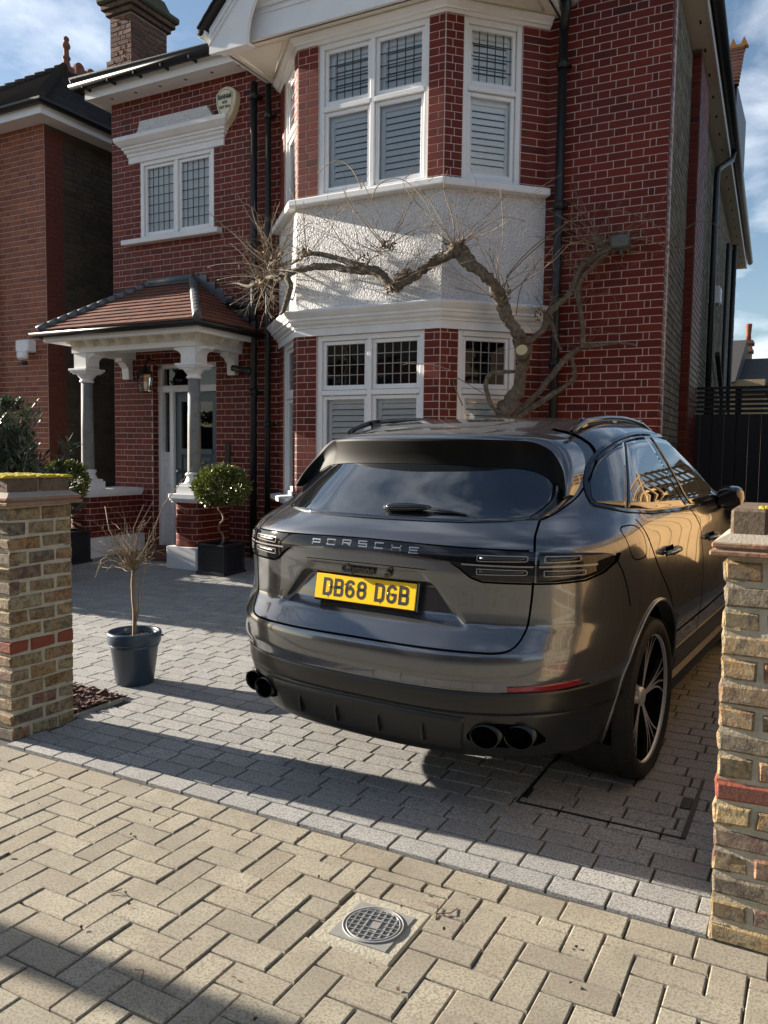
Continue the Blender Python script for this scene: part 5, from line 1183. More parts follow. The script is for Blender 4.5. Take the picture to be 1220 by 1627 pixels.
for sx in (-1, 1):
    def lampfn(a, b, off, sx=sx):
        # a: distance along x for the tailgate part
        return onR(sx * a, b, off)
    lamp = light_bar
    # outer lamp wraps round the corner: x up to .94
    lb2 = [(.732, 1.022), (.80, 1.022), (.875, 1.030), (.915, 1.050), (.940, 1.082)]; lt2 = [(.732, 1.138), (.80, 1.135), (.87, 1.130), (.915, 1.124), (.944, 1.112)]
    lamp2 = patch(lampfn, lb2, lt2, .006, 'taillight', M['lens'], nu=30, nv=8)
    for (a0_, a1_, zc, lp) in ((.52, .70, 1.112, lamp), (.52, .70, 1.060, lamp), (.755, .86, 1.110, lamp2), (.755, .875, 1.056, lamp2)):
        ribbon(lampfn, [(a0_, zc + .011), (a1_, zc + .009), (a1_, zc - .009), (a0_, zc - .011)], .0036, .0075, 'light_guide', M['lightguide'], lp, n=40, closed=True)
        patch(lampfn, [(a0_ + .01, zc - .006), (a1_ - .01, zc - .005)], [(a0_ + .01, zc + .006), (a1_ - .01, zc + .005)], .0068, 'lamp_insert', M['alloy_dark'], lp, nu=8, nv=3, depth=.002)
    ribbon(lampfn, [(.46, 1.087), (.72, 1.083)], .006, .0078, 'light_strip', M['lightguide'], lamp, n=20); ribbon(lampfn, [(.738, 1.083), (.905, 1.083)], .008, .0078, 'light_strip', M['lightguide'], lamp2, n=20)
    ribbon(lampfn, [(.415, 1.09), (.45, 1.070), (.495, 1.034), (.54, 1.018), (.72, 1.015), (.80, 1.015), (.880, 1.022), (.922, 1.045), (.948, 1.082), (.951, 1.115)], .007, .003, 'lamp_surround', M['gap'], n=60)
    # tailgate shut line and fender lines
    ribbon(lampfn, sm_([(.672, 1.248), (.700, 1.19), (.722, 1.14), (.722, 1.02), (.712, .90), (.702, .82), (.685, .775), (.655, .753), (.60, .748)]), .0075, .0012, 'shut_line', M['gap'], n=80)
    patch(lampfn, [(.66, .594), (.78, .594), (.872, .606)], [(.66, .616), (.78, .624), (.885, .632)], .003, 'reflector', M['redlens'], nu=24, nv=5)
    ribbon(lampfn, [(.64, .588), (.78, .588), (.90, .604)], .004, .002, 'bumper_line', M['gap'], n=24)
ribbon(onR, [(-.61, .748), (0, .752), (.61, .748)], .0075, .0012, 'shut_line', M['gap'], n=60)
ribbon(onR, sm_([(-.31, 1.052), (-.285, 1.054), (0, 1.056), (.285, 1.054), (.31, 1.052)]), .003, .001, 'tailgate_crease_shade', M['gap'], n=40)  # flat black ribbon paints the shade along the tailgate fold
ribbon(onR, [(-.70, .575), (0, .580), (.70, .575)], .004, .001, 'bumper_line', M['gap'], n=50)
patch(onR, [(-.955, .497), (-.6, .497), (0, .497), (.6, .497), (.955, .497)], [(-.955, .598), (-.6, .586), (0, .583), (.6, .586), (.955, .598)], .004, 'lower_bumper', M['trim2'], nu=90, nv=7)
patch(onR, sm_([(-.47, .31), (.47, .31)]), sm_([(-.50, .475), (-.3, .485), (.3, .485), (.50, .475)]), .004, 'diffuser', M['trim'], nu=50, nv=7)
# badges
def on_rear_text(name, s, size, x, z, m, shear=0, sx=1.0, bold=0, off=.003, space=1.0, ext=.0012, xoff=0):
    n = (onR(x, z, .01) - onR(x, z, 0)).normalized(); up = (onR(x, z + .01, 0) - onR(x, z - .01, 0)).normalized(); r = up.cross(n).normalized(); p = onR(x, z, off)
    T = Matrix(((r.x, up.x, n.x, p.x), (r.y, up.y, n.y, p.y), (r.z, up.z, n.z, p.z), (0, 0, 0, 1))); return text(name, s, size, T, m, car, ext, shear, bold, True, sx, space)
on_rear_text('model_badge', 'Cayenne', .050, -.028, 1.026, M['gloss'], .35, 1.02, .0016, .0085, .95, .004); on_rear_text('model_badge', 'S', .062, .125, 1.026, M['gloss'], .35, 1.15, .0018, .0085, 1, .004)
def strokes(P, wd, z0=0.0, z1=.001, closed=False):
    """flat ribbon letter from a polyline in x, y"""
    n = len(P); mb = MB()
    for i in range(n):
        a = P[(i - 1) % n] if (closed or i > 0) else None; b = P[(i + 1) % n] if (closed or i < n - 1) else None; p = P[i]
        d0 = Vector((p[0] - a[0], p[1] - a[1])).normalized() if a else None; d1 = Vector((b[0] - p[0], b[1] - p[1])).normalized() if b else None
        d0 = d0 or d1; d1 = d1 or d0; n0, n1 = Vector((-d0.y, d0.x)), Vector((-d1.y, d1.x)); nn = n0 + n1; nn = nn / max(nn.dot(n0), .35) * wd / 2
        mb.v += [(p[0] + nn.x, p[1] + nn.y, z1), (p[0] - nn.x, p[1] - nn.y, z1)]
    for i in range(n if closed else n - 1): j = (i + 1) % n; mb.face([2 * i, 2 * i + 1, 2 * j + 1, 2 * j])
    return mb
def arc(cx, cy, rx, ry, a0, a1, n=7): return [(cx + rx * math.cos(math.radians(a0 + (a1 - a0) * i / (n - 1))), cy + ry * math.sin(math.radians(a0 + (a1 - a0) * i / (n - 1)))) for i in range(n)]
def glyph(c, w_, h):
    r = w_ * .36
    if c == 'D': return [([(0, 0), (w_ - r, 0)] + arc(w_ - r, r, r, r, -90, 0) + arc(w_ - r, h - r, r, r, 0, 90) + [(0, h)], True)]
    if c == 'B': q = h * .52; k = w_ * .27; return [([(0, 0), (w_ - k, 0)] + arc(w_ - k, k, k, k, -90, 0)[1:] + arc(w_ - k, q - k, k, k, 0, 90) + [(0, q)], True), ([(0, q), (w_ - k - .002, q)] + arc(w_ - k - .002, q + k, k, k, -90, 0)[1:] + arc(w_ - k - .002, h - k, k, k, 0, 90) + [(0, h)], True)]
    if c == '6': q = h * .57; return [(arc(w_ / 2, q - w_ / 2, w_ / 2, w_ / 2, 90, 0) + arc(w_ / 2, w_ / 2, w_ / 2, w_ / 2, 0, -180, 11) + arc(w_ / 2, q - w_ / 2, w_ / 2, w_ / 2, 180, 90), True), ([(0, q - w_ / 2), (0, h - w_ / 2)] + arc(w_ / 2, h - w_ / 2, w_ / 2, w_ / 2, 180, 20, 9), False)]
    if c == '8': q = h * .53; a = w_ / 2; b = a * .93; return [(arc(a, a, a, a, -180, 0, 11) + arc(a, q - a * .55, a, a * .55, 0, 180, 9), True), (arc(a, q + b * .5, b, b * .5, -180, 0, 9) + arc(a, h - b * .9, b, b * .9, 0, 180, 11), True)]
    if c == 'G': a = w_ / 2; return [(arc(a, h - a, a, a, 15, 180, 11) + arc(a, a, a, a, 180, 360, 11) + [(w_, h * .47), (w_ * .55, h * .47)], False)]
    if c == 'P': return [([(0, 0), (0, h), (w_, h), (w_, h * .42), (0, h * .42)], False)]
    if c == 'O': return [([(0, 0), (w_, 0), (w_, h), (0, h)], True)]
    if c == 'R': return [([(0, 0), (0, h), (w_, h), (w_, h * .45), (0, h * .45)], False), ([(w_ * .5, h * .45), (w_, 0)], False)]
    if c == 'S': return [([(0, 0), (w_, 0), (w_, h / 2), (0, h / 2), (0, h), (w_, h)], False)]
    if c == 'C': return [([(w_, 0), (0, 0), (0, h), (w_, h)], False)]
    if c == 'H': return [([(0, 0), (0, h)], False), ([(w_, 0), (w_, h)], False), ([(0, h / 2), (w_, h / 2)], False)]
    if c == 'E': return [([(w_, 0), (0, 0), (0, h), (w_, h)], False), ([(0, h / 2), (w_ * .9, h / 2)], False)]
for i, c in enumerate('PORSCHE'):
    x = -.252 + i * .084; mb = MB()
    for P, cl in glyph(c, .042, .021):
        g = strokes(P, .0045, 0, 0, cl); b = len(mb.v); mb.v += [tuple(onR(x + v[0] - .021, 1.125 - .0085 * (x / .25) ** 2 + v[1], .0062)) for v in g.v]
        for f in g.f: mb.face([b + k for k in f])
    mb.build('maker_letter', M['silver'], car, True, fix=True)
TP = Matrix.Translation((0, -.928, .932)) @ Matrix.Rotation(-.20, 4, 'X') @ RX
pm = MB(); pm.bbox(-.26, .26, -.0555, .0555, 0, .006, .002, TP); plate = pm.build('number_plate', M['plate'], car, True)
pm = MB(); pm.bbox(-.268, .268, -.064, .064, -.03, -.0005, .004, TP); pm.build('plate_holder', M['gloss'], car, True)
x = -.218
for c in 'DB68 DGB':
    if c == ' ': x += .033; continue
    mb = MB()
    for P, cl in glyph(c, .036, .065):
        g = strokes(P, .0135, 0, .0068, cl); b = len(mb.v); mb.v += [tuple(TP @ Vector((x + .007 + v[0], -.0325 + v[1], v[2]))) for v in g.v]
        for f in g.f: mb.face([b + k for k in f])
    mb.build('plate_character', M['plate_ink'], plate, True, fix=True); x += .0605
text('plate_small_print', 'CARS & PLATES', .008, TP @ Matrix.Translation((0, -.047, .0066)), M['plate_ink'], plate, 0, local=True) if False else None
for sx in (-.178, .128): mb = MB(); mb.lathe([(.006, .006), (.006, .0095), (.003, .0105)], 10, (sx, .002, 0), TP); mb.build('plate_screw', M['silver'], plate, True)
# wiper
wp = MB(); wy = lambda x, z, o: onR(x, z, o)
wp.tube([wy(.03 + .03 * k, 1.268 + .001 * k, .022) for k in range(8)], [.013, .018, .019, .019, .018, .016, .013, .008], 8); wp.tube([wy(.22, 1.274, .02), wy(.33, 1.268, .012), wy(.40, 1.262, .008)], [.009, .006, .004], 6)
wp.build('rear_wiper', M['gloss'], car, True)
# bumper details: diffuser, exhausts
for x in (-.32, -.11, .11, .32):
    mb = MB(); y = rear_y(x, .50); mb.prism([(y + .02, .475), (y + .002, .41), (y + .012, .355), (y + .06, .34), (y + .06, .47)], x - .005, x + .005, 'X'); mb.build('diffuser_fin', M['trim'], car, True)
for sx in (-1, 1):
    for x in (.578, .695):
        y = rear_y(x, .46); mb = MB(); T = Matrix.Translation((sx * x, y - .004, .405)) @ Matrix.Rotation(sx * .12, 4, 'Z') @ RX
        el_ = Matrix.Diagonal((1.12, .88, 1, 1)); mb.lathe([(.040, -.12), (.047, -.02), (.050, .010), (.0535, .014), (.0535, -.12)], 24, (0, 0, 0), T @ el_, cap=False); mb.lathe([(.0, -.09), (.046, -.09)], 24, (0, 0, 0), T @ el_, cap=False); mb.build('exhaust_tip', M['pipe'], car, True, fix=True)
    patch(lambda a, b, o, sx=sx: onR(sx * a, b, o), sm_([(.50, .38), (.56, .350), (.72, .350), (.765, .372)]), sm_([(.50, .40), (.55, .460), (.73, .456), (.768, .39)]), .003, 'exhaust_shade_patch', M['gap'], nu=24, nv=5)  # flush black patch stands in for the shade of a hollow round the tips
# side windows, doors and trim on both sides
sgb = [(-.36, 1.298), (-.20, 1.262), (.10, 1.232), (.60, 1.208), (1.15, 1.196), (1.62, 1.19)]
sgt = sm_([(-.36, 1.300), (-.33, 1.36), (-.20, 1.462), (-.02, 1.54), (.25, 1.588), (.62, 1.604), (1.0, 1.582), (1.28, 1.49), (1.50, 1.345), (1.66, 1.195)])
def topz(y):
    for (a, b), (c, d) in zip(sgt, sgt[1:]):
        if a <= y <= c and c > a: return b + (d - b) * (y - a) / (c - a)
    return sgt[-1][1]
def botz(y):
    for (a, b), (c, d) in zip(sgb, sgb[1:]):
        if a <= y <= c: return b + (d - b) * (y - a) / (c - a)
    return sgb[-1][1]
def sect(y0b, y1b, y0t, y1t, n=16):
    B = [(y0b + (y1b - y0b) * i / n, botz(y0b + (y1b - y0b) * i / n)) for i in range(n + 1)]; T = [(y0t + (y1t - y0t) * i / n, topz(y0t + (y1t - y0t) * i / n)) for i in range(n + 1)]; return B, T
for sx in (-1, 1):
    fn = lambda a, b, off, sx=sx: onS(a, b, off, sx)
    patch(fn, sgb, sgt, .0015, 'window_surround', M['gloss'], nu=60, nv=16)
    for nm, q in (('quarter_window', (-.335, -.185, -.335, .20)), ('rear_door_window', (-.165, .70, .225, .60)), ('front_door_window', (.80, 1.58, .70, 1.55))):
        B, T = sect(*q); B = [(a, b + .014) for a, b in B]; T = [(a, max(b - .022, botz(a) + .016)) for a, b in T]; patch(fn, B, T, .005, nm, M['tint'], nu=30, nv=12)
    ribbon(fn, sgt + sgb[::-1][1:], .012, .006, 'window_trim', M['gloss'], n=120)
    # shut lines
    ribbon(fn, sm_([(-.17, 1.225), (-.12, 1.12), (.02, .98), (.25, .82), (.36, .66), (.42, .50)]), .007, .0012, 'shut_line', M['gap'], n=60)
    ribbon(fn, [(.74, 1.205), (.86, 1.10), (.93, .9), (.95, .5)], .007, .0012, 'shut_line', M['gap'], n=50); ribbon(fn, [(1.75, 1.08), (1.98, .9), (2.02, .5)], .007, .0012, 'shut_line', M['gap'], n=50)
    ribbon(fn, [(.40, .60), (1.2, .60), (2.2, .62)], .010, .0014, 'door_crease_shade', M['gap'], n=40)  # dark line on the flat door side, painted as the shade of a fold
    if sx > 0: ribbon(fn, [(-.275 + .098 * abs(math.cos(a)) ** .6 * (1 if math.cos(a) > 0 else -1) - .02 * math.sin(a), 1.137 + .072 * abs(math.sin(a)) ** .6 * (1 if math.sin(a) > 0 else -1)) for a in [k * math.pi / 16 for k in range(32)]], .004, .0012, 'fuel_flap', M['gap'], n=64, closed=True)
    ribbon(fn, [(-.50, 1.11), (-.44, 1.03), (-.40, .95), (-.375, .88)], .006, .0012, 'shut_line', M['gap'], n=24)
    for y in (.20, 1.12):
        z = 1.045 - .03 * (y > 1); p = onS(y, z, .03, sx); mb = MB()
        mb.tube([tuple(onS(y - .085, z - .003, .006, sx)), tuple(onS(y - .06, z, .036, sx)), tuple(onS(y + .05, z + .003, .038, sx)), tuple(onS(y + .10, z + .003, .008, sx))], [.011, .014, .014, .010], 8)
        mb.build('door_handle', M['silver'], car, True)
        patch(fn, [(y - .06, z - .022), (y + .07, z - .022)], [(y - .06, z + .020), (y + .07, z + .022)], .002, 'handle_shade_patch', M['gap'], nu=10, nv=4)  # flat black patch painted as the shade behind the handle, no hollow is cut
    # arch lips
    for cy_ in (0, 2.895):
        mb = MB(); A = [math.radians(-12 + 204 * k / 40) for k in range(41)]
        pr_ = []
        for a in A:
            y, z = cy_ + .452 * math.cos(a), .385 + .452 * math.sin(a); pr_.append(tuple(onS(y, max(z, .28), .002, sx)))
        mb.tube(pr_, .009, 8); mb.build('arch_lip', M['paint'], car, True)
        mb = MB(); T = Matrix.Translation((.55 * sx, cy_, .385)) @ Matrix.Rotation(sx * math.pi / 2, 4, 'Y'); 
        aa = [math.radians(-14 + 208 * k / 30) for k in range(31)]; q_ = [(cy_ + .443 * math.cos(a), .385 + .443 * math.sin(a)) for a in aa]
        for x_ in (.55 * sx, .93 * sx): mb.v += [(x_, y_, z_) for y_, z_ in q_]
        for k in range(30): mb.face([k, k + 1, 32 + k, 31 + k])
        mb.face(list(range(31))); mb.build('wheel_well', M['gap'], car, True)
    # sill
    mb = MB(); mb.bbox(.86 * sx if sx > 0 else -.955, .955 if sx > 0 else -.86, .46, 2.42, .262, .36, .02); mb.build('side_sill', M['trim'], car, True)
    # mirror
    mb = MB(); cx_, cy_, cz_ = .965 * sx, 1.46, 1.235; n = 16; prof = [(.00, .0), (.05, .35), (.10, .8), (.145, 1.0), (.19, .93), (.215, .6), (.225, .0)]
    b = len(mb.v)
    for d_, s_ in [(0, .72), (.04, .95), (.10, 1.0), (.16, .92), (.21, .6), (.225, .1)]:
        for k in range(n):
            a = 2 * math.pi * k / n; xx = math.cos(a); zz = math.sin(a); px = (abs(xx) ** .7) * (1 if xx > 0 else -1) * .125 * s_; pz = (abs(zz) ** .75) * (1 if zz > 0 else -1) * .088 * s_
            mb.v.append((cx_ + sx * .055 + px * .62, cy_ - .06 + d_, cz_ - .025 + pz * .82))
    for i in range(5):
        for k in range(n): mb.face([b + i * n + k, b + i * n + (k + 1) % n, b + (i + 1) * n + (k + 1) % n, b + (i + 1) * n + k], 0, True)
    mb.face([b + k for k in range(n)]); mb.face([b + 5 * n + k for k in range(n)]); mir_ = mb.build('door_mirror', M['gloss'], car, True, fix=True)
    mb = MB(); mb.tube([(cx_ - sx * .06, cy_ + .02, 1.165), (cx_ + sx * .06, cy_ + .02, 1.195)], [.035, .03], 8); mb.build('mirror_foot', M['gloss'], mir_, True)
    mb = MB(); mb.box(cx_ + sx * .055 - .05, cx_ + sx * .055 + .05, cy_ - .066, cy_ - .0605, cz_ - .07, cz_ + .02); mb.build('mirror_glass', M['tint'], mir_, True)
    # roof rail
    mb = MB(); pts = []; rr_ = []
    for k in range(25):
        t = k / 24; y = -.12 + 1.34 * t; z = 1.60; xx = .60 - .03 * t; lift = .026 * min(1, math.sin(math.pi * t) * 2.6) ** .8; R0 = 1.605 + .03 * math.sin(math.pi * min(1, t * 1.05)) - .03 * max(0, t - .6)
        pts.append((sx * (xx + .025), y, R0 + .018 + lift)); rr_.append(.015)
    mb.tube([(sx * .625, -.16, 1.608)] + pts + [(sx * .60, 1.27, 1.60)], [.012] + rr_ + [.012], 8); mb.build('roof_rail', M['gloss'], car, True)
    for k in range(3): mb = MB(); y = .06 + k * .46; mb.bbox(sx * .60 - .012, sx * .60 + .012, y - .04, y + .04, 1.60, 1.675, .008); mb.build('rail_foot', M['gloss'], car, True)
# windscreen and front lamps (seen only from elsewhere)
def onF(x, z, off):
    lo, hi = .0, 4.0
    R, W, n, F, ya, yb = prm(z); q = max(0, 1 - (min(abs(x), W * .999) / W) ** 2.4); return Vector((x, yb + (F - yb) * q ** (1 / 2.4) + off, z))
patch(onF, [(-.62, 1.14), (0, 1.10), (.62, 1.14)], [(-.50, 1.53), (0, 1.585), (.50, 1.53)], .006, 'windscreen', M['tint'], nu=40, nv=14)
for sx in (-1, 1): patch(lambda a, b, o, sx=sx: onF(sx * a, b, o), [(.55, .72), (.86, .74)], [(.60, .83), (.88, .86)], .004, 'headlight', M['lens'], nu=16, nv=6)
patch(onF, [(-.55, .42), (.55, .42)], [(-.5, .66), (.5, .66)], .004, 'front_grille', M['trim'], nu=20, nv=6)
# wheels
def wheel(xc, yc, sx):
    T0 = Matrix.Translation((xc, yc, .375)) @ Matrix.Rotation(sx * math.pi / 2, 4, 'Y')       # local z = outward
    mb = MB(); mb.lathe([(.27, -.14), (.288, -.13), (.29, .09), (.27, .10)], 48, (0, 0, 0), T0, cap=False); wh = mb.build('wheel', M['trim'], car, True)
    mb = MB(); mb.lathe([(.292, -.135), (.335, -.150), (.362, -.142), (.376, -.115), (.377, -.04), (.377, .04), (.376, .105), (.364, .138), (.338, .152), (.312, .150), (.294, .136)], 72, (0, 0, 0), T0, cap=False); ty = mb.build('tyre', M['rubber'], wh, True)
    mb = MB()
    for k in range(64):
        a = 2 * math.pi * k / 64
        for z0, z1, sk in ((-.142, -.075, .03), (-.06, -.005, -.03), (.005, .06, -.03), (.075, .142, .03)):
            p = [(.3795, a + .004 + sk * 0, z0), (.3795, a + .078, z0), (.3795, a + .078 + sk, z1), (.3795, a + .004 + sk, z1)]
            dd_ = [.010 if abs(z) > .13 else 0 for _, _, z in p]
            vs_ = [((r - d) * math.cos(t), (r - d) * math.sin(t), z) for (r, t, z), d in zip(p, dd_)] + [(.371 * math.cos(t), .371 * math.sin(t), z) for (r, t, z) in p]
            mb.add(vs_, [(0, 1, 2, 3), (0, 4, 5, 1), (1, 5, 6, 2), (2, 6, 7, 3), (3, 7, 4, 0)], T0)
    tag(mb.build('tread_blocks', M['rubber'], wh, True, fix=True), kind='stuff')
    mb = MB(); mb.lathe([(.2915, .122), (.2985, .130), (.2995, .136), (.296, .139), (.2905, .134)], 72, (0, 0, 0), T0, cap=False); mb.build('rim', M['alloy'], wh, True)
    sp_me = MB()
    for q in (-2.6, -1, 1, 2.6):
        n = 10; P = []
        for i in range(n + 1):
            t = i / n; r = .045 + .245 * t; a = q * (.055 * (1 - t) + .115 * t * t) + .05 * math.sin(t * 2.6); z = .098 + .022 * t; wd = .012 - .004 * t
            P.append((r, a, z, wd))
        b = len(sp_me.v)
        for r, a, z, wd in P:
            c, s = math.cos(a), math.sin(a); o = (-s, c)
            sp_me.v += [(r * c + o[0] * wd / 2, r * s + o[1] * wd / 2, z), (r * c - o[0] * wd / 2, r * s - o[1] * wd / 2, z), (r * c - o[0] * wd * .6, r * s - o[1] * wd * .6, z - .02), (r * c + o[0] * wd * .6, r * s + o[1] * wd * .6, z - .02)]
        for i in range(n):
            for k in range(4): sp_me.face([b + 4 * i + k, b + 4 * i + (k + 1) % 4, b + 4 * i + 4 + (k + 1) % 4, b + 4 * i + 4 + k], 0 if k == 0 else 1)
    me = sp_me.mesh('spoke', [M['alloy'], M['alloy_dark']], True)
    for k in range(5): put('spoke', me, wh, T0 @ Matrix.Rotation(2 * math.pi * k / 5 + .42, 4, 'Z'), True)
    mb = MB(); mb.lathe([(.055, .05), (.050, .092), (.040, .102), (.032, .108), (.0, .110)], 28, (0, 0, 0), T0, cap=False); mb.build('hub_cap', M['alloy'], wh, True)
    mb = MB(); mb.lathe([(.19, -.02), (.195, .0), (.19, .012), (.06, .02)], 40, (0, 0, 0), T0, cap=False); mb.build('brake_disc', M['pipe'], wh, True)
    mb = MB(); mb.lathe([(.0, -.03), (.285, -.03)], 40, (0, 0, 0), T0, cap=False); mb.build('wheel_back', M['gap'], wh, True)
for sx in (-1, 1):
    for y in (0, 2.895): wheel(sx * .836, y, sx)
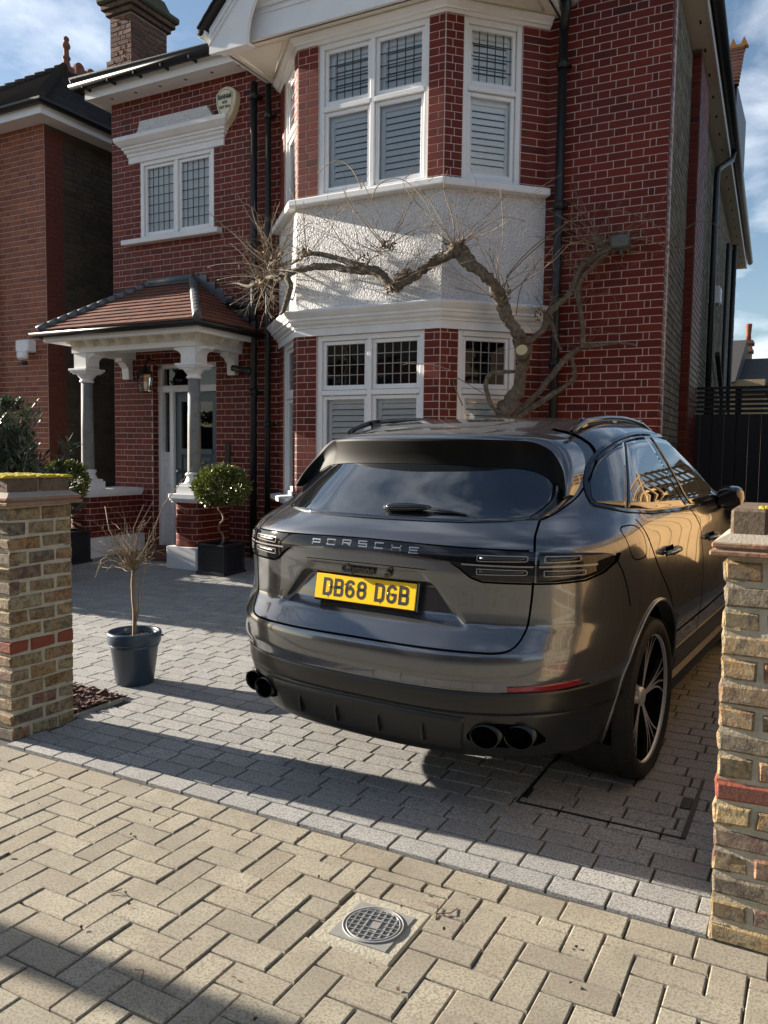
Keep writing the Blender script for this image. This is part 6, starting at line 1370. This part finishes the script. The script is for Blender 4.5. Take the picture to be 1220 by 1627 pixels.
# ---------------------------------------------------------------- the wisteria on the bay
import json
VD = json.loads('''{"trunk":[[-2.798,7.72,1.496,0.1127],[-2.789,7.72,1.683,0.1031],[-2.767,7.7,1.869,0.1057],[-2.705,7.68,1.99,0.0864],[-2.619,7.66,2.17,0.0704],[-2.591,7.64,2.318,0.07],[-2.563,7.62,2.465,0.0757],[-2.578,7.6,2.553,0.0846],[-2.61,7.56,2.639,0.0722],[-2.687,7.5,2.765,0.066],[-2.726,7.46,2.868,0.0658],[-2.758,7.42,2.981,0.0655],[-2.801,7.36,3.091,0.0652],[-2.894,7.3,3.192,0.0651],[-2.988,7.26,3.274,0.068],[-3.064,7.24,3.353,0.0741],[-3.14,7.22,3.397,0.0801],[-3.204,7.22,3.362,0.0596],[-3.286,7.23,3.343,0.054],[-3.365,7.23,3.316,0.0543],[-3.475,7.24,3.257,0.0547],[-3.594,7.25,3.197,0.0552],[-3.696,7.25,3.158,0.0494],[-3.779,7.25,3.122,0.0621],[-3.871,7.25,3.173,0.0499],[-3.949,7.26,3.249,0.0501],[-4.021,7.26,3.304,0.0503],[-4.166,7.26,3.299,0.0412],[-4.351,7.26,3.341,0.0384],[-4.539,7.26,3.383,0.0388],[-4.725,7.25,3.399,0.0359],[-4.875,7.24,3.385,0.0362],[-4.98,7.22,3.364,0.0396],[-5.115,7.24,3.348,0.0434],[-5.256,7.3,3.338,0.044]],"b":[[[-3.94,7.23,3.26,0.0375],[-4.113,7.23,3.338,0.0347],[-4.26,7.23,3.389,0.0318],[-4.408,7.23,3.44,0.0288],[-4.56,7.23,3.493,0.029],[-4.713,7.23,3.527,0.026],[-4.815,7.23,3.525,0.0229],[-4.909,7.23,3.489,0.0165],[-5.012,7.23,3.447,0.0099]],[[-2.761,7.74,1.821,0.0499],[-2.737,7.78,1.872,0.0469],[-2.598,7.9,2.001,0.0377],[-2.441,8.0,2.223,0.0345],[-2.327,8.03,2.377,0.0344],[-2.24,8.05,2.468,0.0311],[-2.123,8.07,2.544,0.0279],[-1.941,8.08,2.561,0.0245],[-1.761,8.08,2.57,0.0152],[-1.612,8.08,2.545,0.009]],[[-2.721,7.74,1.796,0.0405],[-2.658,7.8,1.86,0.0375],[-2.532,7.9,1.969,0.0313],[-2.368,7.98,2.095,0.0312],[-2.227,8.03,2.2,0.028],[-2.184,8.05,2.275,0.0249],[-2.21,8.06,2.406,0.0218],[-2.243,8.06,2.463,0.0187]],[[-2.571,7.62,2.525,0.0393],[-2.493,7.72,2.623,0.0335],[-2.439,7.84,2.727,0.0369],[-2.43,7.9,2.856,0.037],[-2.358,7.97,2.954,0.0309],[-2.253,8.03,3.078,0.0309],[-2.174,8.06,3.277,0.0308],[-2.087,8.07,3.373,0.0337],[-1.938,8.07,3.448,0.0365],[-1.79,8.07,3.504,0.0211]],[[-2.118,8.05,2.542,0.0247],[-2.118,8.05,2.737,0.0247],[-2.154,8.05,2.922,0.0247],[-2.178,8.05,3.075,0.0278],[-2.139,8.05,3.211,0.0277],[-2.02,8.05,3.321,0.0274],[-1.92,8.05,3.418,0.0212]],[[-2.435,7.92,2.829,0.0217],[-2.393,7.96,2.741,0.0217],[-2.357,8.0,2.603,0.0187],[-2.319,8.03,2.524,0.0187]],[[-2.786,7.66,1.898,0.0279],[-2.863,7.6,1.939,0.0247],[-2.91,7.56,2.078,0.0246],[-2.922,7.55,2.181,0.0246],[-2.876,7.56,2.272,0.0245],[-2.767,7.58,2.282,0.0244],[-2.628,7.62,2.287,0.0183]],[[-5.115,7.24,3.348,0.0334],[-5.322,7.3,3.357,0.0305],[-5.548,7.4,3.362,0.0277],[-5.771,7.5,3.33,0.0177],[-6.029,7.6,3.405,0.0109],[-6.341,7.7,3.413,0.0093]],[[-5.06,7.22,3.319,0.0332],[-5.003,7.22,3.217,0.0298],[-5.035,7.22,3.122,0.0332],[-5.083,7.22,2.994,0.03],[-5.139,7.22,2.932,0.0167]],[[-5.225,7.28,3.372,0.0303],[-5.339,7.3,3.459,0.0271],[-5.225,7.28,3.51,0.0269],[-5.146,7.26,3.597,0.02]],[[-1.926,8.07,3.447,0.0273],[-1.971,8.07,3.541,0.0213],[-2.035,8.07,3.637,0.0152]]],"knots":[[-3.132,7.2,3.426],[-3.774,7.24,3.12],[-3.885,7.24,3.495],[-2.72,7.4,2.987],[-1.946,8.05,3.468],[-5.211,7.26,3.406],[-5.442,7.35,3.31],[-4.144,7.22,3.394],[-4.808,7.22,3.535],[-2.468,7.86,2.853],[-5.323,7.3,3.59],[-3.687,7.23,3.202]],"arcs":[[[-2.881,7.9,3.241,0.006],[-2.638,7.9,3.452,0.0055],[-2.389,7.9,3.636,0.0051],[-2.208,7.9,3.746,0.0046],[-2.028,7.9,3.801,0.0042],[-1.763,7.9,3.768,0.0038],[-1.503,7.9,3.651,0.0034],[-1.359,7.9,3.51,0.003],[-1.282,7.9,3.345,0.0026]],[[-3.11,7.15,3.413,0.0056],[-3.256,7.15,3.614,0.005],[-3.49,7.15,3.845,0.0044],[-3.661,7.15,4.073,0.0037],[-3.562,7.15,4.147,0.0031]],[[-3.11,7.15,3.413,0.0056],[-3.324,7.15,3.795,0.0045],[-3.472,7.15,3.989,0.0035]],[[-3.11,7.15,3.413,0.0056],[-3.128,7.15,3.656,0.0048],[-3.23,7.15,3.956,0.004],[-3.189,7.15,4.122,0.0032]],[[-3.988,7.12,3.931,0.0058],[-3.92,7.12,4.071,0.0053],[-3.748,7.12,4.118,0.0048],[-3.578,7.12,4.042,0.0043],[-3.409,7.12,3.856,0.0038],[-3.308,7.12,3.67,0.0033],[-3.097,7.12,3.405,0.0028]],[[-3.853,7.18,3.479,0.0059],[-4.237,7.18,3.918,0.0048],[-4.349,7.18,4.117,0.0037]],[[-3.853,7.18,3.479,0.0059],[-3.671,7.18,3.728,0.0047],[-3.54,7.18,4.007,0.0035]],[[-4.761,7.15,3.515,0.0061],[-4.794,7.15,3.791,0.005],[-4.804,7.15,4.044,0.0038]],[[-4.113,7.15,4.076,0.0059],[-4.223,7.15,4.273,0.0052],[-4.37,7.15,4.386,0.0046],[-4.518,7.15,4.366,0.0039],[-4.63,7.15,4.302,0.0033]],[[-3.837,7.15,3.489,0.0058],[-4.073,7.15,3.768,0.0048],[-4.219,7.15,3.877,0.0036]],[[-5.383,7.5,3.469,0.0066],[-5.728,7.5,3.708,0.0059],[-5.949,7.5,3.905,0.0052],[-6.221,7.5,4.111,0.0045],[-6.359,7.5,4.233,0.0037]],[[-5.347,7.45,3.456,0.0065],[-5.518,7.45,3.812,0.0056],[-5.647,7.45,4.03,0.0047],[-5.69,7.45,4.171,0.0037]],[[-5.168,7.2,3.423,0.0063],[-5.048,7.2,3.703,0.0054],[-4.931,7.2,4.01,0.0044],[-5.011,7.2,4.212,0.0035]],[[-5.24,7.3,3.45,0.0064],[-5.324,7.3,3.822,0.0052],[-5.202,7.3,4.136,0.0039]],[[-2.701,7.35,2.977,0.0056],[-2.758,7.35,3.259,0.0048],[-2.702,7.35,3.484,0.004],[-2.744,7.35,3.946,0.0031]],[[-2.756,7.5,3.007,0.0057],[-2.674,7.5,3.223,0.0048],[-2.446,7.5,3.433,0.004],[-2.222,7.5,3.568,0.0031]],[[-2.648,7.6,2.825,0.0057],[-2.593,7.6,3.118,0.0046],[-2.401,7.6,3.335,0.0035]],[[-2.409,8.0,3.298,0.0059],[-2.427,8.0,3.482,0.005],[-2.387,8.0,3.63,0.0042],[-2.296,8.0,3.71,0.0033]],[[-2.01,8.05,3.032,0.0058],[-1.86,8.05,3.044,0.0049],[-1.809,8.05,2.957,0.0041],[-1.757,8.05,2.656,0.0032]],[[-1.71,8.12,3.436,0.0057],[-1.477,8.12,3.412,0.0048],[-1.251,8.12,3.412,0.004],[-1.14,8.12,3.424,0.0031]],[[-1.399,8.0,3.39,0.0055],[-1.264,8.0,3.506,0.0049],[-1.078,8.0,3.614,0.0042],[-0.916,8.0,3.551,0.0035],[-0.777,8.0,3.343,0.0029]],[[-3.142,7.5,1.956,0.0059],[-3.249,7.5,2.236,0.0051],[-2.979,7.5,2.106,0.0041],[-2.88,7.5,2.043,0.0033]],[[-3.163,7.3,2.276,0.0058],[-3.364,7.3,2.344,0.005],[-3.639,7.3,2.366,0.0042],[-3.708,7.3,2.357,0.0034]],[[-5.442,7.35,3.31,0.0065],[-5.699,7.35,3.195,0.0053],[-5.919,7.35,3.108,0.0041]],[[-5.479,7.4,3.322,0.0066],[-5.651,7.4,3.405,0.0057],[-5.914,7.4,3.428,0.0048],[-6.139,7.4,3.413,0.0038]],[[-5.383,7.5,3.401,0.0066],[-5.728,7.5,3.57,0.0057],[-6.176,7.5,3.612,0.0049],[-6.361,7.5,3.594,0.0039]],[[-5.322,7.3,3.357,0.0064],[-5.489,7.3,3.103,0.0053],[-5.531,7.3,2.97,0.004]],[[-1.946,8.05,3.468,0.0058],[-1.699,8.05,3.536,0.0049],[-1.467,8.05,3.483,0.004],[-1.295,8.05,3.379,0.0031]],[[-1.946,8.05,3.468,0.0058],[-2.06,8.05,3.635,0.0047],[-2.187,8.05,3.769,0.0036]],[[-3.188,7.3,3.437,0.0057],[-2.872,7.3,3.606,0.0048],[-2.688,7.3,3.67,0.0039],[-2.475,7.3,3.605,0.0031]]]}''')
M['vinebark'] = mat('grey_brown_vine_bark', (.20, .16, .115), .9, var=.6, vscale=18, dirt=(.38, .33, .25), dscale=26, damt=.6, bump=1, bscale=60, bdist=.03, bump2=.5, b2scale=160)
M['twig'] = mat('tan_twig', (.27, .20, .125), .8, var=.5, vscale=25, pieces=[(0, (.16, .11, .07)), (.4, (.26, .19, .12)), (.7, (.34, .26, .16)), (1, (.20, .13, .08))])
M['cut'] = mat('pale_sawn_wood', (.60, .50, .28), .8, var=.3, vscale=30)
vine = thing('wisteria', 'bare gnarled wisteria with a thick twisted stem trained across the white bay', 'climbing plant', (-2.66, 7.75, .17))
rv = random.Random(21)
def rough_tube(mb, pts, n=9, sub=4, amp=.20, taper=None):
    P = [Vector(p[:3]) for p in pts]; Rr = [p[3] for p in pts]; Q = []; q = []
    for i in range(len(P) - 1):
        for k in range(sub):
            t = k / sub; a = P[max(i - 1, 0)]; b = P[i]; c = P[i + 1]; d = P[min(i + 2, len(P) - 1)]
            p = .5 * ((2 * b) + (c - a) * t + (2 * a - 5 * b + 4 * c - d) * t * t + (3 * b - a - 3 * c + d) * t ** 3); r = Rr[i] + (Rr[i + 1] - Rr[i]) * t
            Q.append(p + Vector((rv.uniform(-1, 1), rv.uniform(-1, 1), rv.uniform(-1, 1))) * r * amp); q.append(r * (1 + rv.uniform(-amp, amp) * .45))
    Q.append(P[-1]); q.append(Rr[-1]); b0 = len(mb.v); mb.tube(Q, q, n)
    for i in range(len(Q)):                                     # gnarl the section
        for k in range(n):
            j = b0 + i * n + k; v = Vector(mb.v[j]); an = 6.2832 * k / n; mb.v[j] = tuple(Q[i] + (v - Q[i]) * (1 + amp * (.9 * math.sin(2 * an + i * .33) + .5 * math.sin(3 * an - i * .21)) + rv.uniform(-amp, amp) * .35))
mb = MB(); tp = VD['trunk']; rough_tube(mb, [[-2.70, 7.74, .10, .11], [-2.68, 7.74, .8, .095], [-2.70, 7.73, 1.2, .09]] + [[*p[:3], p[3] * .86] for p in tp], 16, 5, .17); mb.build('trunk', M['vinebark'], vine)
for b in VD['b']:
    mb = MB(); rough_tube(mb, [[*p[:3], p[3] * .9] for p in b], 9, 4, .14); mb.build('branch', M['vinebark'], vine)
mb = MB(); c = Vector((-2.55, 7.50, 2.475)); dcut = Vector((.15, -.9, .35)).normalized(); T = Matrix.Translation(c) @ dcut.to_track_quat('Z', 'Y').to_matrix().to_4x4()
mb.lathe([(.07, -.10), (.066, -.01), (.058, 0)], 12, (0, 0, 0), T); mb.build('sawn_stub', M['vinebark'], vine)
mb = MB(); mb.lathe([(.0, .003), (.056, .001)], 12, (0, 0, 0), T, cap=False); mb.build('sawn_face', M['cut'], vine, fix=True)
mb = MB()
for a in VD['arcs']: rough_tube(mb, [[p[0], p[1], p[2], max(p[3], .003)] for p in a], 5, 4, .10)
tag(mb.build('long_shoots', M['twig'], vine), kind='stuff')
mb = MB()
def shoot(p, d, L, r, n=7, droop=.0, kink=.16, sub=2):
    pts = []; P = Vector(p); d = Vector(d).normalized()
    for i in range(n + 1):
        pts.append((P.x, P.y, P.z)); d = (d + Vector((rv.uniform(-kink, kink), rv.uniform(-kink, kink) * .6, rv.uniform(-kink, kink) - droop))).normalized(); P = P + d * L / n
        if sub and rv.random() < .32 and i > 1: shoot(P, (d + Vector((rv.uniform(-.9, .9), rv.uniform(-.5, .3), rv.uniform(-.4, .7)))), L * .35, r * .6, 4, droop, kink, 0)
    mb.tube(pts, [max(r * (1 - .75 * i / n), .0012) for i in range(n + 1)], 5, cap=False)
for ki, k in enumerate(VD['knots']):
    nn = (16, 7, 13, 12, 12, 22, 20, 8, 8, 6, 20, 6)[ki]
    for _ in range(nn):
        a = rv.uniform(-1.5, 1.5); up = rv.uniform(.1, 1.2); dn = -1 if (ki in (5, 6) and rv.random() < .35) else 1
        shoot(Vector(k) + Vector((rv.uniform(-.08, .08), rv.uniform(-.03, .03), rv.uniform(-.05, .05))), (a, rv.uniform(-.45, .12), up * dn), rv.uniform(.15, .75) * (1.0 if ki not in (9,) else .6), rv.uniform(.003, .006), 7, .02)
    for _ in range(14):
        q = Vector(k) + Vector((rv.uniform(-.09, .09), rv.uniform(-.05, .03), rv.uniform(-.07, .06))); mb.tube([q, q + Vector((rv.uniform(-.05, .05), rv.uniform(-.05, .02), rv.uniform(-.03, .07)))], [.012, .004], 5)
for i in range(14, len(tp) - 1):
    for _ in range(3):
        p = Vector(tp[i][:3]); shoot(p, (rv.uniform(-.8, .8), rv.uniform(-.4, .1), rv.uniform(.0, 1)), rv.uniform(.08, .3), .003, 5, .02)
for b in VD['b'][3:5]:
    for p in b:
        for _ in range(3): shoot(Vector(p[:3]), (rv.uniform(-1, 1), rv.uniform(-.5, 0), rv.uniform(-.3, 1)), rv.uniform(.1, .4), .0028, 5, .02)
for _ in range(26):
    k = (-1.95 + rv.uniform(-.25, .3), 8.06, 3.42 + rv.uniform(-.15, .15)); shoot(k, (rv.uniform(-.3, 1.2), rv.uniform(-.3, 0), rv.uniform(-.25, .4)), rv.uniform(.2, .6), .003, 6, .01)
for _ in range(40):
    k = (-5.42 + rv.uniform(-.22, .15), 7.38 + rv.uniform(-.1, .25), 3.35 + rv.uniform(-.18, .2)); shoot(k, (rv.uniform(-1.2, .5), rv.uniform(-.5, .2), rv.uniform(-.7, .9)), rv.uniform(.1, .45), .004, 6, .02)
for _ in range(30):
    k = (-6.05 + rv.uniform(-.45, .3), 8.08, 3.55 + rv.uniform(-.35, .5)); shoot(k, (rv.uniform(-1, 1), rv.uniform(-.2, 0), rv.uniform(-.6, .9)), rv.uniform(.2, .6), .0028, 6, .01)
tag(mb.build('twigs', M['twig'], vine), kind='stuff')

# ---------------------------------------------------------------- pots and plants
def leafmat(name, cols, rough=.35, tr=.18):
    m = bpy.data.materials.new(name); m.use_nodes = True; t = m.node_tree; b = t.nodes['Principled BSDF']
    t.links.new(ramp(t, piece_random(t), cols), b.inputs['Base Color']); b.inputs['Roughness'].default_value = rough; b.inputs['Specular IOR Level'].default_value = .6
    tl = N_(t, 'ShaderNodeBsdfTranslucent'); t.links.new(ramp(t, piece_random(t), cols), tl.inputs[0]); ms = N_(t, 'ShaderNodeMixShader'); ms.inputs[0].default_value = tr
    t.links.new(b.outputs[0], ms.inputs[1]); t.links.new(tl.outputs[0], ms.inputs[2]); t.links.new(ms.outputs[0], t.nodes['Material Output'].inputs[0]); return m
M['box_leaf'] = leafmat('box_leaf', [(0, (.035, .055, .012)), (.4, (.07, .095, .018)), (.75, (.13, .15, .025)), (1, (.21, .20, .04))])
M['ole_leaf'] = leafmat('oleander_leaf', [(0, (.022, .036, .018)), (.5, (.035, .055, .028)), (1, (.06, .08, .04))], .28)
def leaf(mb, p, d, L, W, r, fold=.25):
    d = Vector(d).normalized(); s = d.cross(Vector((r.uniform(-1, 1), r.uniform(-1, 1), r.uniform(-1, 1)))).normalized(); n = d.cross(s)
    p = Vector(p); a = p + d * L * .5
    mb.add([p, a + s * W / 2 + n * W * fold, p + d * L, a - s * W / 2 + n * W * fold, a], [(0, 4, 1), (1, 4, 2), (0, 3, 4), (3, 2, 4)])
POT = carmat('slate_blue_glaze', (.035, .055, .085), .32, bump=.2, bscale=60)
PTX, PTY = -3.80, 3.765
po = thing('plant_pot', 'round slate blue pot with a thick rim holding a small bare tree', 'plant pot', (PTX, PTY, GZ(PTY)))
mb = MB(); mb.lathe([(.112, 0), (.117, .004), (.150, .255), (.160, .260), (.164, .268), (.169, .322), (.164, .333), (.150, .335), (.145, .322), (.138, .26)], 48, (PTX, PTY, GZ(PTY) + .002)); 
mb.lathe([(.1515, .24), (.1545, .247), (.151, .254)], 48, (PTX, PTY, GZ(PTY) + .002), cap=False); mb.build('pot', POT, po)
mb = MB(); mb.lathe([(.0, .296), (.145, .290)], 32, (PTX, PTY, GZ(PTY)), cap=False); rs = random.Random(4)
for k in range(120): a, q = rs.uniform(0, 6.28), rs.uniform(0, .13); mb.lathe([(rs.uniform(.005, .014), 0), (.003, .012)], 5, (PTX + q * math.cos(a), 3.84 + q * math.sin(a), .292 + GZ(PTY)))
tag(mb.build('soil', M['earth'], po), kind='stuff')
st = thing('small_tree', 'small bare twiggy tree growing in the round slate blue pot', 'tree', (PTX, PTY, .3))
mb = MB(); rv = random.Random(77); rough_tube(mb, [(PTX, PTY, .28, .013), (PTX + .003, PTY, .45, .0115), (PTX - .01, PTY, .60, .011), (PTX - .005, PTY, .72, .0105), (PTX - .003, PTY, .78, .012)], 8, 4, .12); mb.build('trunk', M['twig'], st)
mb = MB()
for k in range(58):
    a = rv.uniform(0, 6.28); e = rv.uniform(.5, 2.4); shoot((PTX - .003, PTY, .70 + rv.uniform(0, .08)), (math.cos(a), math.sin(a) * .8, e), rv.uniform(.12, .38), rv.uniform(.0022, .0045), 9, -.01, .42)
for tx, tz, L in ((.48, 1.40, 0), (-.27, 1.12, 0), (.14, 1.16, 0), (.07, 1.15, 0)):
    mb.tube([(PTX - .003, PTY, .72), (PTX - .003 + tx * .35, PTY - .02, .72 + (tz - .72) * .35), (PTX - .003 + tx * .62, PTY - .04, .72 + (tz - .72) * .65), (PTX - .003 + tx, 3.79, tz)], [.005, .004, .0035, .002], 5)
mb.tube([(PTX + .015, PTY, .40), (PTX + .055, PTY - .02, .52), (PTX + .075, PTY - .03, .70), (PTX + .105, PTY - .04, .92)], [.004, .004, .003, .002], 5); mb.tube([(PTX + .015, PTY, .40), (PTX + .085, PTY - .02, .56), (PTX + .125, PTY - .03, .80), (PTX + .175, PTY - .04, 1.0)], [.004, .004, .003, .002], 5)
tag(mb.build('twigs', M['twig'], st), kind='stuff')
PLB = carmat('black_faux_lead', (.014, .016, .020), .38, bump=.3, bscale=40)
def planter(x0, y0, w_, z0, h, label):
    t = thing('planter', label, 'planter', (x0 + w_ / 2, y0 + w_ / 2, z0), group='black square planters by the porch'); x1, y1 = x0 + w_, y0 + w_
    mb = MB(); e = .03; mb.bbox(x0, x1, y0, y0 + e, z0, z0 + h, .006); mb.bbox(x0, x1, y1 - e, y1, z0, z0 + h, .006); mb.bbox(x0, x0 + e, y0 + e, y1 - e, z0, z0 + h, .006); mb.bbox(x1 - e, x1, y0 + e, y1 - e, z0, z0 + h, .006)
    mb.box(x0 + e, x1 - e, y0 + e, y1 - e, z0, z0 + .05); mb.build('box', PLB, t)
    mb = MB(); mb.sweep([(x0, y0), (x1, y0), (x1, y1), (x0, y1)], [(-.034, z0 + h - .025), (.012, z0 + h - .025), (.016, z0 + h - .01), (.012, z0 + h + .004), (-.034, z0 + h + .004)], closed=True); mb.build('rim', PLB, t); mb = MB()
    mb.sweep([(x0, y0), (x1, y0), (x1, y1), (x0, y1)], [(.0, z0), (.012, z0), (.012, z0 + .03), (.0, z0 + .04)], closed=True); mb.build('base_band', PLB, t)
    mb = MB()
    for (a, b, c, d) in ((x0 + .05, x1 - .05, y0 - .006, y0 + .001), ): 
        for (p, q, r_, s_) in ((a, b, z0 + h - .08, z0 + h - .065), (a, b, z0 + .07, z0 + .085), (a, a + .015, z0 + .085, z0 + h - .08), (b - .015, b, z0 + .085, z0 + h - .08)): mb.bbox(p, q, c, d, r_, s_, .002)
    for (p, q, r_, s_) in ((y0 + .05, y1 - .05, z0 + h - .08, z0 + h - .065), (y0 + .05, y1 - .05, z0 + .07, z0 + .085), (y0 + .05, y0 + .065, z0 + .085, z0 + h - .08), (y1 - .065, y1 - .05, z0 + .085, z0 + h - .08)): mb.bbox(x1 - .001, x1 + .006, p, q, r_, s_, .002)
    mb.build('panel_moulding', PLB, t)
    mb = MB(); mb.box(x0 + e, x1 - e, y0 + e, y1 - e, z0 + h - .06, z0 + h - .035); mb.build('soil', M['earth'], t); return t
def ball_tree(cx, cy, cz, rx, rz_, stem, n, label, seed, shade=1.0):
    t = thing('topiary_tree', label, 'topiary', (cx, cy, stem[0][2]), group='clipped topiary trees by the porch'); r = random.Random(seed); global rv; rv = random.Random(seed)
    mb = MB(); rough_tube(mb, stem, 8, 4, .06); mb.build('trunk', M['twig'], t)
    mb = MB()
    for k in range(n):
        u = r.uniform(-1, 1); a = r.uniform(0, 6.283); s = math.sqrt(1 - u * u); d = Vector((s * math.cos(a), s * math.sin(a), u))
        lump = 1 + .07 * math.sin(5 * a + 3 * u) + .06 * math.sin(9 * u + 2 * a) + (.12 * r.random() if r.random() < .12 else 0); q = lump * (1 - .32 * r.random() ** 1.6)
        p = Vector((cx + d.x * rx * q, cy + d.y * rx * q, cz + (d.z if d.z > -.75 else -.75) * rz_ * q)); dd = (d + Vector((r.uniform(-.8, .8), r.uniform(-.8, .8), r.uniform(-.4, 1.0)))).normalized()
        leaf(mb, p, dd, r.uniform(.026, .058), r.uniform(.015, .030), r)
    for k in range(40):
        a = r.uniform(0, 6.283); mb.tube([(cx, cy, cz - rz_ * .6), (cx + math.cos(a) * rx * .7, cy + math.sin(a) * rx * .7, cz + r.uniform(-.4, .7) * rz_)], [.006, .002], 4)
    tag(mb.build('crown', M['box_leaf'], t), kind='stuff'); return t
planter(-6.14, 7.05, .375, GZ(7.2), .34, 'black square planter in front of the right porch column')
zb = GZ(7.2) + .30; sx0, sy0 = -5.955, 7.235
stem = [(sx0 - .03, sy0, zb - .02, .014), (sx0 + .035, sy0, zb + .07, .0135), (sx0 - .005, sy0 + .03, zb + .14, .013), (sx0 - .03, sy0, zb + .19, .013), (sx0 + .005, sy0 - .03, zb + .26, .0125), (sx0 + .035, sy0, zb + .31, .0125), (sx0 - .005, sy0 + .025, zb + .38, .012), (sx0 - .035, sy0, zb + .43, .012), (sx0 - .01, sy0, zb + .50, .012), (sx0 + .01, sy0, zb + .62, .012)]
ball_tree(sx0 + .01, sy0, 1.075, .30, .225, stem, 4600, 'round clipped topiary tree on a corkscrew stem in the square planter', 31)
planter(-8.30, 6.72, .40, GZ(6.9), .40, 'black square planter left of the porch behind the left gate pier')
ball_tree(-8.10, 6.92, 1.09, .26, .23, [(-8.1, 6.92, .4, .014), (-8.09, 6.92, .7, .014), (-8.1, 6.92, 1.0, .012)], 3600, 'round clipped topiary bush left of the porch behind the left gate pier', 32)
# oleander on the left boundary, and unseen hedging added to shade the driveway
ol = thing('shrub', 'tall dark oleander shrub with long narrow leaves at the left edge', 'shrub', (-7.35, 5.55, GZ(5.5))); r = random.Random(8); rv = random.Random(8)
mb = MB(); tips = []
for k in range(34):
    a = r.uniform(0, 6.283); q = r.uniform(.05, .95); h = r.uniform(1.1, 2.0) - .35 * q; b = (-7.35, 5.55, .1); e = (-7.35 + q * math.cos(a), 5.55 + q * .8 * math.sin(a), h)
    mid = (b[0] + (e[0] - b[0]) * .35, b[1] + (e[1] - b[1]) * .35, h * .55); mb.tube([b, mid, e], [.014, .010, .004], 5); tips.append((mid, e))
mb.build('stems', M['twig'], ol)
mb = MB()
for mid, e in tips:
    d0 = (Vector(e) - Vector(mid)).normalized()
    for k in range(120):
        t = r.random() ** .7; p = Vector(mid).lerp(Vector(e), t) + Vector((r.uniform(-.07, .07), r.uniform(-.07, .07), r.uniform(-.05, .05))); a = r.uniform(0, 6.283)
        leaf(mb, p, d0 * .9 + Vector((math.cos(a), math.sin(a), r.uniform(-.3, .5))), r.uniform(.09, .17), r.uniform(.018, .028), r, .12)
tag(mb.build('foliage', M['ole_leaf'], ol), kind='stuff')
hg = thing('shade_hedge', 'unseen evergreen hedging added on the left to shade the driveway', 'shade_hedge', (-8.6, 5.9, GZ(5.9)))
mb = MB(); r = random.Random(12)
for k in range(10500):
    x, y, z = -8.75 + r.uniform(-.4, .4), r.uniform(4.95, 6.6), .1 + r.random() ** .7 * 1.95; f = r.choice((0, 1, 2))
    if f == 0: x = -8.35 + r.uniform(-.08, .04)
    elif f == 1: z = 2.02 + r.uniform(-.10, .05)
    else: y = 4.9 + r.uniform(-.05, .1)
    if k > 9000: y = r.uniform(6.5, 7.25); z = .1 + r.random() * .85; x = -8.7 + r.uniform(-.3, .2)
    leaf(mb, (x, y, z), (r.uniform(-1, 1), r.uniform(-1, 1), r.uniform(-.3, 1)), r.uniform(.04, .08), r.uniform(.02, .035), r)
tag(mb.build('foliage', M['ole_leaf'], hg), kind='stuff')
mb = MB(); mb.tube([(-8.75, 5.0, .1), (-8.75, 6.2, .1), (-8.75, 6.2, 1.0)], .02, 6); mb.box(-8.95, -8.5, 5.05, 6.5, .1, 1.85); mb.box(-8.95, -8.6, 6.5, 7.2, .1, .85); mb.build('stems', M['earth'], hg)  # solid blocks inside, added so no sun gets through the leaves
# bare street tree out of frame on the left whose trunk shades the pavement corner
tr_ = thing('street_tree', 'bare street tree standing on the pavement to the left', 'tree', (-8.2, 1.16, 0)); rv = random.Random(3)
mb = MB(); rough_tube(mb, [(-8.2, 1.16, -.1, .13), (-8.2, 1.16, 1.0, .10), (-8.15, 1.18, 2.6, .085), (-8.2, 1.2, 4.2, .07)], 10, 4, .06); mb.build('trunk', M['vinebark'], tr_)
mb = MB()
for k in range(26): a = rv.uniform(0, 6.28); shoot((-8.2, 1.2, 3.4 + rv.uniform(0, .9)), (math.cos(a), math.sin(a), 1.1), rv.uniform(1.2, 2.6), .035, 8, 0, .2)
tag(mb.build('crown', M['twig'], tr_), kind='stuff')
# fallen twigs and leaves on the pavement
mb = MB(); r = random.Random(6)
lv = thing('leaf_litter', 'few dry brown leaves and twigs lying on the buff pavement', 'leaves', (-1.5, 2, 0), kind='stuff')
for k in range(46):
    x, y = r.uniform(-3.2, .1), r.uniform(1.3, 2.62); leaf(mb, (x, y, .004 + r.random() * .004), (r.uniform(-1, 1), r.uniform(-1, 1), .12), r.uniform(.008, .022), r.uniform(.006, .014), r, .3)
for x, y, a, l in ((-1.02, 2.30, 1.9, .07), (-1.035, 2.33, .4, .05), (-2.05, 1.90, .6, .03), (-1.62, 1.62, 2.2, .035)): mb.tube([(x, y, .004), (x + l * math.cos(a), y + l * math.sin(a), .010), (x + l * 1.6 * math.cos(a + .5), y + l * 1.6 * math.sin(a + .5), .004)], .0018, 5)
mb.build('dry_leaves', M['bark'], lv)
print('objects', len(bpy.data.objects), 'tris', sum(len(o.data.polygons) for o in bpy.data.objects if o.type == 'MESH'))
